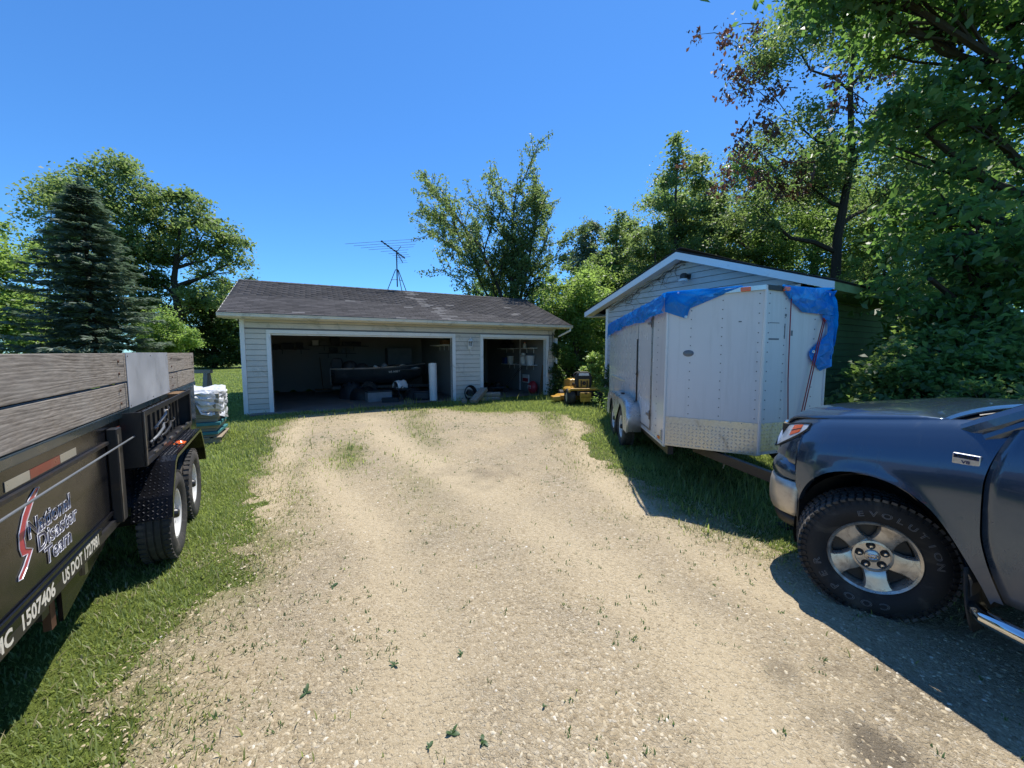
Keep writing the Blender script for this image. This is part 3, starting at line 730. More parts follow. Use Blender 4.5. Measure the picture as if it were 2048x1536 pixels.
for k in range(4):
    c = bc + Vector((.22, 0, -.36)) * (.45 + .18 * k)
    MB().tube([c - ed * .17, c + ed * .17], .005, 5).build('element', M['element'], t)

# ------------------------------------------------------------------ garage contents
def tbox(name, label, cat, s, t, z, d, m, rz=0, group=None, lid=None, bevel=.008):
    r = gthing(name, label, cat, s, t, z, rz, group)
    MB().bx(-d[0] / 2, d[0] / 2, -d[1] / 2, d[1] / 2, 0, d[2]).build('body', M[m], r, bevel=bevel)
    MB().bx(-d[0] / 2 - .008, d[0] / 2 + .008, -d[1] / 2 - .008, d[1] / 2 + .008, d[2] - .04, d[2] + .012).build('lid', M[lid or m], r, bevel=bevel)
    return r
def shelf(label, s0, s1, t0, t1, z, m='dark_box', br=2):
    r = gthing('wall_shelf', label, 'shelf', (s0 + s1) / 2, (t0 + t1) / 2, z)
    L = s1 - s0; W_ = t1 - t0
    MB().bx(-L / 2, L / 2, -W_ / 2, W_ / 2, -.025, 0).build('board', M[m], r)
    for k in range(br):
        if L > W_:
            x = -L / 2 + L * (k + .5) / br
            MB().prism([(W_ / 2, -.025), (W_ / 2, -.2), (W_ / 2 - .015, -.2), (W_ / 2 - .015, -.045), (-W_ / 2 + .04, -.038), (-W_ / 2 + .04, -.025)], x - .012, x + .012, 'yz').build('bracket', M['trim'] if m != 'dark_box' else M[m], r)
        else:
            y = -W_ / 2 + W_ * (k + .5) / br
            MB().prism([(L / 2, -.025), (L / 2, -.2), (L / 2 - .015, -.2), (L / 2 - .015, -.045), (-L / 2 + .04, -.038), (-L / 2 + .04, -.025)], y - .012, y + .012, 'xz').build('bracket', M['trim'], r)
    return r
shelf('lower left dark shelf on the back wall of the wide garage bay', .2, 1.5, 5.5, 5.85, 1.74)
shelf('long upper dark shelf on the back wall of the wide garage bay', 1.45, 3.7, 5.5, 5.85, 1.88)
shelf('short middle dark shelf beneath the long shelf in the wide bay', 1.8, 3.2, 5.5, 5.85, 1.58)
for k, (s, z, d, m, lb) in enumerate([(.35, 1.74, (.18, .2, .16), 'dark_box', 'small dark box at the left end of the low shelf'), (.72, 1.74, (.42, .25, .2), 'dark_box', 'wide black case on the low left shelf'), (1.15, 1.74, (.24, .22, .22), 'dark_box', 'dark carton right of the black case on the low shelf'),
                                 (1.7, 1.88, (.22, .2, .2), 'white_plastic', 'pale tub at the left of the upper shelf'), (2.0, 1.88, (.26, .2, .18), 'grey_box', 'grey tub beside the pale tub on the upper shelf'), (2.42, 1.88, (.34, .25, .3), 'dark_box', 'tall dark carton on the upper shelf'), (3.05, 1.88, (.7, .25, .14), 'dark_box', 'flat long dark case on the upper shelf'),
                                 (2.35, 1.58, (.3, .22, .2), 'dark_box', 'dark toolbox on the middle shelf'), (2.72, 1.58, (.14, .14, .16), 'grey_box', 'grey can on the middle shelf'), (2.92, 1.58, (.14, .14, .18), 'grey_box', 'second grey can on the middle shelf, at right')]):
    tbox('storage_box', lb, 'box', s, 5.66, z, d, m, 0, 'boxes on the garage shelves')
# push broom leaning on the back wall
t = gthing('push_broom', 'push broom standing against the back wall of the wide bay', 'broom', 1.85, 5.3, .035)
MB().tube([(.06, -.1, .12), (-.02, .42, 1.36)], .014, 8).build('handle', M['brownwood'], t)
MB().box((.06, -.12, .11), (.6, .07, .05)).build('head', M['brownwood'], t)
MB().box((.06, -.12, .043), (.58, .06, .085)).build('bristles', M['black_plastic'], t)
# fishing boat on its trailer, bow towards the door
t = gthing('fishing_boat', 'dark aluminium fishing boat with registration letters inside the wide bay', 'boat', 4.1, 2.6, .035, R(-12))
hull = []
for i in range(15):
    f = i / 14; x = -1.9 + 3.1 * f
    bw = .72 * (1 - max(0, (f - .55) / .45) ** 2.2 * .97); kz = .42 + .34 * max(0, (f - .6) / .4) ** 2; tz = 1.02 + .14 * f ** 2
    hull.append([(x, -bw, tz), (x, -bw * .96, tz - .06), (x, -bw * .9, (kz + tz) / 2 + .06), (x, -bw * .7, kz + .12), (x, 0, kz), (x, bw * .7, kz + .12), (x, bw * .9, (kz + tz) / 2 + .06), (x, bw * .96, tz - .06), (x, bw, tz)])
MB().grid(hull).build('hull', M['green_boat'], t, smooth='all', solid=.02)
for sgn in (-1, 1): MB().tube([(r[0][0], sgn * abs(r[0][1]), r[0][2]) for r in hull], .022, 6).build('gunwale', M['alu'], t)
MB().bx(-1.92, -1.88, -.7, .7, .5, 1.02).build('transom', M['green_boat'], t)
text_obj('registration', 'WS 4430 Y', .10, M['cream_ink'], t, basis((1, .12, .05), (0, .25, 1), (0, -1, .25), (-.05, -.70, .86)), sx=.8)
for sgn in (-1, 1): MB().bar((-1.9, sgn * .4, .36), (1.6, 0.02 * sgn, .36), .06, .08).build('trailer_frame', M['black_frame'], t)
MB().tube([(-.7, -.75, .3), (-.7, .75, .3)], .03, 8).build('axle', M['black_frame'], t)
for sgn in (-1, 1): MB().lathe([(-.08, .14), (-.09, .27), (-.06, .30), (.06, .30), (.09, .27), (.08, .14)], 20, 'y', (-.7, sgn * .82, .30)).build('tyre', M['rubber'], t, smooth=True)
MB().bx(-1.5, .9, -.62, .62, .95, 1.0).build('deck', M['dark_box'], t)
for k, (x, y, r, m, lb) in enumerate([(.42, -.25, (.17, .17, .15), 'white_plastic', 'white hard hat lying on the boat deck'), (.05, -.1, (.24, .2, .14), 'dark_box', 'dark bundle behind the white hard hat on the boat'), (.75, -.15, (.24, .16, .09), 'white_cloth', 'pale crumpled cloth at the bow of the boat'), (-.5, -.4, (.1, .1, .12), 'white_plastic', 'small white jug on the boat deck'), (-.95, -.3, (.22, .2, .2), 'dark_box', 'dark bag near the stern on the boat deck'), (-.2, -.35, (.13, .13, .2), 'grey_box', 'grey bundle in the middle of the boat deck'), (.95, -.05, (.1, .1, .13), 'white_plastic', 'white cup-shaped cover at the tip of the bow'), (-1.35, -.2, (.26, .2, .3), 'dark_box', 'tall dark bundle at the stern of the boat')]):
    q = gthing('boat_gear', lb, 'gear', 4.1, 2.6, .035, R(-12)); q.location = Matrix.Translation(t.location) @ Matrix.Rotation(GA - R(12), 4, 'Z') @ Vector((x, y, 1.0))
    MB().lathe([(0, r[0] * 1.15), (.015, r[0] * 1.18), (.02, r[0])] + [(r[2] * math.sin(a), r[0] * math.cos(a)) for a in [0.2 * i for i in range(1, 8)]], 14, 'z').build('shell', M[m], q, smooth=True)
    MB().ball((0, 0, r[2] * .5), (r[0] * .8, r[1] * .8, r[2] * .5), 10, 6).build('crown', M[m], q, smooth=True)
# clutter in front of the boat
t = gthing('outboard_motor', 'black outboard motor at the boat\'s stern inside the wide bay', 'motor', 2.35, 3.0, .035, R(-12))
MB().prism([(-.16, .95), (-.2, 1.2), (-.12, 1.38), (.14, 1.36), (.2, 1.15), (.14, .95)], -.14, .14, 'xz').build('cowling', M['dark_box'], t, bevel=.04)
MB().bx(-.06, .06, -.05, .05, .3, .95).build('leg', M['dark_box'], t); MB().bx(-.16, .12, -.04, .04, .3, .42).build('gearcase', M['dark_box'], t, bevel=.02)
for k, (x_, y_, r_, lb) in enumerate(((3.1, 1.9, (.45, .35, .40), 'black covered heap left of the boat\'s bow'), (3.75, 2.0, (.5, .4, .30), 'black covered heap under the boat registration letters'), (4.65, 1.6, (.34, .3, .36), 'black covered heap under the boat\'s bow'), (2.75, 2.4, (.4, .4, .55), 'tall black covered heap beside the outboard motor'))):
    q = gthing('covered_heap', lb, 'heap', x_, y_, .035, R(20 * k)); P = []
    for i in range(9):
        a_ = i / 8 * math.pi / 2
        P.append([(r_[0] * math.cos(a_) * math.cos(b_) * (1 + .12 * math.sin(3 * b_ + k)), r_[1] * math.cos(a_) * math.sin(b_) * (1 + .1 * math.cos(4 * b_)), r_[2] * math.sin(a_) ** .7 * (1 + .1 * math.sin(5 * b_))) for b_ in [j * math.pi / 9 for j in range(19)]])
    MB().grid(P).build('cover', M['dark_box'], q, smooth='all'); MB().bx(-.1, .1, -.1, .1, 0, r_[2] * .9).build('core', M['dark_box'], q)
t = gthing('plastic_roll', 'tall white roll of sheeting standing just inside the wide door', 'roll', 5.08, .55, .035, R(8))
MB().lathe([(0, .03), (0, .125), (1.22, .135), (1.22, .05), (1.1, .045)], 24, 'z').build('sheeting', M['white_plastic'], t, smooth=True)
MB().lathe([(.0, .045), (1.235, .045), (1.235, .036), (0, .036)], 16, 'z').build('core', M['carton'], t)
t.rotation_euler[0] = R(-2)
t = gthing('folding_chair', 'dark folding chair with a white towel over it inside the wide bay', 'chair', 4.2, .95, .035, R(30))
for x in (-.22, .22):
    MB().tube([(x, -.25, 0), (x, .2, .62)], .013, 6).build('leg', M['black_frame'], t)
    MB().tube([(x, .25, 0), (x, -.18, .48), (x, -.2, .5)], .013, 6).build('leg', M['black_frame'], t)
MB().bx(-.22, .22, -.2, .16, .36, .39).build('seat', M['dark_box'], t)
MB().bx(-.22, .22, .13, .17, .4, .62).build('backrest', M['dark_box'], t)
tw = gthing('towel', 'white towel draped over the folding chair inside the garage', 'towel', 4.2, .95, .035, R(30))
P = []
for i in range(9):
    a = -1.35 + 2.7 * i / 8
    P.append([(-.2 + .4 * j / 6, .16 + .16 * math.sin(a) * (1 + .2 * math.sin(j)), .66 - .30 * (1 - math.cos(a)) ** .8 + .015 * math.sin(j * 2 + i)) for j in range(7)])
MB().grid(P).build('fold', M['white_cloth'], tw, smooth='all', solid=.008)
MB().bx(-.21, .21, .10, .115, .42, .45).build('hem', M['white_cloth'], tw)
tbox('tool_case', 'grey open tool case on the garage floor before the boat', 'case', 3.45, 1.2, .035, (.75, .4, .34), 'grey_box', R(6), None, 'dark_box')
tbox('black_bag', 'black duffel bag on the floor beside the white roll', 'bag', 4.78, .85, .035, (.5, .32, .3), 'dark_box', R(-20), None, 'dark_box', .08)
tbox('floor_crate', 'low dark crate at the foot of the tool case', 'crate', 3.75, .78, .035, (.5, .28, .12), 'dark_box', R(-12))
tbox('tall_cabinet', 'dark cabinet against the back wall behind the boat', 'cabinet', 4.9, 5.4, .035, (1.0, .6, 1.75), 'grey_box', 0)
t = gthing('wall_jacket', 'red cloth hanging on a hook at the wide door\'s right side', 'cloth', 5.93, .5, 1.15)
P = []
for i in range(9):
    f = i / 8
    P.append([(.06 * math.sin(j * 1.3 + f * 2) + .02, -.22 * (.35 + .65 * f) + .44 * (.35 + .65 * f) * j / 8, .92 - .95 * f) for j in range(9)])
MB().grid(P).build('fabric', M['red_cloth'], t, smooth='all', solid=.01)
MB().tube([(.04, 0, .9), (.0, 0, .96), (.06, 0, .97)], .008, 6).build('hook', M['worn_steel'], t)
t = gthing('bare_stud', 'brown timber stud beside the red cloth inside the wide door', 'timber', 5.88, .92, .035)
MB().bx(-.05, .05, -.05, .05, 0, 2.3).build('post', M['brownwood'], t, bevel=.004)
MB().bx(-.06, .06, -.06, .06, 0, .04).build('sole', M['brownwood'], t)
shelf('white bracketed shelf on the partition wall behind the white roll', 5.7, 6.02, 1.5, 3.2, 1.88, 'trim', 3)
tbox('storage_box', 'red-brown carton on the partition shelf', 'box', 5.85, 1.75, 1.88, (.25, .4, .14), 'brownwood', 0, 'boxes on the garage shelves')
# right bay: shelves along the right-hand wall
shelf('upper front white shelf in the narrow bay', 8.96, 9.28, 1.0, 2.1, 1.78, 'trim', 2)
shelf('lower front white shelf in the narrow bay', 8.96, 9.28, 1.0, 2.1, 1.12, 'trim', 2)
shelf('upper rear white shelf in the narrow bay', 8.96, 9.28, 2.7, 4.0, 1.78, 'trim', 2)
shelf('lower rear white shelf in the narrow bay', 8.96, 9.28, 2.7, 3.6, 1.12, 'trim', 2)
MB().bx(9.245, 9.278, 2.36, 2.42, .05, 2.4).build('wall_batten', M['trim'], garage)
def lath_thing(name, label, cat, s, t, z, prof, m, extra=None):
    r = gthing(name, label, cat, s, t, z)
    MB().lathe(prof, 20, 'z').build('body', M[m], r, smooth=True)
    if extra: extra(r)
    return r
def pail_handle(r): MB().tube([(-.15, 0, .30), (-.1, 0, .42), (.1, 0, .42), (.15, 0, .30)], .006, 6).build('handle', M['worn_steel'], r)
def tank_top(r):
    MB().lathe([(.38, .09), (.46, .09), (.46, .082), (.38, .082)], 14, 'z').build('collar', M['white_plastic'], r)
    MB().bx(-.02, .02, -.02, .02, .36, .44).build('valve', M['worn_steel'], r)
lath_thing('bucket', 'big pale bucket on the lower front shelf of the narrow bay', 'bucket', 9.1, 1.25, 1.12, [(0, .01), (0, .15), (.34, .19), (.36, .2), (.36, .18), (.05, .14), (.04, .01)], 'white_plastic', pail_handle)
lath_thing('propane_tank', 'white propane tank beside the pale bucket in the narrow bay', 'gas tank', 9.1, 1.8, 1.12, [(0, .1), (.02, .12), (.05, .15), (.3, .15), (.36, .1), (.38, .02)], 'white_plastic', tank_top)
lath_thing('white_pail', 'white lidded pail on the lower rear shelf of the narrow bay', 'bucket', 9.1, 2.95, 1.12, [(0, .01), (0, .12), (.3, .14), (.3, .15), (.33, .15), (.33, .01)], 'white_plastic', pail_handle)
tbox('blue_bin', 'blue plastic bin beside the white pail in the narrow bay', 'bin', 9.1, 3.35, 1.12, (.28, .3, .26), 'blue_plastic')
lath_thing('oil_jug', 'small white jug on the upper front shelf of the narrow bay', 'jug', 9.1, 1.7, 1.78, [(0, .01), (0, .07), (.14, .07), (.18, .03), (.2, .03), (.2, .005)], 'white_plastic', lambda r: MB().lathe([(.2, .034), (.23, .034), (.23, .002)], 12, 'z').build('cap', M['orange'], r))
for k, (tt, lb) in enumerate(((3.0, 'black sports bag on the upper rear shelf, nearer the door'), (3.6, 'black sports bag on the upper rear shelf, farther from the door'))):
    q = gthing('sports_bag', lb, 'bag', 9.1, tt, 1.78, 0, 'bags on the narrow bay shelf')
    MB().ball((0, 0, .13), (.15, .26, .13), 14, 8).build('body', M['dark_box'], q, smooth=True)
    MB().tube([(0, -.12, .22), (0, -.08, .32), (0, .08, .32), (0, .12, .22)], .012, 6).build('handle', M['dark_box'], q)
t = gthing('workbench', 'dark workbench at the back of the narrow bay', 'workbench', 6.9, 4.6, .035)
MB().bx(-.75, .75, -.35, .35, .84, .9).build('top', M['brownwood'], t)
for x in (-.68, .68):
    for y in (-.28, .28): MB().bx(x - .04, x + .04, y - .04, y + .04, 0, .84).build('leg', M['brownwood'], t)
MB().bx(-.7, .7, -.32, .32, .2, .23).build('lower_shelf', M['brownwood'], t)
tbox('tool_chest', 'black tool chest under the narrow bay\'s workbench', 'chest', 6.75, 4.55, .27, (.7, .5, .5), 'dark_box')
t = gthing('yard_sign', 'red and white yard sign leaning on the narrow bay\'s right wall', 'sign', 9.19, 1.75, .3)
MB().bx(-.02, .02, -.25, .25, .1, .42).build('panel', M['white_plastic'], t)
MB().bx(-.026, -.021, -.22, .22, .14, .28).build('print_band', M['red_sign'], t)
for y in (-.2, .2): MB().tube([(0, y, -.26), (0, y, .2)], .006, 6).build('stake', M['worn_steel'], t)
t = gthing('red_sack', 'red printed sack slumped against the narrow bay\'s front corner', 'sack', 9.05, .95, .035)
MB().ball((0, 0, .24), (.17, .26, .25), 16, 10).build('body', M['red_sign'], t, smooth=True)
MB().bx(-.16, -.15, -.1, .12, .2, .32).build('printed_label', M['white_plastic'], t)
t = gthing('leaning_board', 'brown board leaning beside the narrow bay door jamb', 'board', 9.15, .40, .035, 0)
MB().add([(-.1, -.09, 0), (.02, -.09, 0), (.1, -.02, 1.1), (.02, -.02, 1.1), (-.1, .1, 0), (.02, .1, 0), (.1, .06, 1.1), (.02, .06, 1.1)], [(0, 1, 2, 3), (4, 7, 6, 5), (0, 4, 5, 1), (3, 2, 6, 7), (0, 3, 7, 4), (1, 5, 6, 2)]).build('board', M['brownwood'], t)
MB().bx(-.09, .0, -.11, -.1, .25, .3).build('cleat', M['brownwood'], t)
t = gthing('push_mower', 'dark push mower stored on the floor of the narrow bay', 'mower', 8.2, 2.3, .035, R(70))
MB().bx(-.27, .27, -.3, .35, .1, .22).build('deck', M['dark_box'], t, bevel=.05)
MB().lathe([(.22, .13), (.34, .13), (.38, .08), (.38, .01)], 16, 'z').build('engine', M['black_plastic'], t)
for x in (-.29, .29):
    for y in (-.28, .3): MB().lathe([(-.02, .03), (-.025, .1), (.025, .1), (.02, .03)], 16, 'x', (x, y, .1)).build('wheel', M['rubber'], t)
for x in (-.2, .2): MB().tube([(x, -.3, .2), (x, -.95, .95)], .012, 6).build('handle_rod', M['black_frame'], t)
MB().tube([(-.2, -.95, .95), (.2, -.95, .95)], .012, 6).build('handle_grip', M['black_plastic'], t)

# ------------------------------------------------------------------ things outside the garage piers
def gzs(s, t): q = gpt(s, t, 0); return gzp(q[0], q[1])
def gout(name, label, cat, s, t, rz=0, group=None, dz=0): return gthing(name, label, cat, s, t, gzs(s, t) + dz, rz, group)
t = gout('hose_reel', 'black coiled hose leaning on the siding between the garage doors', 'hose', 6.05, -.22, 0)
for k in range(5):
    MB().tube([(.20 * math.cos(a) * (1 - .06 * k), -.10 + .035 * k + .03 * math.sin(a), .26 + .24 * math.sin(a) * (1 - .05 * k)) for a in [i * .35 for i in range(19)]], .017, 6, False).build('coil', M['rubber'], t, smooth='all')
MB().lathe([(-.12, .02), (-.12, .1), (.1, .1), (.1, .02)], 16, 'y', (0, -.02, .26)).build('drum', M['dark_box'], t)
for k, (s, tt, L, rz, tilt, lb) in enumerate([(6.15, -.75, .80, 40, 24, 'long grey timber offcut propped on the log pile by the garage'), (6.55, -.68, .68, 4, 0, 'brown split log lying lowest in the pile by the garage'), (6.6, -.62, .62, -8, 0, 'short weathered log lying on top of the pile'), (5.72, -.62, .42, 70, 0, 'pale stubby log at the left of the pile by the garage')]):
    q = gout('log', lb, 'log', s, tt, R(rz), 'timber pile between the garage doors', [.07, .08, .21, .07][k]); q.rotation_euler[1] = R(-tilt)
    if k == 0: q.location.z += .17; MB().bx(-L / 2, L / 2, -.12, .12, -.055, .055).build('timber', M['log'], q, bevel=.008)
    else: MB().lathe([(-L / 2, .01), (-L / 2, .082), (-L * .2, .09), (L * .2, .082), (L / 2, .087), (L / 2, .01)], 9, 'x').build('timber', M['log'], q, bevel=.006)
    MB().bx(L / 2 - .002, L / 2 + .004, -.03, .03, -.03, .03).build('cut_end', M['slat'], q)

# ================================================================== RIDING MOWER
mx, my = 2.10, 11.75
t = thing('riding_mower', 'yellow riding lawn mower with a black seat parked rear-on by the garage', 'riding mower', (mx, my, gzp(mx, my)), R(6))
MB().prism([(-.50, .40), (-.49, .47), (-.43, .52), (.43, .52), (.49, .47), (.50, .40), (.46, .40), (.42, .455), (-.42, .455), (-.46, .40)], -.42, .35, 'xz').build('rear_fender', M['yellow'], t, bevel=.02)
MB().bx(-.24, .24, -.40, .3, .30, .455).build('chassis', M['black_frame'], t)
MB().prism([(-.155, .13), (-.165, .40), (.165, .40), (.155, .13)], -.475, -.40, 'xz').build('rear_panel', M['yellow'], t, bevel=.012)
MB().prism([(-.05, .40), (0, .34), (.05, .40)], -.482, -.476, 'xz').build('panel_notch', M['black_plastic'], t)
MB().bar((-.14, -.482, .27), (.14, -.482, .27), .006, .01).build('hitch_plate', M['black_frame'], t)
MB().prism([(-.23, .53), (-.25, .62), (-.26, .83), (-.20, .96), (-.12, 1.0), (.12, 1.0), (.20, .96), (.26, .83), (.25, .62), (.23, .53)], -.24, -.12, 'xz').build('seat_back', M['black_plastic'], t, bevel=.035, seg=3)
MB().bx(-.23, .23, -.2, .25, .53, .64).build('seat', M['black_plastic'], t, bevel=.03, seg=3)
MB().prism([(-.16, .88), (-.14, .955), (.14, .955), (.16, .88)], -.247, -.241, 'xz').build('seat_badge', M['white_cloth'], t)
MB().prism([(-.15, .54), (-.16, .78), (.16, .78), (.15, .54)], -.275, -.241, 'xz').build('seat_bracket', M['yellow'], t, bevel=.01)
for x in (-.09, .09): MB().bx(x - .018, x + .018, -.292, -.276, .56, .74).build('bracket_slot', M['black_plastic'], t)
MB().lathe([(-.31, .01), (-.31, .05), (-.276, .06)], 14, 'y', (0, 0, .66)).build('spring', M['black_frame'], t)
MB().lathe([(.52, .04), (.55, .04), (.56, .005)], 12, 'z', (.1, -.33, 0)).build('fuel_cap', M['black_plastic'], t)
for sx in (-1, 1):
    wh = MB().lathe([(-.10, .02), (-.10, .13), (-.08, .14), (.08, .14), (.10, .13), (.10, .02)], 20, 'x', (sx * .40, -.18, .25)).build('rear_wheel', M['cream'], t, smooth=True)
    MB().lathe([(-.10, .135), (-.125, .17), (-.125, .21), (-.10, .245), (-.03, .255), (.03, .255), (.10, .245), (.125, .21), (.125, .17), (.10, .135)], 28, 'x', (sx * .40, -.18, .25)).build('tyre', M['rubber'], wh, smooth=True)
    wh = MB().lathe([(-.06, .02), (-.06, .08), (.06, .08), (.06, .02)], 16, 'x', (sx * .40, 1.0, .18)).build('front_wheel', M['cream'], t)
    MB().lathe([(-.06, .08), (-.08, .12), (-.06, .175), (.06, .175), (.08, .12), (.06, .08)], 20, 'x', (sx * .40, 1.0, .18)).build('tyre', M['rubber'], wh, smooth=True)
MB().prism([(.45, .30), (.45, .55), (.52, .72), (.8, .74), (1.25, .66), (1.32, .5), (1.30, .3)], -.24, .24, 'yz').build('hood', M['yellow'], t, bevel=.03, seg=3)
MB().tube([(0, .45, .7), (0, .3, .84)], .016, 8).build('steering_column', M['black_plastic'], t)
MB().tube([(.17 * math.cos(a), .28 + .06 * math.sin(a), .86 + .1 * math.sin(a)) for a in [i * math.pi / 8 for i in range(17)]], .014, 6, False).build('steering_wheel', M['black_plastic'], t, smooth='all')
MB().prism([(-.62, .10), (-.66, .20), (-.55, .25), (.50, .25), (.54, .10)], .28, .85, 'xz').build('mower_deck', M['yellow'], t, bevel=.03)
MB().prism([(-.86, .10), (-.84, .22), (-.62, .24), (-.60, .10)], .1, .5, 'xz').build('discharge_chute', M['yellow'], t, bevel=.015)
for (x, y) in ((-.30, -.02), (.28, .0)): MB().tube([(x, y + .12, .52), (x, y, .66), (x, y - .1, .78)], .012, 6).build('lever', M['worn_steel'], t)

# ================================================================== SHED
SA = R(-58)
shed = thing('shed', 'white-sided gabled shed standing behind the enclosed trailer', 'shed', (2.406, 13.0, 0), SA)
SX0, SX1, SEZ, SAZ, SXA = .70, 6.0, 2.93, 4.17, 3.35
sk = (SAZ - SEZ) / SXA; WY = .32
def roofz(x): return SEZ + sk * min(x, 2 * SXA - x)
MB().prism([(SX0, -.2), (SX0, roofz(SX0) - .16), (SXA, SAZ - .16), (SX1, roofz(SX1) - .16), (SX1, -.2)], WY, WY + .1, 'xz').build('wall', M['drywall'], shed)
MB().bx(SX1 - .1, SX1, WY + .1, 6.6, -.2, 2.95).build('wall', M['drywall'], shed)
MB().bx(SX0, SX0 + .1, WY + .1, 6.6, -.2, 2.95).build('wall', M['drywall'], shed)
MB().prism([(SX0, -.2), (SX0, roofz(SX0) - .16), (SXA, SAZ - .16), (SX1, roofz(SX1) - .16), (SX1, -.2)], 6.6, 6.7, 'xz').build('wall', M['siding_blue'], shed)
z = .0; e = .15
while z < SAZ - .3:
    z1 = z + e
    def xr(zz):
        zz = zz + .17
        if zz <= roofz(SX0): return SX0 + .06, SX1 - .06
        k = (zz - SEZ) / sk; return k, 2 * SXA - k
    a, b = xr(z); c, d = xr(z1 + .004)
    if d - c > .05: lap(shed, a, b, c, d, z, z1 + .004, WY - .003, M['siding_blue'])
    if z1 < 2.9: lap(shed, WY + .0, 6.7, WY + .0, 6.7, z, z1 + .004, SX1 + .003, M['siding_shaded'], axis='y')
    z = z1
MB().bx(SX0 - .03, SX0 + .06, WY - .048, WY + .06, -.1, 2.98).build('corner_trim', M['fascia'], shed)
MB().bx(SX1 - .06, SX1 + .04, WY - .048, WY - .038, -.1, 2.98).build('corner_trim', M['fascia'], shed)
MB().prism([(0, SEZ), (SXA, SAZ), (2 * SXA, SEZ), (2 * SXA, SEZ - .02), (SXA, SAZ - .02), (0, SEZ - .02)], -.02, 7.0, 'xz').build('roof', M['roofdeck'], shed)
for s_ in (0, 1):
    X = (lambda v: v) if s_ == 0 else (lambda v: 2 * SXA - v)
    MB().prism([(X(0), SEZ - .022), (X(SXA), SAZ - .022), (X(SXA), SAZ - .20), (X(0), SEZ - .17)], -.025 - .001 * s_, 0.0, 'xz').build('rake_fascia', M['fascia'], shed)
    MB().prism([(X(.02), SEZ - .13), (X(SXA), SAZ - .15), (X(SXA), SAZ - .165), (X(.02), SEZ - .145)], .0, WY - .02, 'xz').build('soffit', M['soffit'], shed)
    MB().bx(min(X(.0), X(.025)), max(X(.0), X(.025)), .001, 7.0, SEZ - .17, SEZ - .025).build('eave_fascia', M['siding_shaded'] if s_ else M['fascia'], shed)  # right eave takes the same green with tree shade in the colour
    MB().bx(min(X(.03), X(SX0)), max(X(.03), X(SX0)), WY, 6.9, SEZ - .165, SEZ - .15).build('eave_soffit', M['siding_shaded'] if s_ else M['soffit'], shed)
    k = 0; x = -.03
    while x < SXA:
        z0 = SEZ + sk * x
        cb = MB(); cb.add([(X(x), -.04, z0 + .014), (X(x + .16), -.04, z0 + .16 * sk + .006), (X(x + .16), 7.02, z0 + .16 * sk + .006), (X(x), 7.02, z0 + .014)], [(0, 1, 2, 3)])
        cb.build('shingle_course', M['shingle'], shed, solid=.01); x += .14
def shed_pt(x, y, z):
    return (2.406 + math.cos(SA) * x - math.sin(SA) * y, 13.0 + math.sin(SA) * x + math.cos(SA) * y, z)
t = thing('flood_light', 'black and white outdoor light under the shed gable', 'lamp', shed_pt(3.52, WY - .02, 3.52), SA)
MB().bx(-.07, .07, -.05, 0, -.05, .07).build('backplate', M['black_plastic'], t, bevel=.01)
MB().tube([(0, -.04, .02), (0, -.14, .07), (0, -.2, .03)], .028, 8).build('arm', M['black_plastic'], t, smooth=True)
MB().lathe([(.08, .03), (.06, .07), (.0, .085), (-.06, .08)], 16, 'z', (0, -.22, 0)).build('housing', M['black_plastic'], t, smooth=True)
MB().lathe([(-.06, .085), (-.10, .12), (-.12, .125), (-.11, .08), (-.06, .06)], 18, 'z', (0, -.22, 0)).build('reflector', M['white_plastic'], t, smooth=True)
MB().ball((0, -.22, -.13), (.05, .05, .06), 12, 8).build('bulb', M['clear_lens'], t, smooth=True)
# dry vine stems hanging along the left rake
t = thing('dry_vine', 'dry brown vine stems hanging under the shed\'s left gable edge', 'vine', shed_pt(SX0, WY, 0), SA)
rg = random.Random(8)
for k in range(3):
    pts = []
    for i in range(26):
        x = .15 + 2.6 * i / 25
        pts.append((x - .0, -.07 + rg.uniform(-.03, .02), roofz(SX0 + x) - .26 + rg.uniform(-.035, .035) - .03 * k))
    MB().tube(pts, .009 - .002 * k, 5).build('stem', M['bark'], t)
for k in range(16):
    x = rg.uniform(.2, 2.5); z0 = roofz(SX0 + x) - .27; L = rg.uniform(.15, .5)
    pts = [(x + rg.uniform(-.06, .06) * i, -.06 - .01 * i, z0 - L * i / 4 + (.1 if k % 3 == 0 and i == 4 else 0)) for i in range(5)]
    MB().tube(pts, .004, 4).build('twig', M['bark'], t)

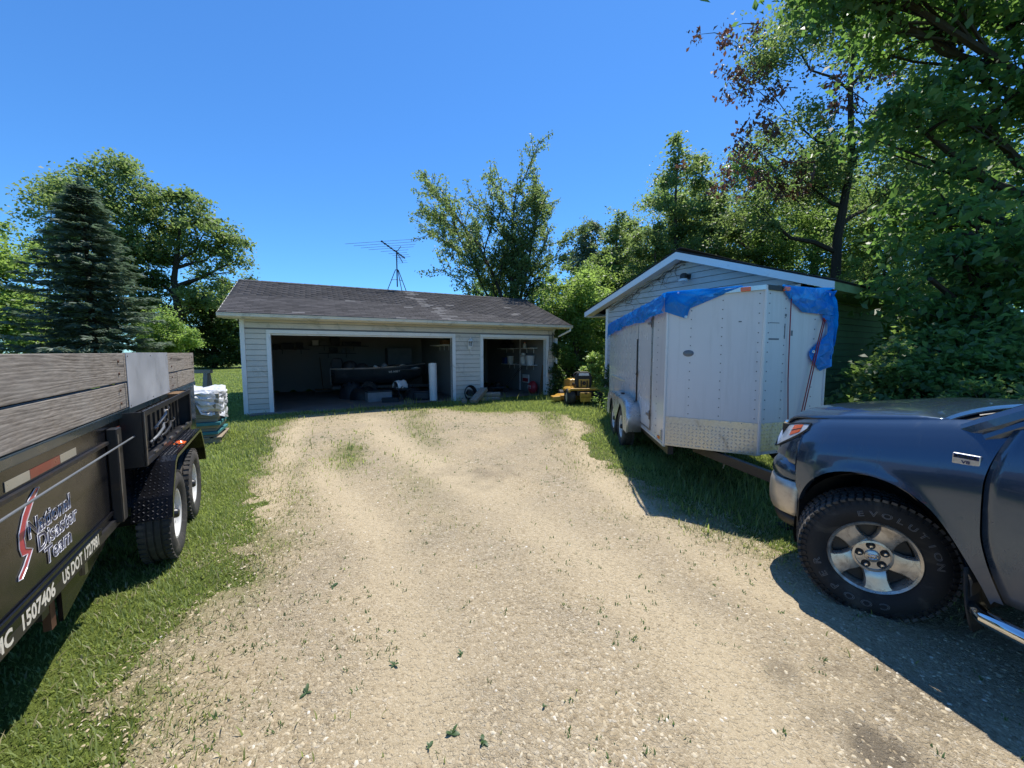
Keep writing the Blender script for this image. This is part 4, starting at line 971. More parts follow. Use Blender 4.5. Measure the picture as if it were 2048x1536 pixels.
# ================================================================== wheels
def tyre_prof(w_, Ro, Ri, grooves=3, bulge=.04):
    h = w_ / 2; H_ = Ro - Ri
    p = [(-h * .72, Ri - .004), (-h * .86, Ri + .012), (-h * 1.0, Ri + H_ * .35), (-h * (1 + bulge), Ri + H_ * .55), (-h * .97, Ri + H_ * .82), (-h * .86, Ro - .006)]
    n = grooves; tw = h * 1.6
    for k in range(n + 1):
        a = -tw / 2 + tw * k / (n + 1); b = -tw / 2 + tw * (k + 1) / (n + 1)
        p += [(a + .006, Ro), (b - .006, Ro)]
        if k < n: p += [(b - .005, Ro - .011), (b + .005, Ro - .011)]
    p += [(h * .86, Ro - .006), (h * .97, Ri + H_ * .82), (h * (1 + bulge), Ri + H_ * .55), (h * 1.0, Ri + H_ * .35), (h * .86, Ri + .012), (h * .72, Ri - .004)]
    return p
def trailer_wheel(parent, x, y, z, sx, Ro=.36, Ri=.205, w_=.215, tag_='white'):
    """steel trailer wheel, outer face towards sx"""
    wh = MB().lathe([(sx * q, r) for q, r in ((-.09, .03), (-.09, Ri - .03), (.07, Ri - .025), (.085, Ri - .012), (.085, Ri + .004), (.072, Ri + .006))], 36, 'x', (x, y, z)).build('wheel', M['white_rim'], parent, smooth=True)
    MB().lathe(tyre_prof(w_, Ro, Ri), 56, 'x', (x, y, z)).build('tyre', M['rubber_dust'], wh, smooth=True, angle=28)
    lug = MB(); n = 44
    for k in range(n):
        a = 2 * math.pi * k / n
        for q in (-.36, .36):
            rot = Matrix.Rotation(a, 3, 'X') @ Matrix.Rotation(.4 * (1 if q > 0 else -1), 3, 'Z')
            lug.box(Matrix.Rotation(a, 3, 'X') @ Vector((q * w_, 0, Ro + .001)) + Vector((x, y, z)), (w_ * .2, 2 * math.pi * Ro / n * .6, .012), Matrix.Rotation(a, 3, 'X'))
    tag(lug.build('tread_lugs', M['rubber_dust'], wh), kind='stuff')
    disc = MB().lathe([(sx * q, r) for q, r in ((.02, Ri - .026), (.035, Ri - .05), (.055, Ri * .62), (.045, Ri * .5), (.03, .08), (.03, .0))], 36, 'x', (x, y, z)).build('rim', M['white_rim'], wh, smooth=True)
    for k in range(8):
        a = 2 * math.pi * k / 8
        MB().lathe([(sx * .048, .002), (sx * .051, .016), (sx * .0465, .019)], 10, 'x', (x, y + Ri * .74 * math.cos(a), z + Ri * .74 * math.sin(a))).build('vent_hole', M['black_plastic'], wh)
        a += .39
        MB().lathe([(sx * .05, .0), (sx * .05, .009), (sx * .03, .010)], 6, 'x', (x, y + .075 * math.cos(a), z + .075 * math.sin(a))).build('lug_nut', M['worn_steel'], wh)
    MB().lathe([(sx * .10, .0), (sx * .10, .03), (sx * .085, .04), (sx * .03, .043)], 18, 'x', (x, y, z)).build('hub', M['black_frame'], wh, smooth=True)
    return wh
def lugs(name, parent, m, O, eu, ev, en, U, V_, sp=.034, L=.024, W_=.008, h=.0025, skip=None):
    """diamond-plate lugs over the rectangle O + u*eu + v*ev"""
    O, eu, ev, en = map(Vector, (O, eu, ev, en)); mb = MB()
    for i in range(int(U / sp)):
        for j in range(int(V_ / sp)):
            c = O + eu * ((i + .5) * sp) + ev * ((j + .5) * sp)
            if skip and skip((i + .5) * sp, (j + .5) * sp): continue
            s_ = 1 if (i + j) % 2 else -1
            a = (eu + ev * s_).normalized(); b = en.cross(a)
            mb.add([c - a * L / 2, c + b * W_ / 2, c + a * L / 2, c - b * W_ / 2, c + en * h - a * L * .25, c + en * h + a * L * .25], [(0, 1, 4), (1, 5, 4), (1, 2, 5), (2, 3, 5), (3, 4, 5), (3, 0, 4)])
    return tag(mb.build(name, m, parent), kind='stuff')

# ================================================================== DUMP TRAILER
TH = R(32); td = Vector((-math.sin(TH), math.cos(TH), 0)); tn = Vector((math.cos(TH), math.sin(TH), 0))
TZ = -.128
tl = td * 4.75 + tn * (-2.0)
dump = thing('dump_trailer', 'black dump trailer with weathered wooden side boards parked at left', 'trailer', (tl.x, tl.y, TZ), TH)
def Y_(s): return s - 4.75
BX, LX = 1.07, -1.03            # outer faces of the box
S0, S1 = 1.0, 7.25
zb, zr0, zr1 = .56, 1.255, 1.308
for x0, x1 in ((BX - .05, BX), (LX, LX + .05)):
    MB().bx(x0, x1, Y_(S0), Y_(S1), zb, zr0).build('steel_side', M['black_steel'], dump)
    MB().bx(min(x0, x1) - .012, max(x0, x1) + .02, Y_(S0) - .01, Y_(S1) + .01, zr0 + .001, zr1).build('top_rail', M['navy_rail'], dump, bevel=.006)
MB().bx(LX + .05, BX - .05, Y_(S0), Y_(S1), zb - .0, zb + .05).build('floor', M['black_frame'], dump)
MB().bx(LX + .05, BX - .05, Y_(S0), Y_(S0) + .05, zb + .05, zr0).build('end_wall', M['black_steel'], dump)
MB().bx(LX + .05, BX - .05, Y_(S1) - .05, Y_(S1), zb + .05, zr0).build('end_wall', M['black_steel'], dump)
# wooden boards
PLx = BX - .03
bz = [(zr1 + .003, 1.497), (1.510, 1.722)]
for (a, b, r) in ((S0, 4.02, 1), (4.026, 7.26, 1), (S0 - .05, 4.02, 0), (4.026, 6.03, 0), (6.036, 7.28, 0)):
    L = b - a
    o = MB().bx(-.02, .02, -L / 2, L / 2, bz[r][0], bz[r][1]).build('wood_plank', M['plank'], dump, bevel=.004)
    o.location = (PLx + .02 + .004 * r, Y_((a + b) / 2), 0)
    if b < 7 and a > 3: o.rotation_euler = (0, 0, .002)
for (a, b, r) in ((S0, 7.26, 1), (S0, 7.26, 0)):
    MB().bx(LX + .01, LX + .05, Y_(a), Y_(b), bz[r][0], bz[r][1]).build('wood_plank', M['plank'], dump, bevel=.004)
MB().bx(LX + .06, BX - .06, Y_(S1) - .05, Y_(S1) - .01, zr1, 1.70).build('wood_plank', M['plank'], dump, bevel=.004)
for s in (1.3, 3.88, 5.7, 7.1):
    MB().bx(PLx - .045, PLx - .002, Y_(s) - .045, Y_(s) + .045, zr0 - .2, 1.68).build('stake', M['plank'], dump)
    for z in (1.36, 1.455, 1.575, 1.665):
        MB().lathe([(0, .011), (.006, .009), (.007, .0)], 8, 'x', (PLx + .045, Y_(s) - .0, z)).build('bolt', M['brown_rust'], dump)
MB().bx(PLx + .046, PLx + .0495, Y_(4.06), Y_(5.50), 1.29, 1.728).build('metal_sheet', M['alu_sheet'], dump)
for (s, z) in ((4.09, 1.70), (4.78, 1.70), (5.47, 1.70), (4.09, 1.32), (4.78, 1.325), (5.47, 1.325)):
    MB().lathe([(0, .006), (.003, .005), (.0035, 0)], 8, 'x', (PLx + .0495, Y_(s), z)).build('screw', M['rivet'], dump)
# reflective tape
for (c, a, b) in (('w', 2.20, 2.335), ('w', 2.40, 2.60), ('r', 2.60, 2.90), ('w', 2.90, 3.10), ('r', 3.74, 4.0), ('w', 4.0, 4.16), ('r', 6.2, 6.5), ('w', 6.5, 6.8)):
    MB().bx(BX + .001, BX + .003, Y_(a), Y_(b) - .003, 1.160, 1.202).build('reflective_tape', M['red_tape' if c == 'r' else 'white_tape'], dump)
MB().bx(BX, BX + .018, Y_(S0), Y_(3.6), 1.125, 1.143).build('side_rib', M['black_frame'], dump)
MB().bx(BX, BX + .012, Y_(S0), Y_(3.62), .645, .675).build('side_rib', M['black_steel'], dump, bevel=.004)
# posts, rod, rack
for s in (3.62, 6.35): MB().bx(BX + .001, BX + .055, Y_(s) - .05, Y_(s) + .05, .58, 1.22).build('side_post', M['black_frame'], dump, bevel=.006)
MB().bx(BX + .0555, BX + .058, Y_(3.62) - .048, Y_(3.62) - .030, .60, 1.18).build('post_edge', M['worn_steel'], dump)
MB().tube([(BX + .06, Y_(S0), 1.095), (BX + .06, Y_(2.6), 1.105), (BX + .075, Y_(3.9), 1.115)], .006, 8).build('tarp_rod', M['cable'], dump, smooth=True)
RX_ = BX + .135; r0, r1, rz0, rz1 = 3.86, 5.9, .88, 1.295
for (a, b, c, d) in ((r0, r1, rz1 - .045, rz1), (r0, r1, rz0, rz0 + .045), (r0, r0 + .05, rz0 + .045, rz1 - .045), (r1 - .05, r1, rz0 + .045, rz1 - .045)):
    MB().bx(RX_ - .012, RX_, Y_(a), Y_(b), c, d).build('rack_frame', M['black_frame'], dump, bevel=.003)
MB().bx(RX_ + .0, RX_ + .003, Y_(r0) + .004, Y_(r0) + .016, rz0 + .01, rz1 - .01).build('rack_edge', M['worn_steel'], dump)
MB().bx(BX + .002, RX_ - .013, Y_(r0), Y_(r0) + .012, rz0, rz1 - .006).build('rack_end', M['black_frame'], dump)
MB().bx(BX + .002, RX_ - .013, Y_(r1) - .012, Y_(r1), rz0, rz1 - .006).build('rack_end', M['black_frame'], dump)
MB().bx(BX + .002, RX_ - .013, Y_(r0) + .013, Y_(r1) - .013, rz0, rz0 + .01).build('rack_floor', M['black_frame'], dump)
k = 0; s = r0 + .08
while s < r1 - .08:
    MB().bx(BX + .003, BX + .02 + .016 * (k % 2), Y_(s), Y_(s) + .075, rz0 + .03, rz1 - .05).build('rack_rib', M['black_plastic'], dump); s += .085; k += 1
MB().bx(BX + .01, RX_ - .03, Y_(5.4), Y_(5.75), rz1 - .05, rz1 - .005).build('rack_timber', M['brownwood'], dump)
for k in range(6):
    s = r0 + .25 + k * .29
    MB().bx(RX_ - .012, RX_ + .004, Y_(s), Y_(s) + .1, rz0 + .047, rz0 + .064).build('rack_slot', M['worn_steel'], dump)
# fender
fy0, fy1, fz0, fz1 = 3.93, 5.93, .44, .865
prof = [(fy0, fz0), (fy0 + .06, fz0 + .16), (fy0 + .20, fz1 - .09), (fy0 + .25, fz1 - .03), (fy0 + .33, fz1), (fy1 - .33, fz1), (fy1 - .25, fz1 - .03), (fy1 - .20, fz1 - .09), (fy1 - .06, fz0 + .16), (fy1, fz0)]
FX = BX + .245
MB().grid([[(BX + .001, Y_(a), z), (FX, Y_(a), z)] for a, z in prof]).build('fender', M['black_steel'], dump, solid=.006)
lip = []
for i, (a, z) in enumerate(prof):
    cx, cz = 4.93, .3; v = Vector((a - cx, z - cz)); v = v * (1 - .045 / v.length)
    lip.append([(FX, Y_(a), z), (FX, Y_(cx + v.x), cz + v.y)])
MB().grid(lip).build('fender_lip', M['black_steel'], dump, solid=.005)
def seglug(i, m='lug_steel'):
    a = Vector((0, Y_(prof[i][0]), prof[i][1])); b = Vector((0, Y_(prof[i + 1][0]), prof[i + 1][1])); ev = (b - a).normalized(); en = Vector((1, 0, 0)).cross(ev)
    lugs('tread_lugs', dump, M[m], a + Vector((BX + .005, 0, 0)) + en * .0005, (1, 0, 0), ev, en, .235, (b - a).length, .027, .024, .009, .0035)
for i in range(0, 5): seglug(i)
t_ = MB().lathe([(0, .032), (.012, .034), (.022, .022), (.024, 0)], 14, 'z', (FX - .06, Y_(4.78), fz1 + .003)).build('marker_light', M['amber'], dump, smooth=True)
MB().bx(FX - .10, FX - .02, Y_(4.72), Y_(4.84), fz1 + .001, fz1 + .007).build('light_base', M['orange'], dump)
MB().tube([(FX - .05, Y_(4.62), fz1 + .02), (FX - .09, Y_(4.66), fz1 + .04)], .006, 5).build('light_wire', M['black_plastic'], dump)
for s in (4.29, 5.19):
    trailer_wheel(dump, BX + .125, Y_(s), .352, 1); trailer_wheel(dump, LX - .125, Y_(s), .352, -1)
    MB().tube([(LX - .02, Y_(s), .352), (BX + .02, Y_(s), .352)], .04, 8).build('axle', M['black_frame'], dump)
for x in (-.5, .54): MB().bx(x - .05, x + .05, Y_(S0 - .6), Y_(S1), .40, zb - .001).build('chassis_rail', M['black_frame'], dump)
for k in range(9): MB().bx(LX + .02, BX - .02, Y_(S0 + .2 + k * .72), Y_(S0 + .27 + k * .72), zb - .09, zb - .002).build('cross_member', M['black_frame'], dump)
MB().prism([(Y_(2.82), .56), (Y_(3.55), .56), (Y_(3.45), .50), (Y_(3.0), .40), (Y_(2.82), .36)], BX - .03, BX - .012, 'yz').build('gusset_plate', M['black_steel'], dump)
MB().bx(BX - .06, BX - .031, Y_(2.75), Y_(2.80), .36, .56).build('gusset_flange', M['brown_rust'], dump)
MB().bx(BX - .012, BX + .0, Y_(3.08), Y_(3.12), .47, .60).build('tie_down', M['worn_steel'], dump)
MB().bx(BX + .001, BX + .02, Y_(S0), Y_(3.66), zb - .002, zb + .05).build('lower_rail', M['black_frame'], dump)
# lettering and logo on the near side panel
TX = BX + .0015
for body, s, z, sz, inkm in (('National', 2.53, .905, .100, 'navy_ink'), ('Disaster', 2.60, .818, .100, 'navy_ink'), ('Team', 2.655, .728, .100, 'navy_ink')):
    mt = basis((0, 1, 0), (0, 0, 1), (1, 0, 0), (TX, Y_(s), z))
    text_obj('lettering', body, sz * 1.12, M[inkm], dump, mt, bold=.0030, sx=1.14)
    text_obj('lettering_outline', body, sz * 1.12, M['silver_ink'], dump, mt @ Matrix.Translation((0, 0, .0012)), outline=.0016, bold=.0030, sx=1.14)
sw = [(2.665, 1.11), (2.60, 1.06), (2.53, .99), (2.50, .93), (2.505, .885), (2.56, .86), (2.50, .80), (2.455, .77), (2.425, .775), (2.43, .79), (2.475, .82), (2.515, .855), (2.47, .862), (2.455, .90), (2.46, .96), (2.505, 1.03), (2.56, 1.08), (2.63, 1.115)]
MB().prism([(Y_(a), b - .005) for a, b in sw], TX - .0005, TX + .0004, 'yz').build('logo_swoosh', M['swoosh'], dump)
MB().tube([(TX + .001, Y_(a), b - .005) for a, b in sw + sw[:1]], .0022, 4, False).build('logo_outline', M['silver_ink'], dump)
def dump_text(body, s0_, s1_, z, h):
    me = text_mesh(body, h * 1.38, bold=.003); xs = [v.co.x for v in me.vertices]
    me.transform(Matrix.Diagonal(((s1_ - s0_) / (max(xs) - min(xs)), 1, 1, 1))); setmat(me, M['cream_ink'])
    o = bpy.data.objects.new('lettering', me); link(o, dump); o.matrix_local = basis((0, 1, 0), (0, 0, 1), (1, 0, 0), (BX + .0205, Y_(s0_), z))
zt = .577
MB().bx(BX + .012, BX + .0195, Y_(S0), Y_(3.3), zb + .004, .648).build('lettering_plate', M['black_steel'], dump)
dump_text('US DOT 1727981', 2.75, 3.24, zt, .065); dump_text('1507406', 2.36, 2.655, zt, .066); dump_text('MC', 2.17, 2.30, zt, .066)
# bungee straps lying in the rack, orange flag
for k, (s, z, L, lb) in enumerate(((4.75, 1.12, .45, 'grey bungee strap hooked highest in the trailer\'s side rack'), (4.62, 1.01, .5, 'grey bungee strap hooked in the middle of the side rack'), (4.9, .98, .55, 'dark bungee strap hooked lowest in the side rack'))):
    q = thing('bungee_strap', lb, 'strap', dump.location + tn * (BX + .06) + td * Y_(s) + Vector((0, 0, z)), TH, 'bungee straps in the trailer rack')
    MB().tube([(.0, -L / 2, -.06 + .02 * k), (.02, -L / 6, -.01), (.03, L / 6, .03), (.0, L / 2, .05)], .012, 6).build('cord', M['cable' if k < 2 else 'black_plastic'], q, smooth='all')
    for y, z_ in ((-L / 2, -.06 + .02 * k), (L / 2, .05)):
        MB().tube([(0, y, z_), (.02, y * 1.08, z_), (.03, y * 1.12, z_ + .02), (.02, y * 1.14, z_ + .035)], .005, 5).build('hook', M['worn_steel'], q)
q = thing('orange_flag', 'orange plastic flag hanging on the near end of the dump trailer', 'flag', dump.location + tn * (BX + .04) + td * Y_(2.05) + Vector((0, 0, .52)), TH)
MB().grid([[(.02 * math.sin(i + j), -.06 + .1 * j / 3 + .03 * (i == 0), .16 - .05 * i) for j in range(4)] for i in range(5)]).build('flag_cloth', M['orange'], q, solid=.003)
MB().tube([(0, -.05, .18), (0, .06, .18)], .006, 6).build('flag_rod', M['cable'], q)

# ================================================================== PALLET STACK
px, py = -6.02, 7.23
pal = thing('wooden_pallet', 'pale wooden pallet under the plastic-wrapped stack beside the lawn', 'pallet', (px, py, gzp(px, py) + .002), R(29))
for k in range(3): MB().bx(-.5, .5, -.48 + .43 * k, -.38 + .43 * k, 0, .09).build('stringer', M['slat'], pal)
for k in range(6): MB().bx(-.5 + .18 * k, -.38 + .18 * k, -.5, .5, .091, .11).build('deck_board', M['slat'], pal)
rg = random.Random(3); z = .112; LY = []
for k in range(11):
    h = [.045, .05, .05, .055, .06, .075, .08, .085, .085, .09, .085][k]
    LY.append((z, h)); z += h + .003
for k, (z, h) in enumerate(LY):
    jx, jy = rg.uniform(-.05, .05), rg.uniform(-.05, .03)
    nm, lb0, mm = ('carton', 'carton', 'carton')
    q = thing('carton_layer', 'layer of flat cartons, number %s up from the pallet, in the wrapped stack' % ['one', 'two', 'three', 'four', 'five', 'six', 'seven', 'eight', 'nine', 'ten', 'eleven'][k], 'cartons', (px + jx, py + jy, gzp(px, py) + .002 + z), R(29 + rg.uniform(-3, 3)), 'carton layers on the pallet')
    MB().bx(-.46, .03, -.46, .46, 0, h).build('carton', M['carton'], q, bevel=.006)
    MB().bx(.033, .48, -.45, .46, 0, h).build('carton', M[['slat', 'teal', 'carton', 'slat', 'teal', 'carton', 'carton', 'carton', 'carton', 'carton', 'carton'][k]], q, bevel=.006)
ztop = LY[-1][0] + LY[-1][1]
q = thing('plastic_wrap', 'crumpled white plastic sheeting draped over the carton stack', 'plastic sheet', (px, py, gzp(px, py) + .002), R(29))
rn = np.random.RandomState(2); P = []
n1, n2 = 34, 40
for i in range(n1):
    row = []; f = i / (n1 - 1)
    for j in range(n2):
        a = 2 * math.pi * j / (n2 - 1)
        # rounded square section
        c, s = math.cos(a), math.sin(a); sq = 1 / max(abs(c), abs(s)) ; rad = .525 * min(sq, 1.20)
        drop = .08 + .42 * max(0., math.cos(a + .15)) ** 1.1 + .05 * math.sin(5 * a) + .04 * math.sin(11 * a + 1)
        if f < .45: r_ = rad * (f / .45) ** .8; zz = ztop + .05 + .05 * math.sin(7 * r_ * c + 2) * math.cos(6 * r_ * s)
        else: r_ = rad * (1.0 + .05 * math.sin(9 * a) * (f - .45)); zz = ztop + .03 - drop * (f - .45) / .55
        aw = (j % (n2 - 1))
        rn2 = np.random.RandomState(1000 + i * 97 + aw if i else 1000)
        row.append((r_ * c + rn2.uniform(-.012, .035) * (f > .1), r_ * s + rn2.uniform(-.012, .035) * (f > .1), zz + rn2.uniform(-.03, .03)))
    P.append(row)
MB().grid(P).build('sheet', M['plastic_wrap'], q, smooth='all')
P2 = [[(-.2 + .4 * i / 8 + rn.uniform(-.01, .01), -.15 + .5 * j / 8 + rn.uniform(-.01, .01), ztop + .13 + .05 * math.sin(i * 1.1) * math.cos(j * .9) - .006 * ((i - 4) ** 2 + (j - 4) ** 2) * .8) for j in range(9)] for i in range(9)]
MB().grid(P2).build('loose_fold', M['plastic_wrap'], q, smooth='all')
# low wooden stand behind the stack
sx_, sy_ = -7.75, 9.25
q = thing('sawhorse', 'low dark wooden stand on the lawn behind the wrapped stack', 'stand', (sx_, sy_, gzp(sx_, sy_)), R(10))
MB().bx(-.75, .55, -.06, .06, 1.12, 1.20).build('beam', M['plank'], q)
for x in (-.6, .45):
    for y in (-.25, .25): MB().bar((x, y, 0), (x, y * .15, 1.12), .09, .05).build('leg', M['plank'], q)
    MB().bar((x, -.16, .5), (x, .16, .5), .05, .03).build('brace', M['plank'], q)

# ================================================================== ENCLOSED CARGO TRAILER
EA = R(-6.36); EW, EK, EL = 1.83, .438, 5.15
enc = thing('cargo_trailer', 'white enclosed cargo trailer with a V-shaped nose and blue tarp on top', 'trailer', (1.93, 4.885, 0), EA)
def ept(x, y, z): return Vector((1.93 + math.cos(EA) * x - math.sin(EA) * y, 4.885 + math.sin(EA) * x + math.cos(EA) * y, z))
zB, zP, zT, zTip = .438, .80, 2.30, 2.335
# side walls, nose panels, rear and roof as parts
MB().bx(0, .03, .02, EL, zB, zT).build('side_wall', M['trailer_white'], enc)
MB().bx(EW - .03, EW, .02, EL, zB, zT).build('side_wall', M['trailer_white'], enc)
MB().bx(.03, EW - .03, EL - .03, EL, zB, zT).build('rear_door', M['trailer_white'], enc)
fl = math.hypot(EW / 2, EK)
def nose(side, w0, w1, z0, z1, off, th, name, m, ztilt=0):
    """panel on a nose face; w from the outer corner to the tip (side 0) or from the tip (side 1)"""
    A_, B_ = (Vector((0, 0, 0)), Vector((EW / 2, -EK, 0))) if side == 0 else (Vector((EW / 2, -EK, 0)), Vector((EW, 0, 0)))
    u = (B_ - A_).normalized(); n_ = Vector((u.y, -u.x, 0))
    p = lambda w_, z, o: A_ + u * w_ + n_ * o + Vector((0, 0, z))
    k = lambda w_: ztilt * (w_ / fl if side == 0 else 1 - w_ / fl)
    vs = [p(w0, z0, off), p(w1, z0, off), p(w1, z1 + k(w1), off), p(w0, z1 + k(w0), off), p(w0, z0, off - th), p(w1, z0, off - th), p(w1, z1 + k(w1), off - th), p(w0, z1 + k(w0), off - th)]
    return MB().add(vs, [(0, 1, 2, 3), (7, 6, 5, 4), (0, 4, 5, 1), (1, 5, 6, 2), (2, 6, 7, 3), (3, 7, 4, 0)]).build(name, m, enc)
def npt(side, w_, z, off):
    A_, B_ = (Vector((0, 0, 0)), Vector((EW / 2, -EK, 0))) if side == 0 else (Vector((EW / 2, -EK, 0)), Vector((EW, 0, 0)))
    u = (B_ - A_).normalized(); n_ = Vector((u.y, -u.x, 0)); return A_ + u * w_ + n_ * off + Vector((0, 0, z)), u, n_
nose(0, 0, fl, zB, zT, 0, .03, 'nose_panel', M['trailer_nose'], zTip - zT)
nose(1, 0, .36, zB, zTip - .02, .0, .03, 'nose_panel', M['trailer_nose'], .012)
nose(1, .362, fl, zB, zT, .0, .03, 'nose_panel', M['trailer_nose'], .02)
MB().tube([(EW / 2, -EK - .004, zB), (EW / 2, -EK - .004, zTip)], .018, 8).build('corner_trim', M['trailer_white'], enc, smooth=True)
for x in (0, EW): MB().tube([(x, -.0, zB), (x, -.0, zT)], .016, 8).build('corner_trim', M['trailer_white'], enc, smooth=True)
ro = []
for (y, k) in ((EL, 0), (.0, 0)): ro.append([(x_, y, zT + .05 * (1 - (2 * x_ / EW - 1) ** 2)) for x_ in [EW * i / 10 for i in range(11)]])
ro.append([(x_, -EK * (1 - abs(2 * x_ / EW - 1)), zT + .035 * (1 - abs(2 * x_ / EW - 1)) + .006) for x_ in [EW * i / 10 for i in range(11)]])
MB().grid(ro).build('roof', M['trailer_white'], enc, solid=.02)
# cap strip and clearance lights along the top of the nose
for sd, w0, w1, mm in ((0, .5, fl, 'alu'), (1, .0, .34, 'black_plastic')):
    a, u, n_ = npt(sd, w0, zT, .012); b, _, _ = npt(sd, w1, zT, .012)
    hz = lambda w_: (zTip - zT) * (w_ / fl if sd == 0 else 1 - w_ / fl)
    MB().bar(a + Vector((0, 0, hz(w0) - .02)), b + Vector((0, 0, hz(w1) - .02)), .02, .05).build('top_cap', M[mm], enc)
for sd, w_ in ((0, .82), (1, .28)):
    a, u, n_ = npt(sd, w_, zTip - .03, .024)
    MB().box(a, (.10, .022, .045), Matrix.Rotation(math.atan2(u.y, u.x), 3, 'Z')).build('clearance_light', M['amber'], enc, bevel=.006)
# tread plate along the bottom of the nose
nose(0, .0, fl, zB - .01, zP, .006, .005, 'tread_plate', M['alu_plate'])
nose(1, .0, fl, zB + .04, zP, .006, .005, 'tread_plate', M['alu_plate'])
for sd in (0, 1):
    a, u, n_ = npt(sd, .015, zB + (.05 if sd else .0), .0065)
    lugs('tread_lugs', enc, M['alu_plate'], a, u, (0, 0, 1), n_, fl - .03, zP - zB - .06, .042, .034, .012, .0028)
    for z in (zP - .012, zB + .02):
        mb = MB()
        for k in range(9):
            c, _, _ = npt(sd, .06 + (fl - .12) * k / 8, z, .008); mb.ball(c, .006, 6, 4)
        tag(mb.build('rivets', M['alu'], enc), kind='stuff')
# rivet columns
def rivets(cols, fn):
    mb = MB()
    for w_, z0, z1, n_ in cols:
        for k in range(n_): mb.ball(fn(w_, z0 + (z1 - z0) * k / (n_ - 1)), .0065, 6, 4)
    tag(mb.build('rivets', M['rivet'], enc), kind='stuff')
rivets([(.27, .85, 2.1, 13), (.60, .85, 2.2, 14), (.96, .85, 2.25, 14)], lambda a, z: npt(0, a, z, .001)[0])
rivets([(.06, .85, 2.25, 14), (.31, .85, 2.2, 14), (.80, .85, 2.1, 12)], lambda a, z: npt(1, a, z, .001)[0])
rivets([(.02, .5, 2.2, 22), (.42, .5, 2.2, 18)] + [(1.95 + .40 * k, 1.0, 2.2, 11) for k in range(8)], lambda a, z: Vector((-.001, a, z)))
for k in range(8): MB().bx(-.0015, -.0002, 1.965 + .4 * k, 1.968 + .4 * k, zB + .05, zT).build('panel_seam', M['alu'], enc)
# side door
dy0, dy1, dz0, dz1 = .70, 1.62, .475, 2.19
MB().bx(-.012, -.001, dy0 + .02, dy1 - .02, dz0 + .02, dz1 - .02).build('door', M['trailer_white'], enc, bevel=.004)
for (a, b, c, d) in ((dy0, dy0 + .022, dz0, dz1), (dy1 - .022, dy1, dz0, dz1), (dy0 + .022, dy1 - .022, dz0, dz0 + .022), (dy0 + .022, dy1 - .022, dz1 - .022, dz1)):
    MB().bx(-.019, -.0005, a, b, c, d).build('door_frame', M['worn_steel'], enc, bevel=.003)
for z in (2.02, .70):
    MB().bx(-.028, -.0195, dy0 - .02, dy0 + .03, z - .065, z + .065).build('hinge', M['brown_rust'], enc, bevel=.004)
    MB().prism([(dy0 + .0, z - .022), (dy0 + .17, z - .016), (dy0 + .19, z), (dy0 + .17, z + .016), (dy0, z + .022)], -.036, -.0285, 'yz').build('hinge_strap', M['worn_steel'], enc)
MB().tube([(-.03, dy1 - .005, .72), (-.03, dy1 - .005, 1.82)], .011, 8).build('lock_bar', M['black_frame'], enc, smooth=True)
MB().bx(-.035, -.0195, dy1 - .05, dy1 + .03, 1.20, 1.30).build('latch', M['brown_rust'], enc, bevel=.006)
MB().tube([(-.04, dy1 + .0, 1.25), (-.06, dy1 - .1, 1.24), (-.05, dy1 - .16, 1.30)], .009, 6).build('latch_handle', M['black_frame'], enc)
MB().bx(-.016, -.0008, 2.9, 4.7, 1.02, 1.06).build('side_stripe', M['cream'], enc)
MB().bx(-.022, -.0005, .08, .12, .47, .60).build('side_hook', M['alu'], enc)
MB().bx(-.014, -.0005, .20, .28, zB + .02, zB + .06).build('side_marker', M['amber'], enc, bevel=.004)
MB().bx(-.008, .02, .0, EL, zB - .03, zB + .0).build('bottom_rail', M['trailer_white'], enc)
# marker lamp, stains, labels on the nose
a, u, n_ = npt(0, .25, 1.59, .002)
rot = Matrix.Rotation(math.atan2(u.y, u.x), 3, 'Z')
MB().ball((0, 0, 0), (.055, .014, .032), 16, 8).build('side_lamp', M['clear_lens'], enc, smooth=True).matrix_local = Matrix.Translation(a) @ rot.to_4x4()
o = MB().ball((0, 0, 0), (.062, .010, .040), 16, 8).build('lamp_bezel', M['grey_mark'], enc, smooth=True); o.matrix_local = Matrix.Translation(a) @ rot.to_4x4()
for (sd, w_, z, ww, hh) in ((1, .15, 1.93, .15, .008), (1, .15, 1.75, .16, .018), (1, .43, 1.82, .03, .06), (1, .315, 1.84, .014, .17), (0, .78, 1.95, .03, .014), (1, .32, 2.02, .03, .03)):
    a, u, n_ = npt(sd, w_, z, .0012)
    MB().box(a, (ww, .001, hh), Matrix.Rotation(math.atan2(u.y, u.x), 3, 'Z')).build('sticker_residue', M['grey_mark'], enc)
# fender and wheels
fp = []
fy0, fy1, fz = 1.30, 3.62, .765
for i in range(25):
    f = i / 24
    ang = math.pi * f
    fp.append((2.47 - 1.16 * math.copysign(abs(math.cos(ang)) ** .42, math.cos(ang)), .30 + .50 * abs(math.sin(ang)) ** .42))
MB().grid([[(-.235, y, z), (-.20, y, z + .022), (-.001, y, z + .022)] for y, z in fp]).build('fender', M['fender_silver'], enc, smooth='all', solid=.004)
cb = MB()
for i in range(24):
    y0, z0 = fp[i]; y1, z1 = fp[i + 1]
    def low(y):
        a = [math.sqrt(max(0, .40 ** 2 - (y - c) ** 2)) + .31 if abs(y - c) < .40 else .31 for c in (2.02, 2.92)]
        return max(a)
    cb.add([(-.236, y0, z0), (-.236, y1, z1), (-.236, y1, min(z1, max(low(y1), .3))), (-.236, y0, min(z0, max(low(y0), .3)))], [(0, 1, 2, 3)])
cb.build('fender_skirt', M['fender_silver'], enc, solid=.004)
MB().bx(-.14, -.08, 2.40, 2.50, .824, .845).build('fender_lamp', M['brown_rust'], enc, bevel=.004)
gze = gzp(2.2, 7.2)
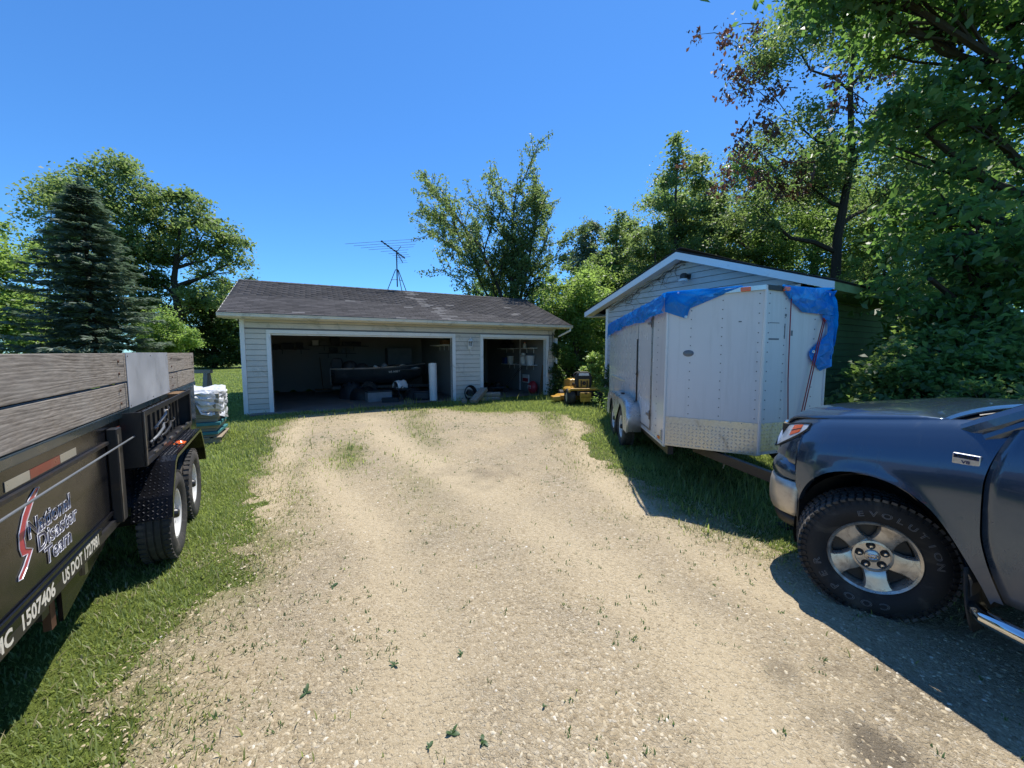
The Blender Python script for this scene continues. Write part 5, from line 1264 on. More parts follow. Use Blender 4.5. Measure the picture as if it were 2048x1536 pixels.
for y in (2.02, 2.92):
    trailer_wheel(enc, -.115, y, gze + .335, -1, .335, .195, .2); trailer_wheel(enc, EW + .115, y, gze + .335, 1, .335, .195, .2)
    MB().tube([(-.02, y, gze + .335), (EW + .02, y, gze + .335)], .035, 8).build('axle', M['black_frame'], enc)
MB().bx(.05, .12, .0, EL, zB - .13, zB - .031).build('chassis_rail', M['black_frame'], enc); MB().bx(EW - .12, EW - .05, .0, EL, zB - .13, zB - .031).build('chassis_rail', M['black_frame'], enc)
# tongue, coupler, jack
for s_ in (0, 1):
    x0 = .45 if s_ == 0 else EW - .45
    MB().bar((x0, .2, zB - .08), (EW / 2 + (.03 if s_ else -.03), -1.35, zB - .08), .06, .10).build('tongue_rail', M['black_frame'], enc)
MB().bar((EW / 2, -1.25, zB - .06), (EW / 2, -1.55, zB - .06), .08, .09).build('coupler', M['black_frame'], enc)
MB().tube([(EW / 2 + .02, -1.05, gze - .06), (EW / 2 + .02, -1.05, .9)], .03, 10).build('jack', M['black_frame'], enc, smooth=True)
MB().bx(EW / 2 - .06, EW / 2 + .1, -1.13, -.97, gze - .075, gze - .055).build('jack_foot', M['black_frame'], enc)
MB().tube([(.62, -.30, zB - .02), (.62, -.31, zB - .12), (.6, -.31, zB - .2)], .006, 5).build('safety_chain', M['worn_steel'], enc)

# blue tarp over the trailer roof
tarp = thing('blue_tarp', 'bright blue tarp stretched over the enclosed trailer\'s roof with ragged drooping edges', 'tarp', (1.93, 4.885, 0), EA)
def tn_(x, y, k=1.): return (vnoise(x, y, 3.1) - .5) * .034 * k + (vnoise(x + 9, y, 9.) - .5) * .010 * k
P = []
ys = np.linspace(-.06, EL + .03, 60)
for y in ys:
    row = []
    for i in range(25):
        x = -.03 + (EW + .06) * i / 24
        row.append((x, y, zT + .025 + .055 * (1 - (2 * min(max(x, 0), EW) / EW - 1) ** 2) + max(-.012, float(tn_(x, y, 1.6)))))
    P.append(row)
MB().grid(P).build('top_sheet', M['tarp'], tarp, smooth='all')
def skirt(name, pts_fn, n, m_, m):
    """pts_fn(f, g): f along, g downwards"""
    MB().grid([[pts_fn(i / n, j / m_) for j in range(m_ + 1)] for i in range(n + 1)]).build(name, m, tarp, smooth='all')
def left_skirt(f, g):
    y = -.05 + (EL + .08) * f; L = .225 + .06 * f + .025 * math.sin(9 * f) + .012 * math.sin(31 * f + 1)
    if f > .95: L += (f - .95) * 1.6
    bow = .022 + .03 * g * (1 + math.sin(17 * f)) + .10 * max(0, f - .955) * g * 20 * .3
    return (-.03 - bow + float(tn_(y * 2.2, g * 3, 1.2)), y, zT + .022 - L * g)
skirt('left_skirt', left_skirt, 90, 8, M['tarp'])
def nose_left(f, g):
    w_ = -.03 + .82 * f
    if w_ < .22: zb_ = 2.10 - .38 * (w_ + .03)
    elif w_ < .25: zb_ = 2.005 + (w_ - .22) / .03 * .12
    else: zb_ = 2.125 + (w_ - .25) * .40
    zt_ = zT + .03 + .03 * max(0, w_) / fl; zb_ = min(zb_, zt_ - .002)
    p, u, n_ = npt(0, w_, zt_ + (zb_ - zt_) * g, .02 + .05 * math.sin(math.pi * min(1, g)) * max(0, .8 - w_) * (.6 + .4 * math.sin(14 * w_)) + float(tn_(w_ * 3, g * 2, 1.0)) * .6 * (1 if g > 0 else 0))
    return tuple(p)
skirt('nose_flap', nose_left, 60, 8, M['tarp'])
def nose_right(f, g):
    w_ = .22 + (fl - .20) * f
    zb_ = 2.33 - .27 * min(1, (w_ - .22) / .33) ** .7 - .05 * max(0, w_ - .55)
    zt_ = zT + .03 + .03 * max(0, 1 - w_ / fl); zb_ = min(zb_, zt_ - .002)
    p, u, n_ = npt(1, w_, zt_ + (zb_ - zt_) * g, .02 + .05 * g * f + float(tn_(w_ * 3 + 5, g * 2, 1.2)))
    return tuple(p)
skirt('nose_flap', nose_right, 50, 7, M['tarp'])
def right_skirt(f, g):
    y = -.06 + (EL * .9) * f; L = .80 - .35 * f + .06 * math.sin(8 * f)
    return (EW + .025 + .05 * math.sin(math.pi * g) * (1 - f * .5) + float(tn_(y * 2, g * 4 + 3, 1.4)), y, zT + .022 - L * g)
skirt('right_skirt', right_skirt, 50, 14, M['tarp'])
def wrap_flap(f, g):
    zz = 2.02 - .58 * g
    reach = .03 + .30 * math.exp(-((g - .72) / .26) ** 2) + .12 * math.exp(-((g - .05) / .12) ** 2)
    w_ = fl + .02 - reach * f
    p, u, n_ = npt(1, w_, zz - .10 * f * g + .04 * f, .025 + .04 * (1 - f) + float(tn_(w_ * 5, zz * 3, 1.0)))
    return tuple(p)
skirt('corner_flap', wrap_flap, 12, 18, M['tarp'])
for p_ in (npt(0, .215, 2.025, .05)[0], npt(1, fl - .28, 1.61, .05)[0]):
    MB().lathe([(-.003, .007), (-.003, .016), (.003, .016), (.003, .007)], 12, 'y', p_).build('grommet', M['alu'], tarp)
# red cords
def rope(label, pts, r=.006):
    q = thing('tie_down_rope', label, 'rope', ept(*pts[-1]), EA, 'red ropes tying down the tarp')
    o0 = Vector(pts[-1]); pp = [Vector(p) - o0 for p in pts]
    MB().tube(pp, r, 6).build('cord', M['rope_red'], q, smooth='all')
    MB().ball(pp[0], .014, 8, 6).build('knot', M['rope_red'], q, smooth=True)
rope('red rope hanging straight down the trailer nose', [npt(1, .35, 2.26, .03)[0], npt(1, .355, 1.9, .03)[0], npt(1, .385, 1.3, .02)[0], npt(1, .43, .72, .02)[0]])
rope('left of the two slanting red ropes on the trailer nose', [npt(1, .87, 1.99, .05)[0], npt(1, .74, 1.45, .04)[0], npt(1, .60, .80, .03)[0], npt(1, .52, .45, .03)[0]])
rope('right of the two slanting red ropes on the trailer nose', [npt(1, .885, 1.97, .055)[0], npt(1, .78, 1.5, .045)[0], npt(1, .65, .85, .03)[0], npt(1, .58, .45, .03)[0]])

# ================================================================== PICKUP TRUCK
KA = R(18)
truck = thing('pickup_truck', 'dark slate-blue pickup truck with its front wheel turned, cut off at right', 'pickup truck', (2.276, 2.438, -.15), KA)
KW = 1.98; KC = KW / 2
def lerp(a, b, f): return a + (b - a) * f
def interp(x, pts):
    if x <= pts[0][0]: return pts[0][1]
    for (a, b), (c, d) in zip(pts, pts[1:]):
        if x <= c:
            f = (x - a) / (c - a); return b + (d - b) * f
    return pts[-1][1]
def smooth_interp(x, pts):
    return (interp(x - .03, pts) + 2 * interp(x, pts) + interp(x + .03, pts)) / 4
ZS = [(-.6, 1.405), (-.4, 1.385), (-.2, 1.352), (0, 1.318), (.3, 1.272), (.55, 1.228), (.72, 1.190), (.85, 1.14)]
def zs(s): return smooth_interp(s, ZS)
ROLL = [(0, .165), (.02, .135), (.05, .105), (.10, .070), (.16, .040), (.23, .018), (.31, .004), (.38, 0), (.46, .003), (.60, .018), (.75, .036), (.95, .062)]
def arch_r(s, z, c=0.0): return math.hypot((s - c) / .475, (z - .405) / .565)
def plan(s): return .24 * max(0, (s - .28) / .52) ** 2.2
def side_x(s, z, ztop=None, c=0.0):
    h = (ztop if ztop else zs(s)) - z
    x = (interp(h - .01, ROLL) + 2 * interp(h, ROLL) + interp(h + .01, ROLL)) / 4 + plan(s)
    r = arch_r(s, z, c)
    x -= .011 * math.exp(-((r - 1.0) / .07) ** 2) * (1 if z < 1.02 else max(0, 1 - (z - 1.02) / .1))
    x += .012 * math.exp(-((z - 1.02) / .03) ** 2) * 0
    return x
def arch_z(s, c=0.0, rear=.46, front=.90):
    q = (s - c) / .475
    if abs(q) < 1: return .405 + .565 * (1 - abs(q) ** 2.25) ** (1 / 2.25)
    return rear if q < 0 else front
def seam(z): return -.497 - .10 * max(0, (.82 - z) / .38) ** 1.6 - .06 * max(0, (z - 1.08) / .3) ** 1.5
def both(fn):
    """fn(sign) builds a part for the left (0) and right (1) side"""
    for k in (0, 1): fn((lambda x: x) if k == 0 else (lambda x: KW - x))
def fender(X):
    st = [-.52, -.49] + [.475 * math.sin(R(-88 + 176 * i / 30)) for i in range(31)] + [.49, .53, .58, .63, .68, .73, .77, .80]
    cols = []
    for i, s in enumerate(st):
        zb_, zt_ = arch_z(s), zs(s); col = []
        if i == 1: zb_ = .46
        for j in range(33):
            f = j / 32; f = 1 - (1 - f) ** 1.35
            z = lerp(zb_, zt_, f)
            k = max(0., min(1., (-s - .30) / .20))
            ss = lerp(s, seam(z) + (s + .52) * 1.0, k) if k > 0 else s
            col.append((X(side_x(min(ss, .8), z, zt_)), ss, z))
        cols.append(col)
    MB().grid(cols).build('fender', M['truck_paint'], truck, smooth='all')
    lipc = [[(X(side_x(s, arch_z(s))), s, arch_z(s)), (X(side_x(s, arch_z(s)) + .05), s * .985, arch_z(s) - .003 + .012)] for s in st[2:33]]
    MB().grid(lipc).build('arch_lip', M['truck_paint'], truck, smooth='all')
both(fender)
# hood
def hood_front(x): return .80 + .13 * (1 - ((KC - x) / (KC - .36)) ** 2) if x > .36 else .80 - (.36 - x) * .35
hood = []
for i in range(29):
    f = i / 28; row = []
    for j in range(41):
        g = j / 40
        s_mid = lerp(-.24, .80, f)
        x0 = side_x(min(s_mid, .78), zs(s_mid) - .0005) + .008; x1 = KW - x0
        x = lerp(x0, x1, g); xx = min(x, KW - x)
        q = 1 - ((KC - xx) / (KC - .15)) ** 2; q = max(0, q)
        s = lerp(-.27 + .05 * q, .795 + .13 * q, f)
        z = zs(s_mid) + .075 * q * (1 - .35 * f) * (.45 + .55 * min(1, f / .3)) + .040 * (1 - math.exp(-max(0, xx - x0) / .07)) * min(1, f / .12) * min(1, (1 - f) / .15) + .003
        if f > .86: z -= .085 * ((f - .86) / .14) ** 2
        row.append((x, s, z))
    hood.append(row)
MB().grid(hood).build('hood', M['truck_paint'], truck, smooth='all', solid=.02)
# grille and front fascia
MB().prism([(KC - .52, .93), (KC - .56, 1.16), (KC + .56, 1.16), (KC + .52, .93)], .82, .90, 'xz').build('grille_surround', M['chrome'], truck, bevel=.02)
for k in range(4): MB().bx(KC - .48, KC + .48, .885, .915, .955 + .048 * k, .985 + .048 * k).build('grille_bar', M['black_plastic'], truck)
MB().bx(.30, KW - .30, .60, .80, .60, 1.15).build('front_core', M['black_plastic'], truck)
# bumper: painted cap, chrome bar, valance
bp = [(.028, .455), (.020, .52), (.030, .60), (.070, .69), (.15, .775), (.28, .84), (.5, .895), (.75, .925), (KC, .935)]
bp = bp + [(KW - a, b) for a, b in reversed(bp[:-1])]
def sweep(name, lv, m, solid=.006):
    rows = []
    for i, (x, s) in enumerate(bp):
        a = Vector(bp[max(i - 1, 0)]); b = Vector(bp[min(i + 1, len(bp) - 1)]); d = (b - a).normalized(); nn = Vector((d.y, -d.x))  # inward normal
        rows.append([(x + nn.x * o, s + nn.y * o, z) for o, z in lv])
    return MB().grid(rows).build(name, M[m], truck, smooth='all', solid=solid)
sweep('bumper', [(.05, .485), (.018, .50), (.004, .55), (0, .62), (.004, .70), (.014, .755), (.03, .765)], 'bumper_chrome')
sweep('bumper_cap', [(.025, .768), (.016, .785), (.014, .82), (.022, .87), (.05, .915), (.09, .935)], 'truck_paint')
sweep('valance', [(.06, .40), (.045, .44), (.05, .484)], 'black_plastic')
for sd in (0, 1):
    X = (lambda x: x) if sd == 0 else (lambda x: KW - x)
    MB().add([(X(.034), .452, .43), (X(.034), .452, .90), (X(.36), .43, .96), (X(.36), .43, .43)], [(0, 1, 2, 3)]).build('bumper_end', M['black_plastic'], truck, solid=.01)
    # liner
    ln = []
    for i in range(19):
        a = R(-15 + 210 * i / 18)
        ln.append([(X(.035), .475 * math.cos(a), max(.30, .405 + .55 * math.sin(a))), (X(.62), .47 * math.cos(a), max(.30, .405 + .54 * math.sin(a)))])
    MB().grid(ln).build('wheel_liner', M['black_plastic'], truck, smooth='all')
MB().bx(.60, KW - .60, -.6, .62, .42, 1.15).build('engine_bay', M['black_plastic'], truck)
# headlights wrapping round the corner
def headlight(X):
    def patch(name, off, s0, s1, lo, hi, m, n=14, mm=8, sol=0):
        rows = []
        for i in range(n + 1):
            f = i / n; s = lerp(s0, s1, f); zt_ = zs(min(s, .8)) - .030; zb_ = 1.175 - .215 * max(0., (s - .465) / .35) ** .75; zb_ = min(zb_, zt_ - .004)
            rows.append([(X(side_x(min(s, .80), lerp(zb_, zt_, lerp(lo, hi, j / mm)), zs(min(s, .8))) - off), s, lerp(zb_, zt_, lerp(lo, hi, j / mm))) for j in range(mm + 1)])
        return MB().grid(rows).build(name, M[m], truck, smooth='all', solid=sol)
    hl = patch('headlight', .003, .468, .825, 0, 1, 'reflector')
    a = patch('turn_signal', .0065, .53, .64, .30, .92, 'amber'); a.parent = hl
    a = patch('signal_rib', .0085, .53, .64, .58, .64, 'black_plastic', 6, 2); a.parent = hl
    a = patch('lamp_bulb', .0065, .68, .76, .30, .75, 'clear_lens'); a.parent = hl
    a = patch('lens', .016, .462, .828, -.02, 1.02, 'clear_lens'); a.parent = hl
    rim = []
    for i in range(15):
        s = lerp(.462, .825, i / 14); zt_ = zs(min(s, .8)) - .028; rim.append((X(side_x(min(s, .8), zt_, zs(min(s, .8))) - .010), s, zt_))
    for i in range(15):
        s = lerp(.825, .462, i / 14); zb_ = min(1.175 - .217 * max(0., (s - .465) / .35) ** .75, zs(min(s, .8)) - .03); rim.append((X(side_x(min(s, .8), zb_, zs(min(s, .8))) - .010), s, zb_))
    MB().tube(rim + rim[:1], .006, 5, False).build('lens_rim', M['black_plastic'], hl)
both(headlight)
# badge
bx_ = side_x(-.42, 1.18) - .004
MB().bx(bx_ - .004, bx_ + .02, -.475, -.368, 1.150, 1.208).build('badge', M['alu'], truck, bevel=.004)
MB().bx(bx_ - .0055, bx_ - .0045, -.470, -.373, 1.183, 1.204).build('badge_band', M['navy_ink'], truck)
for body, z, h, s in (('iFORCE', 1.186, .021, -.376), ('V8', 1.157, .024, -.405)):
    text_obj('badge_lettering', body, h, M['chrome' if z > 1.17 else 'navy_ink'], truck, basis((0, -1, 0), (0, 0, 1), (-1, 0, 0), (bx_ - .0065, s, z)), sx=1.25, bold=.0006)
# doors, pillars, cab, bed (continue beyond the picture)
BZ = [(-.49, 1.375), (-1.0, 1.385), (-2.6, 1.40)]
def door_x(z): return interp(1.40 - z, [(0, .085), (.03, .072), (.09, .05), (.16, .028), (.23, .014), (.31, .003), (.38, 0), (.46, .003), (.6, .018), (.75, .036), (.95, .062)])
def door(s0f, s1, name):
    def fn(X):
        cols = []
        for i in range(21):
            f = i / 20; col = []
            for j in range(25):
                g = j / 24; z = lerp(.47, 1.385, 1 - (1 - g) ** 1.2)
                a = s0f(z); s = lerp(a, s1, f); col.append((X(door_x(z) + (.004 if i == 0 else 0)), s, z))
            cols.append(col)
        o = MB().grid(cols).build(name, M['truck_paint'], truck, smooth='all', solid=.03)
        zc_ = 1.20; sm = s1 + .16
        MB().tube([(X(-.012), sm + .09, zc_), (X(-.04), sm + .06, zc_ + .004), (X(-.04), sm - .04, zc_ + .004), (X(-.012), sm - .07, zc_)], .013, 6).build('handle', M['truck_paint'], o, smooth='all')
    both(fn)
door(lambda z: seam(z) - .006, -1.52, 'front_door'); door(lambda z: -1.53, -2.52, 'rear_door')
def cab(X):
    MB().bx(min(X(.04), X(.2)), max(X(.04), X(.2)), -2.6, -.66, .40, .468).build('rocker', M['truck_paint'], truck, bevel=.01)
    # side glass with tumblehome
    def gx(z): return .075 + (z - 1.385) * .36
    for (a, b, c, d) in ((-.66, -1.50, -1.16, -1.50), (-1.54, -2.45, -1.54, -2.40)):
        MB().add([(X(gx(1.385)), a, 1.384), (X(gx(1.385)), b, 1.384), (X(gx(1.84)), d, 1.84), (X(gx(1.84)), c, 1.84)], [(0, 1, 2, 3)]).build('side_window', M['window'], truck, solid=.004)
    MB().add([(X(.09), -.50, 1.384), (X(.078), -.655, 1.384), (X(.238), -1.155, 1.84), (X(.26), -1.10, 1.84)], [(0, 1, 2, 3)]).build('quarter_window', M['window'], truck, solid=.004)
    MB().tube([(X(.17), -.30, 1.27), (X(.125), -.50, 1.385), (X(.165), -.72, 1.53), (X(.235), -.98, 1.74), (X(.30), -1.16, 1.875)], [.05, .06, .055, .05, .045], 10).build('a_pillar', M['truck_paint'], truck, smooth=True)
    MB().prism([(-.68, 1.39), (-.84, 1.39), (-.98, 1.55), (-.88, 1.56)], X(.070) - .012, X(.070) + .012, 'yz').build('mirror_sail', M['black_plastic'], truck)
    MB().tube([(X(.10), -.46, 1.30), (X(.10), -.58, 1.385), (X(.13), -.82, 1.53), (X(.20), -1.06, 1.72), (X(.27), -1.2, 1.86)], [.03, .03, .026, .026, .026], 8).build('window_frame', M['truck_paint'], truck, smooth=True)
    for s in (-1.52, -2.5): MB().bar((X(.085), s, 1.38), (X(.25), s, 1.88), .03, .10).build('pillar', M['black_plastic'], truck)
    MB().ball((X(-.14), -.92, 1.47), (.11, .06, .13), 14, 10).build('mirror', M['truck_paint'], truck, smooth=True)
    MB().bar((X(.06), -.84, 1.42), (X(-.08), -.92, 1.45), .05, .05).build('mirror_arm', M['black_plastic'], truck)
    bed = []
    st = [-2.62, -2.9, -3.15] + [-3.68 + .475 * math.sin(R(-88 + 176 * i / 20)) * -1 for i in range(21)] + [-4.2, -4.5, -4.78]
    for s in st:
        zb_ = arch_z(s, -3.68, .52, .52); bed.append([(X(door_x(lerp(zb_, 1.40, j / 16))), s, lerp(zb_, 1.40, j / 16)) for j in range(17)])
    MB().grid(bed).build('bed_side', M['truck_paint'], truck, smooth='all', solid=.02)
    # step tube, mud flap
    MB().tube([(X(.14), -.47, .36), (X(.05), -.50, .385), (X(-.035), -.57, .395), (X(-.06), -.72, .395), (X(-.06), -.95, .395), (X(-.06), -2.3, .395), (X(-.02), -2.45, .39), (X(.12), -2.52, .38)], .039, 12).build('step_tube', M['chrome'], truck, smooth=True)
    for s in (-.95, -2.1): MB().bar((X(-.05), s, .40), (X(.25), s, .45), .04, .03).build('step_bracket', M['black_frame'], truck)
    MB().grid([[(X(.012 + .15 * j / 5), -.462 - .04 * (i / 6) ** 2, .60 - (.34 - .03 * (j in (0, 5))) * i / 6) for j in range(6)] for i in range(7)]).build('mud_flap', M['rubber'], truck, smooth='all', solid=.008)
both(cab)
MB().grid([[(lerp(.135, KW - .135, j / 12), -.49 + .17 * (1 - (2 * j / 12 - 1) ** 2), 1.372 + .02 * (1 - (2 * j / 12 - 1) ** 2)) if i == 0 else (lerp(.31, KW - .31, j / 12), -1.16 + .10 * (1 - (2 * j / 12 - 1) ** 2), 1.885 + .03 * (1 - (2 * j / 12 - 1) ** 2)) for j in range(13)] for i in range(2)]).build('windshield', M['window'], truck, smooth='all', solid=.006)
MB().grid([[(lerp(.175, KW - .175, j / 14), lerp(-.20 + .05 * (1 - (2 * j / 14 - 1) ** 2), -.50 + .17 * (1 - (2 * j / 14 - 1) ** 2), i / 4), zs(-.3) - .036 + .03 * (1 - (2 * j / 14 - 1) ** 2)) for j in range(15)] for i in range(5)]).build('cowl', M['black_plastic'], truck, solid=.02)
for x, L in ((.34, .5), (1.0, .48)):
    MB().tube([(x, -.33, 1.385), (x + .08, -.44, 1.43), (x + L, -.43, 1.44)], .009, 6).build('wiper', M['black_plastic'], truck)
MB().grid([[(lerp(.30, KW - .30, j / 12), s, 1.89 + .05 * (1 - (2 * j / 12 - 1) ** 2) - (.05 if s < -2.5 else 0)) for j in range(13)] for s in (-1.12, -1.3, -1.8, -2.4, -2.6)]).build('cab_roof', M['truck_paint'], truck, smooth='all', solid=.03)
MB().bx(.25, KW - .25, -2.62, -2.58, 1.38, 1.88).build('rear_window', M['window'], truck)
MB().bx(.06, KW - .06, -2.60, -2.56, .5, 1.38).build('cab_back', M['truck_paint'], truck)
MB().bx(.06, KW - .06, -4.76, -2.62, .72, .76).build('bed_floor', M['black_plastic'], truck)
MB().bx(.06, KW - .06, -4.80, -4.76, .55, 1.38).build('tailgate', M['truck_paint'], truck)
MB().bx(.20, KW - .20, -4.7, -.60, .44, .62).build('underbody', M['black_plastic'], truck)
MB().bx(.12, KW - .12, -2.5, -.62, .62, .66).build('cab_floor', M['black_plastic'], truck)
MB().bx(.35, .85, -1.75, -1.25, .66, 1.0).build('seat', M['black_plastic'], truck, bevel=.05); MB().bx(.35, .85, -1.9, -1.75, .9, 1.6).build('seat_back', M['black_plastic'], truck, bevel=.05)
MB().bx(.14, KW - .14, -.9, -.55, .9, 1.34).build('dashboard', M['black_plastic'], truck, bevel=.05)
MB().bx(-.02, .0, .0, .001, 0, .001)

def truck_wheel(mt, full=True):
    """five-spoke alloy wheel; outer face towards -x; wheel mesh = barrel, others are its parts"""
    RO, RI, TW = .395, .232, .272
    def add(mb, name, m, par=None, **k):
        o = mb.build(name, M[m], par or truck, **k)
        if par is None: o.matrix_local = mt
        return o
    wh = add(MB().lathe([(.12, .05), (.12, RI - .02), (-.08, RI - .022), (-.105, RI - .01), (-.112, RI + .002), (-.10, RI + .008)], 48, 'x'), 'wheel', 'alloy', smooth=True)
    add(MB().lathe(tyre_prof(TW, RO, RI, 4, .05), 80, 'x'), 'tyre', 'rubber', wh, smooth=True, angle=28)
    lug = MB(); n = 58
    for k in range(n):
        a = 2 * math.pi * k / n
        for q, ww in ((-.40, .22), (.40, .22), (-.14, .16), (.14, .16)):
            rr = Matrix.Rotation(a + (.5 * math.pi / n if abs(q) < .3 else 0), 3, 'X')
            lug.box(rr @ Vector((q * TW, 0, RO + .001)), (TW * ww, 2 * math.pi * RO / n * .68, .016), rr @ Matrix.Rotation(.35 * (1 if q > 0 else -1), 3, 'Z'))
    tag(add(lug, 'tread_blocks', 'rubber_dust', wh), kind='stuff')
    sh = MB()
    for k in range(n):   # shoulder ribs on the sidewall edge
        a = 2 * math.pi * k / n; rr = Matrix.Rotation(a, 3, 'X')
        sh.box(rr @ Vector((-TW * .475, 0, RO - .022)), (.012, 2 * math.pi * RO / n * .55, .034), rr @ Matrix.Rotation(.35, 3, 'Y'))
    tag(add(sh, 'shoulder_ribs', 'rubber', wh), kind='stuff')
    if not full: return wh
    add(MB().lathe([(-.04, .0), (-.04, RI - .03)], 32, 'x'), 'brake_shadow', 'black_plastic', wh)
    add(MB().lathe([(-.095, .215), (-.112, .222), (-.120, .236), (-.112, .241)], 64, 'x'), 'rim', 'alloy', wh, smooth=True)
    add(MB().lathe([(-.06, .12), (-.075, .112), (-.090, .104), (-.092, .092), (-.080, .088), (-.080, .0)], 40, 'x'), 'hub_plate', 'alloy', wh, smooth=True)
    for k in range(5):
        a = R(64 + 72 * k)
        er = Vector((0, -math.cos(a), math.sin(a))); et = Vector((0, -math.sin(a), -math.cos(a)))
        rows = []
        for r_, hw, x in ((.085, .066, -.072), (.115, .062, -.088), (.15, .060, -.094), (.19, .068, -.100), (.222, .090, -.106)):
            row = [er * r_ - et * hw + Vector((x + .040, 0, 0))]
            for q in (-1., -.86, -.4, 0, .4, .86, 1.):
                row.append(er * (r_ * (1 - .0)) + et * hw * q + Vector((x - (.006 * (1 - q * q)) + (.012 if abs(q) == 1 else 0), 0, 0)))
            row.append(er * r_ + et * hw + Vector((x + .040, 0, 0)))
            rows.append([tuple(p) for p in row])
        add(MB().grid(rows), 'spoke', 'alloy', wh, smooth=True, angle=40)
        b = R(100 + 72 * k); c = (0, -.068 * math.cos(b), .068 * math.sin(b))
        add(MB().lathe([(-.078, .026), (-.084, .024), (-.081, .015), (-.079, 0)], 18, 'x', c), 'nut_well', 'black_plastic', wh)
        add(MB().lathe([(-.080, .013), (-.098, .012), (-.104, .008), (-.105, 0)], 6, 'x', c), 'lug_nut', 'chrome', wh)
    add(MB().lathe([(-.080, .042), (-.090, .040), (-.094, .034), (-.096, 0)], 32, 'x'), 'center_cap', 'alloy', wh, smooth=True)
    def ell(ry, rz, cy=0, cz=0): return [(-.0965, cy + ry * math.cos(q * math.pi / 12), cz + rz * math.sin(q * math.pi / 12)) for q in range(25)]
    em = MB(); em.tube(ell(.026, .018), .002, 5, False); em.tube(ell(.008, .0165), .0018, 5, False); em.tube(ell(.018, .007, 0, .008), .0018, 5, False)
    add(em, 'emblem', 'chrome', wh)
    # raised outlined sidewall lettering
    def arc_text(body, a0, a1, r_, h):
        for i, ch in enumerate(body):
            a = R(lerp(a0, a1, i / (len(body) - 1)))
            me = text_mesh(ch, h, outline=.0011, sx=1.35, align='CENTER'); setmat(me, M['letter_grey'])
            o = bpy.data.objects.new('sidewall_letter', me); link(o, wh)
            o.matrix_local = basis((0, -math.sin(a), -math.cos(a)), (0, -math.cos(a), math.sin(a)), (-1, 0, 0), (-TW / 2 * 1.043, -r_ * math.cos(a), r_ * math.sin(a)))
    arc_text('EVOLUTION', 106, 8, .288, .050); arc_text('COOPER', 283, 198, .288, .056)
    return wh
truck_wheel(Matrix.Translation((.115, 0, .398)) @ Matrix.Rotation(R(38), 4, 'Z') @ Matrix.Translation((.115, 0, 0)))
truck_wheel(Matrix.Translation((KW - .16, 0, .408)) @ Matrix.Rotation(R(28), 4, 'Z'), False)
truck_wheel(Matrix.Translation((.18, -3.68, .408)), False); truck_wheel(Matrix.Translation((KW - .18, -3.68, .408)), False)

# ================================================================== VEGETATION
def leaf_mesh(name, pos, size, tone, rng, up=.35, elong=1.7, jit=.5, droop=0., fold=.18):
    n = len(pos)
    a = rng.normal(size=(n, 3)); a[:, 2] *= .6; a[:, 2] -= droop; a /= np.linalg.norm(a, axis=1, keepdims=True) + 1e-9
    nr = rng.normal(size=(n, 3)); nr[:, 2] = np.abs(nr[:, 2]) + up * 2; nr /= np.linalg.norm(nr, axis=1, keepdims=True)
    b = np.cross(nr, a); b /= np.linalg.norm(b, axis=1, keepdims=True) + 1e-9
    nn = np.cross(a, b)
    L = size * rng.uniform(1 - jit, 1 + jit, n)[:, None]; W_ = L / elong
    V = np.empty((n, 4, 3), np.float32)
    V[:, 0] = pos - a * L * .5; V[:, 1] = pos + b * W_ * .5 + nn * L * fold * .4 + a * L * .06; V[:, 2] = pos + a * L * .5 - nn * L * fold; V[:, 3] = pos - b * W_ * .5 + nn * L * fold * .4 + a * L * .06
    return arr_mesh(name, V.reshape(-1, 3), np.arange(n * 4).reshape(n, 4), tone)

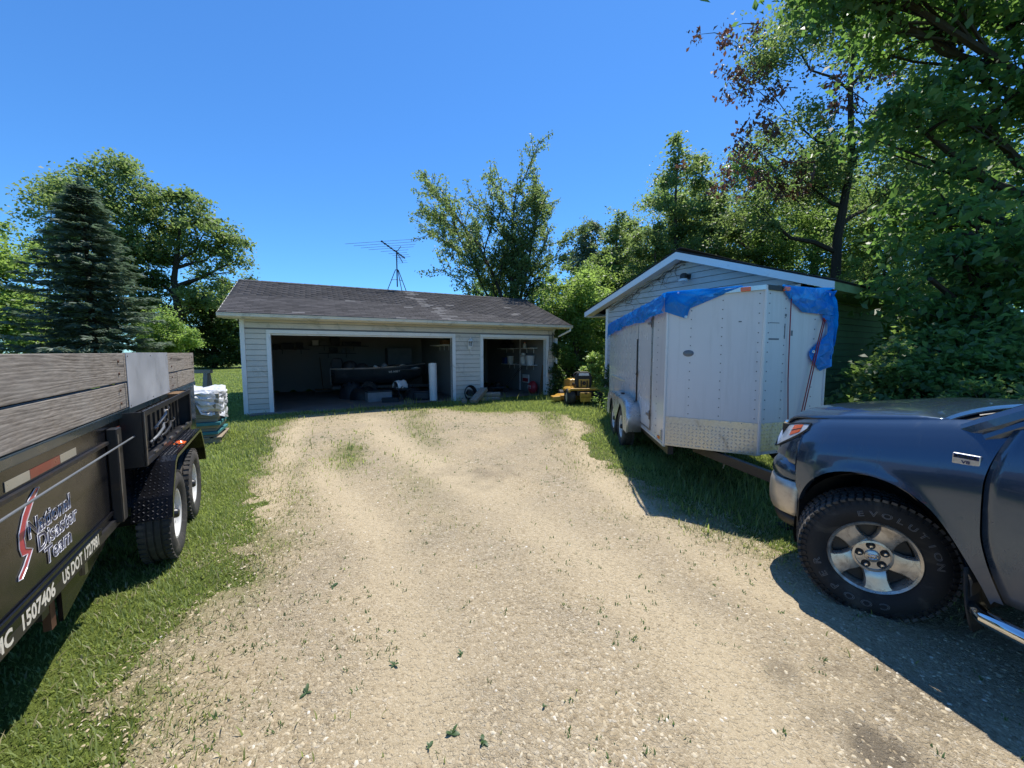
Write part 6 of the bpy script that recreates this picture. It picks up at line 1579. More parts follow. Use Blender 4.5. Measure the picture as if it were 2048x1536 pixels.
def lobe_clumps(rng, lobes, n):
    ws = np.array([l[6] if len(l) > 6 else l[3] * l[4] * l[5] for l in lobes], float); ws = ws ** .8; ws /= ws.sum()
    idx = rng.choice(len(lobes), n, p=ws); out = []
    for i in idx:
        l = lobes[i]; d = rng.normal(size=3); d /= np.linalg.norm(d)
        r = rng.uniform(.25, 1.0) ** .45 * rng.uniform(.85, 1.12)
        out.append((l[0] + d[0] * l[3] * r, l[1] + d[1] * l[4] * r, l[2] + d[2] * l[5] * r))
    return np.array(out), idx
def tree(name, label, x, y, trunk, lobes, nclump, nleaf, lsize, lm, bm='bark', seed=1, cr=.6, group=None, flat=.65, extra=None, elong=1.7, cat='tree', droop=.1, twig=.5, limb_r=.4):
    """trunk: list of (dx,dy,z,r). lobes: (dx,dy,z,rx,ry,rz[,weight]). Root at the trunk foot."""
    rng = np.random.RandomState(seed); z0 = gzp(x, y)
    root = thing(name, label, cat, (x, y, z0), 0, group)
    cl, idx = lobe_clumps(rng, lobes, nclump)
    mb = MB(); tp = [Vector(p[:3]) for p in trunk]
    mb.tube(tp, [p[3] for p in trunk], 9)
    def at_height(z):
        best = tp[0]; br = trunk[0][3]
        for (p, q, r0, r1) in [(tp[i], tp[i + 1], trunk[i][3], trunk[i + 1][3]) for i in range(len(tp) - 1)]:
            if q.z > p.z and p.z <= z <= q.z:
                f = (z - p.z) / (q.z - p.z); return p.lerp(q, f), r0 + (r1 - r0) * f
        return (tp[-1], trunk[-1][3]) if z > tp[-1].z else (tp[0], trunk[0][3])
    for li, l in enumerate(lobes):
        c = Vector(l[:3]); a, ra = at_height(max(.3, c.z - l[5] * .9 - .25 * math.hypot(l[0], l[1])))
        mid = a.lerp(c, .5) + Vector((rng.uniform(-.3, .3), rng.uniform(-.3, .3), -.06 * (c - a).length))
        path = [a, a.lerp(mid, .5) + Vector(rng.uniform(-.1, .1, 3)), mid, mid.lerp(c, .5) + Vector(rng.uniform(-.15, .15, 3)), c]
        r0 = max(.03, ra * limb_r * 1.5); mb.tube(path, [r0, r0 * .85, r0 * .65, r0 * .45, r0 * .25], 6)
        ks = np.where(idx == li)[0]
        for k in ks[:int(len(ks) * twig)]:
            e_ = Vector(cl[k]); s_ = path[2].lerp(c, rng.uniform(0, 1)); m_ = s_.lerp(e_, .5) + Vector(rng.uniform(-.12, .12, 3)) * (e_ - s_).length
            mb.tube([s_, m_, e_], [r0 * .28, r0 * .18, .006], 4, False)
    mb.build('trunk', M[bm], root, smooth=True)
    per = np.maximum(3, rng.gamma(4, nleaf / nclump / 4, nclump).astype(int))
    cid = np.repeat(np.arange(nclump), per); n = len(cid)
    rad = cr * rng.uniform(.6, 1.35, nclump)
    off = rng.normal(size=(n, 3)) * .52; off[:, 2] *= flat; off[:, 2] -= .12 * (off[:, 0] ** 2 + off[:, 1] ** 2)
    pos = cl[cid] + off * rad[cid][:, None]
    ct = rng.rand(nclump)
    tone = np.clip(.55 * ct[cid] + .45 * rng.rand(n), 0, 1)
    ok = pos[:, 2] > .05
    me = leaf_mesh('crown', pos[ok], lsize, tone[ok], rng, elong=elong, droop=droop); setmat(me, M[lm])
    o = link(bpy.data.objects.new('crown', me), root)
    if extra: extra(root, rng)
    return root

def spruce(name, label, x, y, h, rb, seed):
    rng = np.random.RandomState(seed); root = thing(name, label, 'tree', (x, y, gzp(x, y)), 0)
    mb = MB(); mb.tube([(0, 0, -.1), (.03, 0, h * .5), (0, 0, h)], [.2, .12, .015], 9)
    pos = []; dirs = []; tone = []; sizes = []
    z = 1.25
    while z < h - .15:
        f = (z - .5) / (h - .5); L0 = rb * (1 - f) ** .78 + .10; nb = 9 if f < .7 else 7
        a0 = rng.uniform(0, 6.28)
        for k in range(nb):
            a = a0 + 6.28 * k / nb + rng.uniform(-.25, .25); L = L0 * rng.uniform(.50, 1.18); dz = -(.10 + .10 * (1 - f)) * L + rng.uniform(-.05, .05)
            d = np.array([math.cos(a), math.sin(a), 0]); zb = z + rng.uniform(-.12, .12)
            tip = np.array([d[0] * L, d[1] * L, zb + dz + .05 * L])
            mb.tube([(0, 0, zb), tuple(d * L * .5 + np.array([0, 0, zb + dz * .8])), tuple(tip)], [.028, .016, .005], 4, False)
            ns = int(16 + 22 * L); ct = rng.rand()
            for q in range(ns):
                g = rng.uniform(.12, 1.02) ** .8; sp = (1.08 - g) * .32 * L + .10
                side = rng.uniform(-1, 1) * sp; per = np.array([-d[1], d[0], 0])
                pz = zb + dz * min(1, 1.6 * g) + .05 * L * g ** 2 - .08 * abs(side) + rng.uniform(-.05, .03)
                pos.append(d * L * g + per * side + np.array([0, 0, pz])); dv = d * .75 + per * np.sign(side) * .6 + np.array([0, 0, -.12 + rng.uniform(-.2, .1)]); dirs.append(dv / np.linalg.norm(dv))
                tone.append(np.clip(.25 + .35 * ct + .3 * rng.rand() + .3 * (g - .6), 0, 1)); sizes.append(rng.uniform(.24, .50))
        z += .36 * (1 - .35 * f)
    for q in range(60):
        g = q / 60; pos.append(np.array([rng.uniform(-.08, .08), rng.uniform(-.08, .08), h - .7 * g])); dirs.append(np.array([rng.uniform(-.4, .4), rng.uniform(-.4, .4), .8])); tone.append(.5); sizes.append(.25)
    mb.build('trunk', M['bark_dark'], root, smooth=True)
    pos = np.array(pos); dirs = np.array(dirs); n = len(pos); L = np.array(sizes)[:, None]
    nr = rng.normal(size=(n, 3)) * .35 + np.array([0, 0, 1.]); b = np.cross(nr, dirs); b /= np.linalg.norm(b, axis=1, keepdims=True)
    # three fingers per spray
    Vs = []; T = []
    for ang, k in ((0, 1.), (.55, .75), (-.55, .75)):
        dd = dirs * math.cos(ang) + b * math.sin(ang); bb = np.cross(nr, dd); bb /= np.linalg.norm(bb, axis=1, keepdims=True)
        st = pos + dirs * L * .1 * (ang != 0)
        V = np.empty((n, 4, 3)); V[:, 0] = st - bb * .012; V[:, 1] = st + dd * L * .5 * k - bb * .040 + np.array([0, 0, .012]); V[:, 2] = st + dd * L * k; V[:, 3] = st + dd * L * .5 * k + bb * .040
        Vs.append(V.reshape(-1, 3)); T.append(np.array(tone) * (.9 if ang else 1.))
    me = arr_mesh('needles', np.concatenate(Vs), np.arange(n * 12).reshape(-1, 4), np.concatenate(T)); setmat(me, M['needle'])
    link(bpy.data.objects.new('crown', me), root)
    return root

# ---- left side
spruce('spruce_tree', 'dark blue-green spruce tree behind the dump trailer', -22.4, 21.0, 10.4, 3.5, 3)
tree('deciduous_tree', 'tall broad green tree rising behind the spruce', -33.2, 32.0, [(0, 0, -.1, .45), (.2, .1, 5, .36), (-.1, 0, 10, .24), (.3, 0, 14, .1)],
     [(-2.6, 0, 12.2, 2.6, 2.4, 2.2), (1.6, 0, 13.6, 2.6, 2.4, 2.5), (3.2, 0, 10.6, 2.4, 2.3, 2.4), (-4.2, .5, 9.2, 1.8, 1.8, 1.9), (-.2, 0, 9.5, 3.2, 2.6, 2.6), (-3.2, .5, 15.0, 1.6, 1.6, 1.0), (1.5, 0, 16.0, 1.5, 1.4, .9), (0, 0, 6.0, 3.5, 2.5, 2.2)], 250, 34000, .24, 'leaf_elm', seed=5, cr=.95)
tree('bright_tree', 'bright green tree at the left edge of the picture', -31.8, 24.0, [(0, 0, -.1, .3), (0, 0, 4, .22), (.2, 0, 8, .08)],
     [(-1.5, 0, 7.6, 2.4, 2.2, 2.2), (1.0, 0, 6.8, 2.0, 2.0, 2.4), (.6, 0, 4.0, 2.4, 2.2, 2.0), (-2.6, 0, 4.2, 2.2, 2., 2.2), (1.6, -.5, 2.0, 1.5, 1.5, 1.3)], 200, 30000, .2, 'leaf_bright', seed=9, cr=.7)
tree('oak_tree', 'oak tree with a long limb arching right towards the garage', -28.2, 33.0, [(0, 0, -.1, .34), (.3, 0, 4.5, .28), (.1, 0, 7.5, .22), (.7, 0, 10.5, .13), (1.2, 0, 13.2, .05)],
     [(.6, 0, 13.3, 2.7, 2.4, 1.9), (2.8, 0, 11.2, 2.1, 2.0, 1.7), (4.6, 0, 10.4, 1.5, 1.5, .9), (5.4, 0, 9.0, .8, 1.0, .8), (-1.6, 0, 11.0, 2.0, 2., 2.0), (-2.0, 0, 8.2, 1.9, 1.9, 1.6), (3.4, .5, 8.4, 1.5, 1.4, .8), (.6, 0, 9.6, 1.8, 1.8, 1.2), (-1.2, 0, 5.8, 1.8, 1.6, 1.2), (2.6, 0, 6.2, 1.8, 1.6, 1.0)], 190, 20000, .26, 'leaf_oak', 'bark_dark', seed=12, cr=.75, limb_r=.5)
tree('leafy_shrub', 'rounded lime-green shrub right of the spruce', -22.9, 26.0, [(0, 0, -.1, .12), (0, 0, 2.5, .06), (.1, 0, 3.6, .02)],
     [(0, 0, 3.5, 1.1, 1.1, .95), (.45, 0, 2.4, 1.3, 1.2, 1.0), (-.4, 0, 2.2, 1.2, 1.2, 1.2), (0, 0, 1.0, 1.3, 1.2, .9)], 90, 14000, .13, 'leaf_bright', seed=14, cr=.42, cat='shrub')
dk = tree('understory_tree', 'dark leafy tree under the oak, left of the garage roof', -28.2, 37.0, [(0, 0, -.1, .25), (0, 0, 4, .16), (.2, 0, 7, .05)],
     [(0, 0, 7.2, 2.0, 2.0, 1.9), (1.6, 0, 5.2, 1.9, 1.9, 1.9), (-1.6, 0, 4.6, 2.2, 2.0, 2.2), (.3, 0, 2.2, 2.8, 2.2, 2.0)], 150, 22000, .24, 'leaf_dark', 'bark_dark', seed=21, cr=.75, group='dark trees along the lawn edge')
for (x, y, s, rz, lb) in ((-26.2, 39.0, .98, 1.2, 'dark tree directly behind the garage\'s left eave'), (-33.5, 36.5, .72, 2.4, 'dark low tree between the spruce and the oak'), (-38.0, 35.0, .62, 4.0, 'dark low tree behind the foot of the spruce'), (-43.0, 35.5, .8, 5.0, 'dark low tree at the far left behind the bright tree'), (-30.6, 39.0, .6, .4, 'dark low tree under the oak\'s trunk'), (-23.6, 42.0, .72, 3.3, 'dark low tree hidden behind the garage\'s left end')):
    c = copy_tree(dk); c.location = (x, y, gzp(x, y)); c.scale = (s, s, s); c.rotation_euler = (0, 0, rz); c['label'] = lb

# ---- elm behind the garage: stems sweep up and outwards
def elm():
    rng = np.random.RandomState(37); x, y = -.05, 18.7
    root = thing('elm_tree', 'young elm with upswept ragged branches behind the garage roof', 'tree', (x, y, gzp(x, y)), 0); root.scale = (.94, .94, .92)
    mb = MB(); pos = []; tone = []
    def shoot(p, d, L, r, depth, lean):
        n = 5; P = [p.copy()]; q = p.copy(); d = d.normalized()
        for i in range(n):
            d = (d + Vector(rng.normal(size=3)) * .13 + Vector((lean * .05, 0, .07))).normalized(); q = q + d * L / n; P.append(q.copy())
        mb.tube(P, [r * (1 - .8 * i / n) + .003 for i in range(n + 1)], 6 if depth > 1 else 3, False)
        if depth > 0:
            k = {3: 9, 2: 9, 1: 8}[depth]
            for j in range(k):
                f = .22 + .76 * (j + rng.rand()) / k; i = min(n - 1, int(f * n)); b_ = P[i].lerp(P[i + 1], f * n - i)
                ax = (P[i + 1] - P[i]).normalized(); side = ax.orthogonal().normalized(); side.rotate(Matrix.Rotation(rng.uniform(0, 6.28), 3, ax))
                nd = ax * .72 + side * rng.uniform(.6, 1.15) + Vector((0, -side.y * .2, .12))
                shoot(b_, nd, L * rng.uniform(.30, .55) * (1.15 - .5 * f), r * .42, depth - 1, lean)
        if depth <= 1:
            ct = rng.rand()
            for k in range(int(18 + 44 * L)):
                f = rng.uniform(.1, 1.03); i = min(n - 1, int(f * n)); c = P[i].lerp(P[i + 1], f * n - i)
                pos.append((c.x + rng.normal() * .085, c.y + rng.normal() * .085, c.z + rng.normal() * .07 - .05)); tone.append(np.clip(.45 * ct + .55 * rng.rand(), 0, 1))
    mb.tube([Vector((0, 0, -.1)), Vector((.05, 0, 1.5)), Vector((-.05, 0, 3.1))], [.2, .17, .15], 9)
    for (bz_, tx, ty, tz, r) in ((2.4, -4.3, -.6, 8.2, .085), (2.9, -3.1, -.3, 10.8, .10), (3.1, -.7, -.2, 11.9, .11), (3.0, .55, .3, 10.4, .09), (2.7, 1.5, .2, 9.4, .08), (2.2, 2.6, -.2, 7.2, .075), (2.5, -1.9, .5, 8.8, .075), (2.0, 1.3, -.6, 6.0, .06), (1.9, -1.5, -.5, 6.2, .06)):
        st = Vector((0, 0, bz_)); e_ = Vector((tx, ty, tz)) - st; d = e_.normalized() + Vector((-tx * .02, 0, .12))
        shoot(st, d, e_.length * .93, r, 2, tx * .10)
    mb.build('trunk', M['bark_dark'], root, smooth=True)
    me = leaf_mesh('crown', np.array(pos), .115, np.array(tone), rng, elong=1.7, droop=.5, up=.25); setmat(me, M['leaf_elm'])
    link(bpy.data.objects.new('crown', me), root)
elm()
tree('leafy_bush', 'rounded bush behind the garage ridge, left of the elm trunk', -1.9, 23.0, [(0, 0, -.1, .15), (0, 0, 3, .08), (0, 0, 4.4, .03)], [(0, 0, 4.5, 1.0, 1.0, 1.0), (1.4, 0, 4.3, 1.0, 1., 1.1), (.6, 0, 3, 1.8, 1.5, 1.3)], 60, 8000, .16, 'leaf_mid', seed=33, cr=.5, cat='shrub')

# ---- gap between garage and shed
bu = tree('tall_shrub', 'tall sunlit shrub filling the gap between garage and shed', 2.75, 17.0, [(0, 0, -.1, .12), (.1, 0, 2.5, .08), (0, 0, 4.6, .02)],
     [(-.1, 0, 4.4, 1.1, 1.0, 1.0), (.6, 0, 3.2, 1.2, 1.1, 1.1), (-.7, 0, 2.9, 1.2, 1.1, 1.2), (0, 0, 1.5, 1.6, 1.2, 1.3), (-.7, -.4, .9, 1.1, .9, .9)], 130, 20000, .115, 'leaf_bright', seed=41, cr=.42, cat='shrub', group='shrubs between garage and shed')
for (x, y, s, rz, lb) in ((1.9, 18.6, .95, 2.0, 'tall shrub against the garage\'s right end'), (3.9, 19.5, 1.15, 4.1, 'tall shrub just behind the shed\'s left eave'), (5.2, 21.5, 1.25, .7, 'tall shrub half hidden behind the shed roof')):
    c = copy_tree(bu); c.location = (x, y, gzp(x, y)); c.scale = (s, s, s); c.rotation_euler = (0, 0, rz); c['label'] = lb
tree('lime_plant', 'pale lime-green weedy plant behind the riding mower', 2.78, 13.1, [(0, 0, -.05, .02), (.02, 0, .6, .015), (0, 0, 1.2, .006)],
     [(0, 0, 1.25, .28, .28, .28), (-.2, 0, .95, .3, .28, .26), (.22, 0, .9, .28, .28, .28), (0, -.1, .5, .42, .35, .35)], 46, 2200, .10, 'leaf_lime', 'bark', seed=45, cr=.16, cat='plant')
sh_ = tree('dark_shrub', 'dark low shrub at the foot of the shed\'s left corner', 3.35, 12.2, [(0, 0, -.05, .03), (0, 0, .6, .02), (0, 0, 1.0, .01)],
     [(0, 0, .75, .5, .4, .45), (-.35, 0, .4, .4, .35, .35), (.4, 0, .45, .45, .4, .4)], 50, 3600, .085, 'leaf_dark', seed=46, cr=.22, cat='shrub')
tree('weed_clump', 'pale leafy weeds between the riding mower and the cargo trailer', 2.85, 10.7, [(0, 0, -.05, .02), (0, 0, .3, .012), (0, 0, .55, .005)],
     [(0, 0, .45, .3, .28, .28), (-.3, .3, .3, .26, .25, .22), (.25, -.2, .25, .3, .3, .2), (-.1, -.5, .2, .35, .3, .18)], 40, 1900, .085, 'leaf_mid', seed=47, cr=.14, cat='weeds')
t = thing('garden_rake', 'pale tool handle leaning on the shed behind the trailer', 'rake', (3.3, 11.2, gzp(3.3, 11.2)), R(-58))
MB().tube([(-.35, 0, .05), (.05, .35, 1.35)], .014, 8).build('handle', M['slat'], t); MB().box((-.37, -.02, .06), (.3, .03, .05)).build('head', M['worn_steel'], t)
# ivy on the garage's right corner
def ivy():
    rng = np.random.RandomState(51); root = gout('ivy_vine', 'dark green ivy climbing the garage\'s right front corner', 'ivy', 9.36, -.12)
    mb = MB(); pos = []; tone = []
    for k in range(5):
        x = rng.uniform(-.18, .08); pts = []
        for i in range(9):
            x += rng.uniform(-.05, .05); pts.append((x, -.02, .1 + 2.3 * i / 8 * rng.uniform(.85, 1.0)))
        mb.tube(pts, .007, 4)
    mb.build('stem', M['bark'], root)
    n = 2600
    z = rng.rand(n) ** 1.6 * 2.3; w_ = np.where(z < 1.0, .42 - .22 * z, .09 + .06 * np.sin(z * 5))
    dep = np.where(z < .9, .30 * (1 - z / .95), .05)
    pos = np.stack([-.02 + rng.normal(size=n) * w_ * .55 + np.where(z < .8, .12, 0), -.03 - rng.rand(n) * dep - .02, z], 1)
    keep = (np.sin(z * 9 + pos[:, 0] * 7) > -.45) | (z < .9); pos = pos[keep]
    me = leaf_mesh('ivy_leaves', pos, .085, rng.rand(len(pos)) * .6, rng, elong=1.15); setmat(me, M['leaf_dark'])
    link(bpy.data.objects.new('foliage', me), root)
ivy()

# ---- woods on the right
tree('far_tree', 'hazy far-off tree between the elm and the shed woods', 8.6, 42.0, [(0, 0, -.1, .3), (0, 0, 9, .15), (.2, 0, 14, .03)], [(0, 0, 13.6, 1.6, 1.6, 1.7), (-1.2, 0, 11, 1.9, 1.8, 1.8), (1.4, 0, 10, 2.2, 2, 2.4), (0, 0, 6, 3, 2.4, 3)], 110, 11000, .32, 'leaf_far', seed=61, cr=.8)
pop = tree('slender_tree', 'tall slender tree rising above the shed\'s left roof slope', 8.6, 21.0, [(0, 0, -.1, .17), (.1, 0, 5, .12), (-.1, 0, 9.5, .06), (0, 0, 12.4, .012)],
     [(0, 0, 12.6, .55, .55, 1.3), (.5, 0, 10.8, 1.0, .9, 1.0), (-.7, 0, 9.6, 1.1, 1.0, 1.1), (.9, 0, 8.4, 1.2, 1.1, 1.1), (-.8, 0, 7.0, 1.4, 1.2, 1.2), (.8, 0, 5.4, 1.6, 1.3, 1.4), (-.6, 0, 3.6, 1.8, 1.5, 1.4)], 150, 22000, .165, 'leaf_elm', seed=63, cr=.55, group='woodland trees behind the shed')
for (x, y, s, rz, lb) in ((5.9, 22.5, .74, 1.1, 'shorter tree left of the slender tree behind the shed'), (11.2, 23.5, .92, 2.7, 'tree right of the slender tree behind the shed peak'), (7.3, 25.0, .80, 4.4, 'tree behind and left of the slender tree'), (4.7, 21.5, .56, 2.0, 'small tree just left of the shed\'s left eave'), (6.9, 19.4, .62, 3.0, 'small tree directly over the shed\'s left roof slope'), (10.2, 19.6, .72, .3, 'tree right above the shed peak')):
    c = copy_tree(pop); c.location = (x, y, gzp(x, y)); c.scale = (s * 1.15, s * 1.15, s); c.rotation_euler = (0, 0, rz); c['label'] = lb
wd = tree('woodland_tree', 'dense tree in the woods straight behind the shed roof', 14.6, 24.0, [(0, 0, -.1, .3), (.2, 0, 5, .24), (0, 0, 10, .12), (.2, 0, 13, .03)],
     [(0, 0, 12.3, 1.7, 1.7, 1.5), (1.7, 0, 10.2, 1.9, 1.8, 1.7), (-1.8, 0, 9.6, 2.0, 1.8, 1.8), (.4, 0, 7.4, 2.4, 2.0, 1.8), (-1.5, 0, 5.2, 2.2, 2., 1.8), (1.9, 0, 4.6, 2.2, 2., 1.9), (0, 0, 2.2, 3.0, 2.4, 1.8)], 220, 32000, .165, 'leaf_mid', 'bark_dark', seed=66, cr=.75, group='woodland trees behind the shed')
for (x, y, s, rz, lb) in ((19.0, 25.0, 1.05, 1.0, 'dense tree right of the oak trunk in the woods'), (23.5, 24.0, 1.1, 2.2, 'dense tree second from the right edge in the far woods'), (28.0, 25.0, 1.1, 3.6, 'dense tree at the far right edge of the woods'), (17.0, 19.0, .72, 4.8, 'lower dense tree beneath the oak\'s right side'), (20.5, 17.5, .78, .5, 'lower dense tree at the right behind the large-leaved tree'), (11.5, 28.0, 1.0, 5.5, 'dense tree in the woods deep behind the shed peak'), (12.2, 19.5, .70, 1.9, 'medium dense tree behind the shed\'s right roof slope'), (13.6, 14.5, .42, 2.9, 'small dense tree just behind the shed\'s right eave')):
    c = copy_tree(wd); c.location = (x, y, gzp(x, y)); c.scale = (s, s, s); c.rotation_euler = (0, 0, rz); c['label'] = lb
# big oak with dead brown sprays
def dead(root, rng):
    mb = MB(); pos = []
    for (sx, sz, n, ex, ez) in ((-3.6, 11.6, 16, 1.6, 1.4), (-4.6, 12.6, 10, 1.0, 1.4), (-3.0, 8.6, 14, 1.7, .8), (-4.2, 9.2, 9, 1.2, .8), (.2, 11.6, 12, 1.0, 1.0), (-1.6, 8.2, 8, 1.2, .6)):
        for k in range(n):
            c = Vector((sx + rng.normal() * ex * .6, rng.normal() * .5, sz + rng.normal() * ez * .55)); s_ = c + Vector((rng.uniform(.4, 1.6), rng.uniform(-.2, .2), rng.uniform(-.9, .3)))
            mb.tube([s_, s_.lerp(c, .5) + Vector((0, 0, .12)), c], [.02, .012, .004], 4, False)
            for q in range(int(rng.uniform(20, 46))): pos.append((c.x + rng.normal() * .16, c.y + rng.normal() * .16, c.z + rng.normal() * .15 - .08))
    mb.build('dead_twigs', M['bark'], root)
    me = leaf_mesh('dead_leaves', np.array(pos), .16, rng.rand(len(pos)), rng, elong=1.7, droop=.9, up=.0); setmat(me, M['leaf_dead'])
    link(bpy.data.objects.new('dead_leaves', me), root)
tree('large_oak', 'large oak with crooked limbs and dead brown leaf sprays above the shed', 13.0, 16.0, [(0, 0, -.1, .22), (.05, 0, 3, .18), (0, 0, 6, .16), (.35, 0, 9, .12), (.1, 0, 12, .08), (.4, 0, 16, .03)],
     [(-2.6, 0, 13.6, 1.7, 1.4, 1.5), (-.6, 0, 14.6, 1.8, 1.6, 1.7), (1.6, 0, 13.6, 1.9, 1.6, 1.6), (2.8, 0, 11.2, 1.6, 1.5, 1.4), (-2.0, 0, 10.6, 1.2, 1.1, .9), (-3.2, .2, 7.0, 1.3, 1., .8), (.4, 0, 9.6, 1.5, 1.3, 1.0), (-1.3, .3, 8.4, 1.5, 1.1, .9), (2.4, 0, 8.2, 1.6, 1.4, 1.2), (.2, .4, 16.6, 1.8, 1.6, 1.0)], 200, 34000, .125, 'leaf_oak', 'bark_dark', seed=71, cr=.66, limb_r=.42, extra=dead)
# overhanging tree with big leaves, close on the right
tree('overhanging_tree', 'large-leaved tree overhanging from the right edge of the picture', 13.6, 9.2, [(0, 0, -.1, .32), (-.2, 0, 3, .28), (-.5, 0, 6.5, .22), (-1.2, 0, 10, .14), (-1.6, 0, 12.5, .05)],
     [(-7.6, -.8, 9.7, .9, .8, .55), (-6.4, -.6, 9.3, 1.1, 1.0, .8), (-5.0, -.4, 8.8, 1.3, 1.2, .95), (-3.4, -.3, 9.6, 1.7, 1.4, 1.2), (-1.4, -.4, 9.8, 1.9, 1.6, 1.5), (-4.9, -.3, 6.6, 1.1, 1.0, .7), (-3.6, -.3, 6.9, 1.3, 1.2, .9), (-2.2, -.3, 7.4, 1.6, 1.4, 1.1), (-.8, -.5, 6.6, 1.6, 1.4, 1.4), (-3.9, 0, 5.0, 1.2, 1.1, .8), (-2.4, -.2, 4.6, 1.5, 1.3, 1.1), (-.9, -.4, 3.9, 1.6, 1.4, 1.3), (-5.7, -1.7, 3.0, .8, .6, .6), (-4.8, -1.5, 3.9, .9, .8, .7), (-4.3, -1.4, 2.6, .9, .8, .7), (-5.4, -1.7, 3.5, .8, .6, .6), (-5.0, -1.6, 2.2, .8, .6, .6)], 300, 27000, .175, 'leaf_near', 'bark_dark', seed=81, cr=.58, elong=1.9, droop=.5, flat=.5)
# shrubs behind the truck
s0_ = tree('understory_shrub', 'glossy leafy shrub at the shed\'s side, just right of the tarp', 6.55, 6.55, [(0, 0, -.05, .04), (0, 0, .8, .03), (0, 0, 1.5, .01)],
     [(0, 0, 1.45, .55, .5, .45), (.45, 0, 1.05, .5, .5, .5), (-.4, 0, .9, .5, .5, .55), (0, -.2, .55, .75, .6, .5)], 80, 7000, .095, 'leaf_mid', seed=91, cr=.26, cat='shrub', group='shrubs behind the pickup truck', elong=1.5)
for (x, y, s, rz, lb) in ((7.5, 6.9, 1.12, 1.3, 'second glossy shrub from the tarp, behind the truck\'s hood'), (8.5, 6.5, 1.25, 2.9, 'third glossy shrub from the tarp, behind the truck\'s hood'), (9.5, 6.2, 1.3, 4.2, 'glossy shrub behind the truck\'s windshield'), (6.3, 5.2, .72, 5.2, 'low glossy shrub close behind the truck\'s headlight'), (7.5, 5.2, .8, .6, 'low glossy shrub close behind the truck\'s hood'), (9.2, 8.4, 1.6, 3.6, 'tallest glossy shrub at the right, under the overhanging tree'), (8.9, 5.0, .9, 2.0, 'low glossy shrub close behind the truck\'s cab'), (10.9, 7.2, 1.7, .9, 'big glossy shrub at the right picture edge')):
    c = copy_tree(s0_); c.location = (x, y, gzp(x, y)); c.scale = (s, s, s); c.rotation_euler = (0, 0, rz); c['label'] = lb

# ================================================================== GRASS, WEEDS, GRAVEL STONES
def blades(name, mats_, X, Y, H, rng, wid=.0035, lean=.5, kind='stuff', segs=2):
    n = len(X); Z = surf_z(X, Y) - .004
    a = rng.uniform(0, 2 * np.pi, n); ln = rng.uniform(.1, 1, n) * lean * H
    dx, dy = np.cos(a), np.sin(a); px_, py_ = -dy, dx
    wd_ = wid * rng.uniform(.6, 1.5, n)
    V = np.empty((n, 5, 3), np.float32)
    base = np.stack([X, Y, Z], 1); side = np.stack([px_ * wd_, py_ * wd_, np.zeros(n)], 1)
    mid = base + np.stack([dx * ln * .35, dy * ln * .35, H * .6], 1); tip = base + np.stack([dx * ln, dy * ln, H], 1)
    V[:, 0] = base - side; V[:, 1] = base + side; V[:, 2] = mid + side * .8; V[:, 3] = mid - side * .8; V[:, 4] = tip
    F4 = np.arange(n)[:, None] * 5
    T = np.concatenate([F4 + np.array([[0, 1, 2]]), F4 + np.array([[0, 2, 3]]), F4 + np.array([[3, 2, 4]])])
    tone = np.clip(.5 * vnoise(X, Y, 1.5) + .6 * rng.rand(n) - .05, 0, 1); tone = np.concatenate([tone] * 3)
    me = arr_mesh(name, V.reshape(-1, 3), T, tone); setmat(me, mats_)
    return tag(link(bpy.data.objects.new(name, me)), kind=kind)
def blocked(X, Y):
    gx = (X + 6.857) * math.cos(GA) + (Y - 9.92) * math.sin(GA); gy = -(X + 6.857) * math.sin(GA) + (Y - 9.92) * math.cos(GA)
    b = (gx > -.02) & (gx < 9.45) & (gy > -.02) & (gy < 6)
    b |= (gx > .5) & (gx < 9.1) & (gy > -.36) & (gy < 6)
    hx = (X - 2.406) * math.cos(SA) + (Y - 13.) * math.sin(SA); hy = -(X - 2.406) * math.sin(SA) + (Y - 13.) * math.cos(SA)
    b |= (hx > .6) & (hx < 6.1) & (hy > .3) & (hy < 6.8)
    return b
rng = np.random.RandomState(101)
def scatter(n, x0, x1, y0, y1, pfun):
    X = rng.uniform(x0, x1, n); Y = rng.uniform(y0, y1, n); p = pfun(X, Y); k = (rng.rand(n) < p) & ~blocked(X, Y); return X[k], Y[k]
def lawnp(X, Y):
    sd = drive_sd(X, Y); return np.where(sd < 0, np.clip(.45 - sd * 3.5, 0, 1), .40 * grassiness(X, Y) * np.exp(-sd / .6) + .14 * grassiness(X, Y)) * np.clip(.25 + 1.1 * vnoise(X, Y, 1.3) * (.5 + vnoise(X, Y, 5.)), .15, 1.1)
X, Y = scatter(240000, -6.2, 3.2, .4, 6.0, lawnp); kk = (X > -6 - 0 * Y) & ~((X > 2.3) & (Y < 2.4))
X, Y = X[kk], Y[kk]
H = (.016 + .034 * rng.rand(len(X))) * (.6 + .9 * vnoise(X, Y, 1.7))
blades('lawn_grass', M['blade'], X, Y, H, rng, .0032, 1.1)
X, Y = scatter(170000, -10, 5.6, 5.5, 12.4, lawnp); H = (.025 + .05 * rng.rand(len(X))) * (.7 + .9 * vnoise(X, Y, 1.1)); 
blades('mid_lawn_grass', M['blade'], X, Y, H, rng, .006, .9)
X, Y = scatter(90000, -28, -6.0, 9.0, 32, lambda a, b: (a < -6.857 - .7 * (b - 9.9) + 5) * .9); H = .03 + .05 * rng.rand(len(X))
blades('far_lawn_grass', M['blade'], X, Y, H, rng, .014, .9)
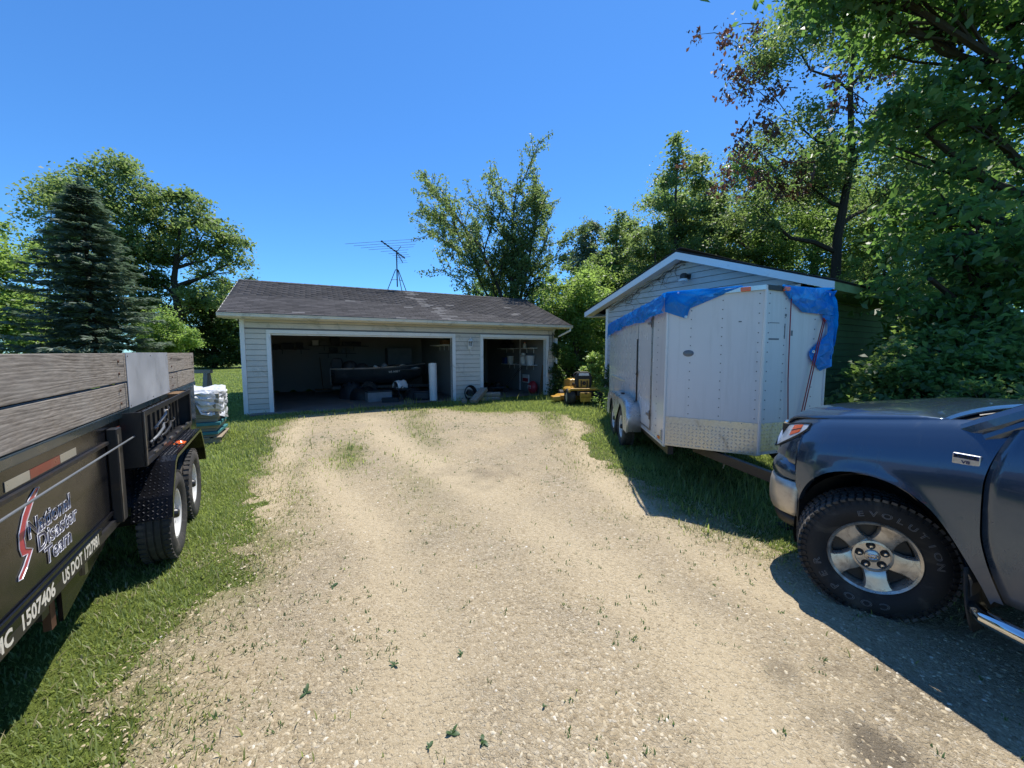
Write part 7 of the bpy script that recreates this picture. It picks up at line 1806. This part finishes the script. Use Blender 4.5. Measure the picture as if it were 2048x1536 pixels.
# dry thatch in the transition zone
X, Y = scatter(150000, -6, 3, .5, 10, lambda a, b: np.exp(-((drive_sd(a, b) - .12) / .42) ** 2) * .62 * (.25 + 1.1 * vnoise(a, b, 2.7)))
blades('dry_grass', M['dry_blade'], X, Y, .012 + .03 * rng.rand(len(X)), rng, .003, 1.8)
X, Y = scatter(90000, -6.2, 3.2, .4, 11.5, lambda a, b: (drive_sd(a, b) < .05) * np.clip(1.6 * vnoise(a, b, 1.9) * vnoise(a, b, .8) - .22, 0, .8))
blades('straw_grass', M['dry_blade'], X, Y, .015 + .03 * rng.rand(len(X)), rng, .004, 1.3)
# tall grass tufts by the doors, trailer and mower
tx = []; ty = []; th_ = []
for (x, y, n, r_, h) in [(-2.95, 11.35, 40, .12, .30), (-.95, 12.05, 60, .15, .34), (-1.75, 11.75, 50, .18, .28), (-4.1, 10.55, 30, .10, .22), (-.3, 12.4, 40, .2, .3), (-2.3, 11.5, 40, .2, .22), (.9, 12.9, 60, .3, .28), (1.4, 12.3, 60, .3, .25), (2.7, 11.0, 80, .3, .35), (2.55, 9.6, 80, .25, .3), (2.1, 8.2, 60, .2, .2), (2.0, 7.2, 60, .15, .18), (2.4, 4.9, 140, .35, .16), (2.9, 4.4, 160, .4, .18), (2.3, 4.2, 120, .3, .13), (3.3, 4.7, 120, .3, .22), (-6.4, 10.3, 60, .3, .15)]:
    tx.append(x + rng.normal(size=n) * r_); ty.append(y + rng.normal(size=n) * r_); th_.append(h * rng.uniform(.4, 1.1, n))
X, Y, H = map(np.concatenate, (tx, ty, th_)); k = ~blocked(X, Y)
blades('tall_grass', M['blade'], X[k], Y[k], H[k], rng, .006, .7)
# sparse sprouts on the gravel
cx, cy = scatter(15000, -4.5, 4, .9, 9.8, lambda a, b: (drive_sd(a, b) > .05) * np.clip(.04 + .9 * grassiness(a, b) + 1.3 * np.clip(vnoise(a, b, 1.1) * vnoise(a, b, 3.7) - .20, 0, 1), 0, 1) * (1 - .7 * track_amt(a, b)))
k = rng.randint(3, 9, len(cx)); X = np.repeat(cx, k) + rng.normal(size=k.sum()) * .012; Y = np.repeat(cy, k) + rng.normal(size=k.sum()) * .012
blades('gravel_sprouts', M['weed'], X, Y, .006 + .026 * rng.rand(len(X)) ** 2, rng, .0035, 1.0)
# named broad-leaved weeds on the gravel
def plantain(x, y, r_, n, label, a0):
    root = thing('plantain_weed', label, 'weed', (x, y, float(surf_z(np.array([x]), np.array([y]))[0])), a0, 'broad-leaved weeds on the gravel')
    rg_ = random.Random(int(x * 1000))
    for k in range(n):
        a = 2 * math.pi * k / n * rg_.uniform(.55, 1.) + rg_.uniform(-.5, .5); L = r_ * rg_.uniform(.5, 1.5); W_ = L * rg_.uniform(.16, .30)
        rows = []
        for i in range(6):
            f = i / 5; ww = W_ * math.sin(math.pi * min(1, .08 + f * .9)) ** .8
            z = .004 + L * ((.35 + .5 * (k % 2)) * f - .35 * f * f)
            rows.append([(L * f * math.cos(a) - s * ww * math.sin(a), L * f * math.sin(a) + s * ww * math.cos(a), z + abs(s) * .15 * ww) for s in (-1, 0, 1)])
        MB().grid(rows).build('leaf', M['weed'], root, smooth='all')
for (x, y, r_, n, lb, a) in ((-.276, 1.653, .055, 5, 'broad-leaved green weed near the bottom centre of the gravel', .3), (-.292, 2.127, .05, 4, 'small broad-leaved weed in the middle of the gravel', 1.), (-.13, 1.615, .045, 5, 'broad-leaved weed at the bottom, right of its larger twin', 2.), (-.37, 1.60, .045, 4, 'broad-leaved weed at the bottom, left of its larger twin', .8), (-.66, 2.05, .045, 4, 'thin broad-leaved weed left of the middle of the gravel', 1.7), (-1.05, 1.86, .05, 5, 'broad-leaved weed by the left gravel edge', .1), (.16, 1.78, .04, 3, 'narrow-leaved weed right of centre on the gravel', 2.4), (-1.32, 2.75, .07, 5, 'broad-leaved weed lying at the left grass margin', 1.2)):
    plantain(x, y, r_ * .55, n, lb, a)
# loose gravel stones near the camera
def stones():
    rg = np.random.RandomState(7); n = 110000
    u = rg.rand(n); Y = 1.0 + 5.2 * u ** 1.35; X = rg.uniform(-1, 1, n) * (1.5 + Y * 1.05) + .2
    sd = drive_sd(X, Y); k = (rg.rand(n) < np.clip(.42 + .9 * (vnoise(X, Y, 1.6) - .35) + .35 * (vnoise(X, Y, .7) - .4), .06, 1) * (1 - .8 * track_amt(X, Y))) & (sd > -.12) & (X < 4); X, Y = X[k], Y[k]; n = len(X)
    base = np.array([(1, 0, 0), (.31, .95, 0), (-.81, .59, 0), (-.81, -.59, 0), (.31, -.95, 0), (.1, .05, 1.0), (.55, .2, .72), (-.2, .6, .75), (-.5, -.25, .8), (.15, -.6, .7)], float)
    faces = np.array([(0, 1, 6), (1, 7, 6), (1, 2, 7), (2, 8, 7), (2, 3, 8), (3, 9, 8), (3, 4, 9), (4, 0, 9), (0, 6, 9), (5, 6, 7), (5, 7, 8), (5, 8, 9), (5, 9, 6)])
    sz = .0030 + .0105 * rg.rand(n) ** 3.4
    a = rg.uniform(0, 6.28, n); ca, sa = np.cos(a), np.sin(a); sx = sz * rg.uniform(.8, 1.5, n); sy = sz * rg.uniform(.6, 1., n); szz = sz * rg.uniform(.3, .6, n)
    P = base[None] * rg.uniform(.8, 1.2, (n, 10, 1))
    x = P[:, :, 0] * sx[:, None]; y = P[:, :, 1] * sy[:, None]; z = P[:, :, 2] * szz[:, None]
    V = np.stack([x * ca[:, None] - y * sa[:, None] + X[:, None], x * sa[:, None] + y * ca[:, None] + Y[:, None], z + (surf_z(X, Y) - .001)[:, None]], -1)
    F = (np.arange(n)[:, None, None] * 10 + faces[None]).reshape(-1, 3)
    tone = np.repeat(rg.rand(n), len(faces))
    t = NT('loose_stone'); at = t.n('Attribute', attribute_name='tone').outputs['Fac']
    c = t.ramp(at, [(0, (.28, .215, .13)), (.25, (.385, .305, .19)), (.6, (.47, .385, .25)), (.93, (.55, .47, .33)), (1, (.66, .61, .51))])
    m = t.done(t.bsdf(c, .85, 0, t.bump(t.noise(t.co('Object'), 300, 3), .3, .002), .25))
    me = arr_mesh('gravel_stones', V.reshape(-1, 3), F, tone); setmat(me, m)
    tag(link(bpy.data.objects.new('gravel_stones', me)), kind='stuff')
stones()
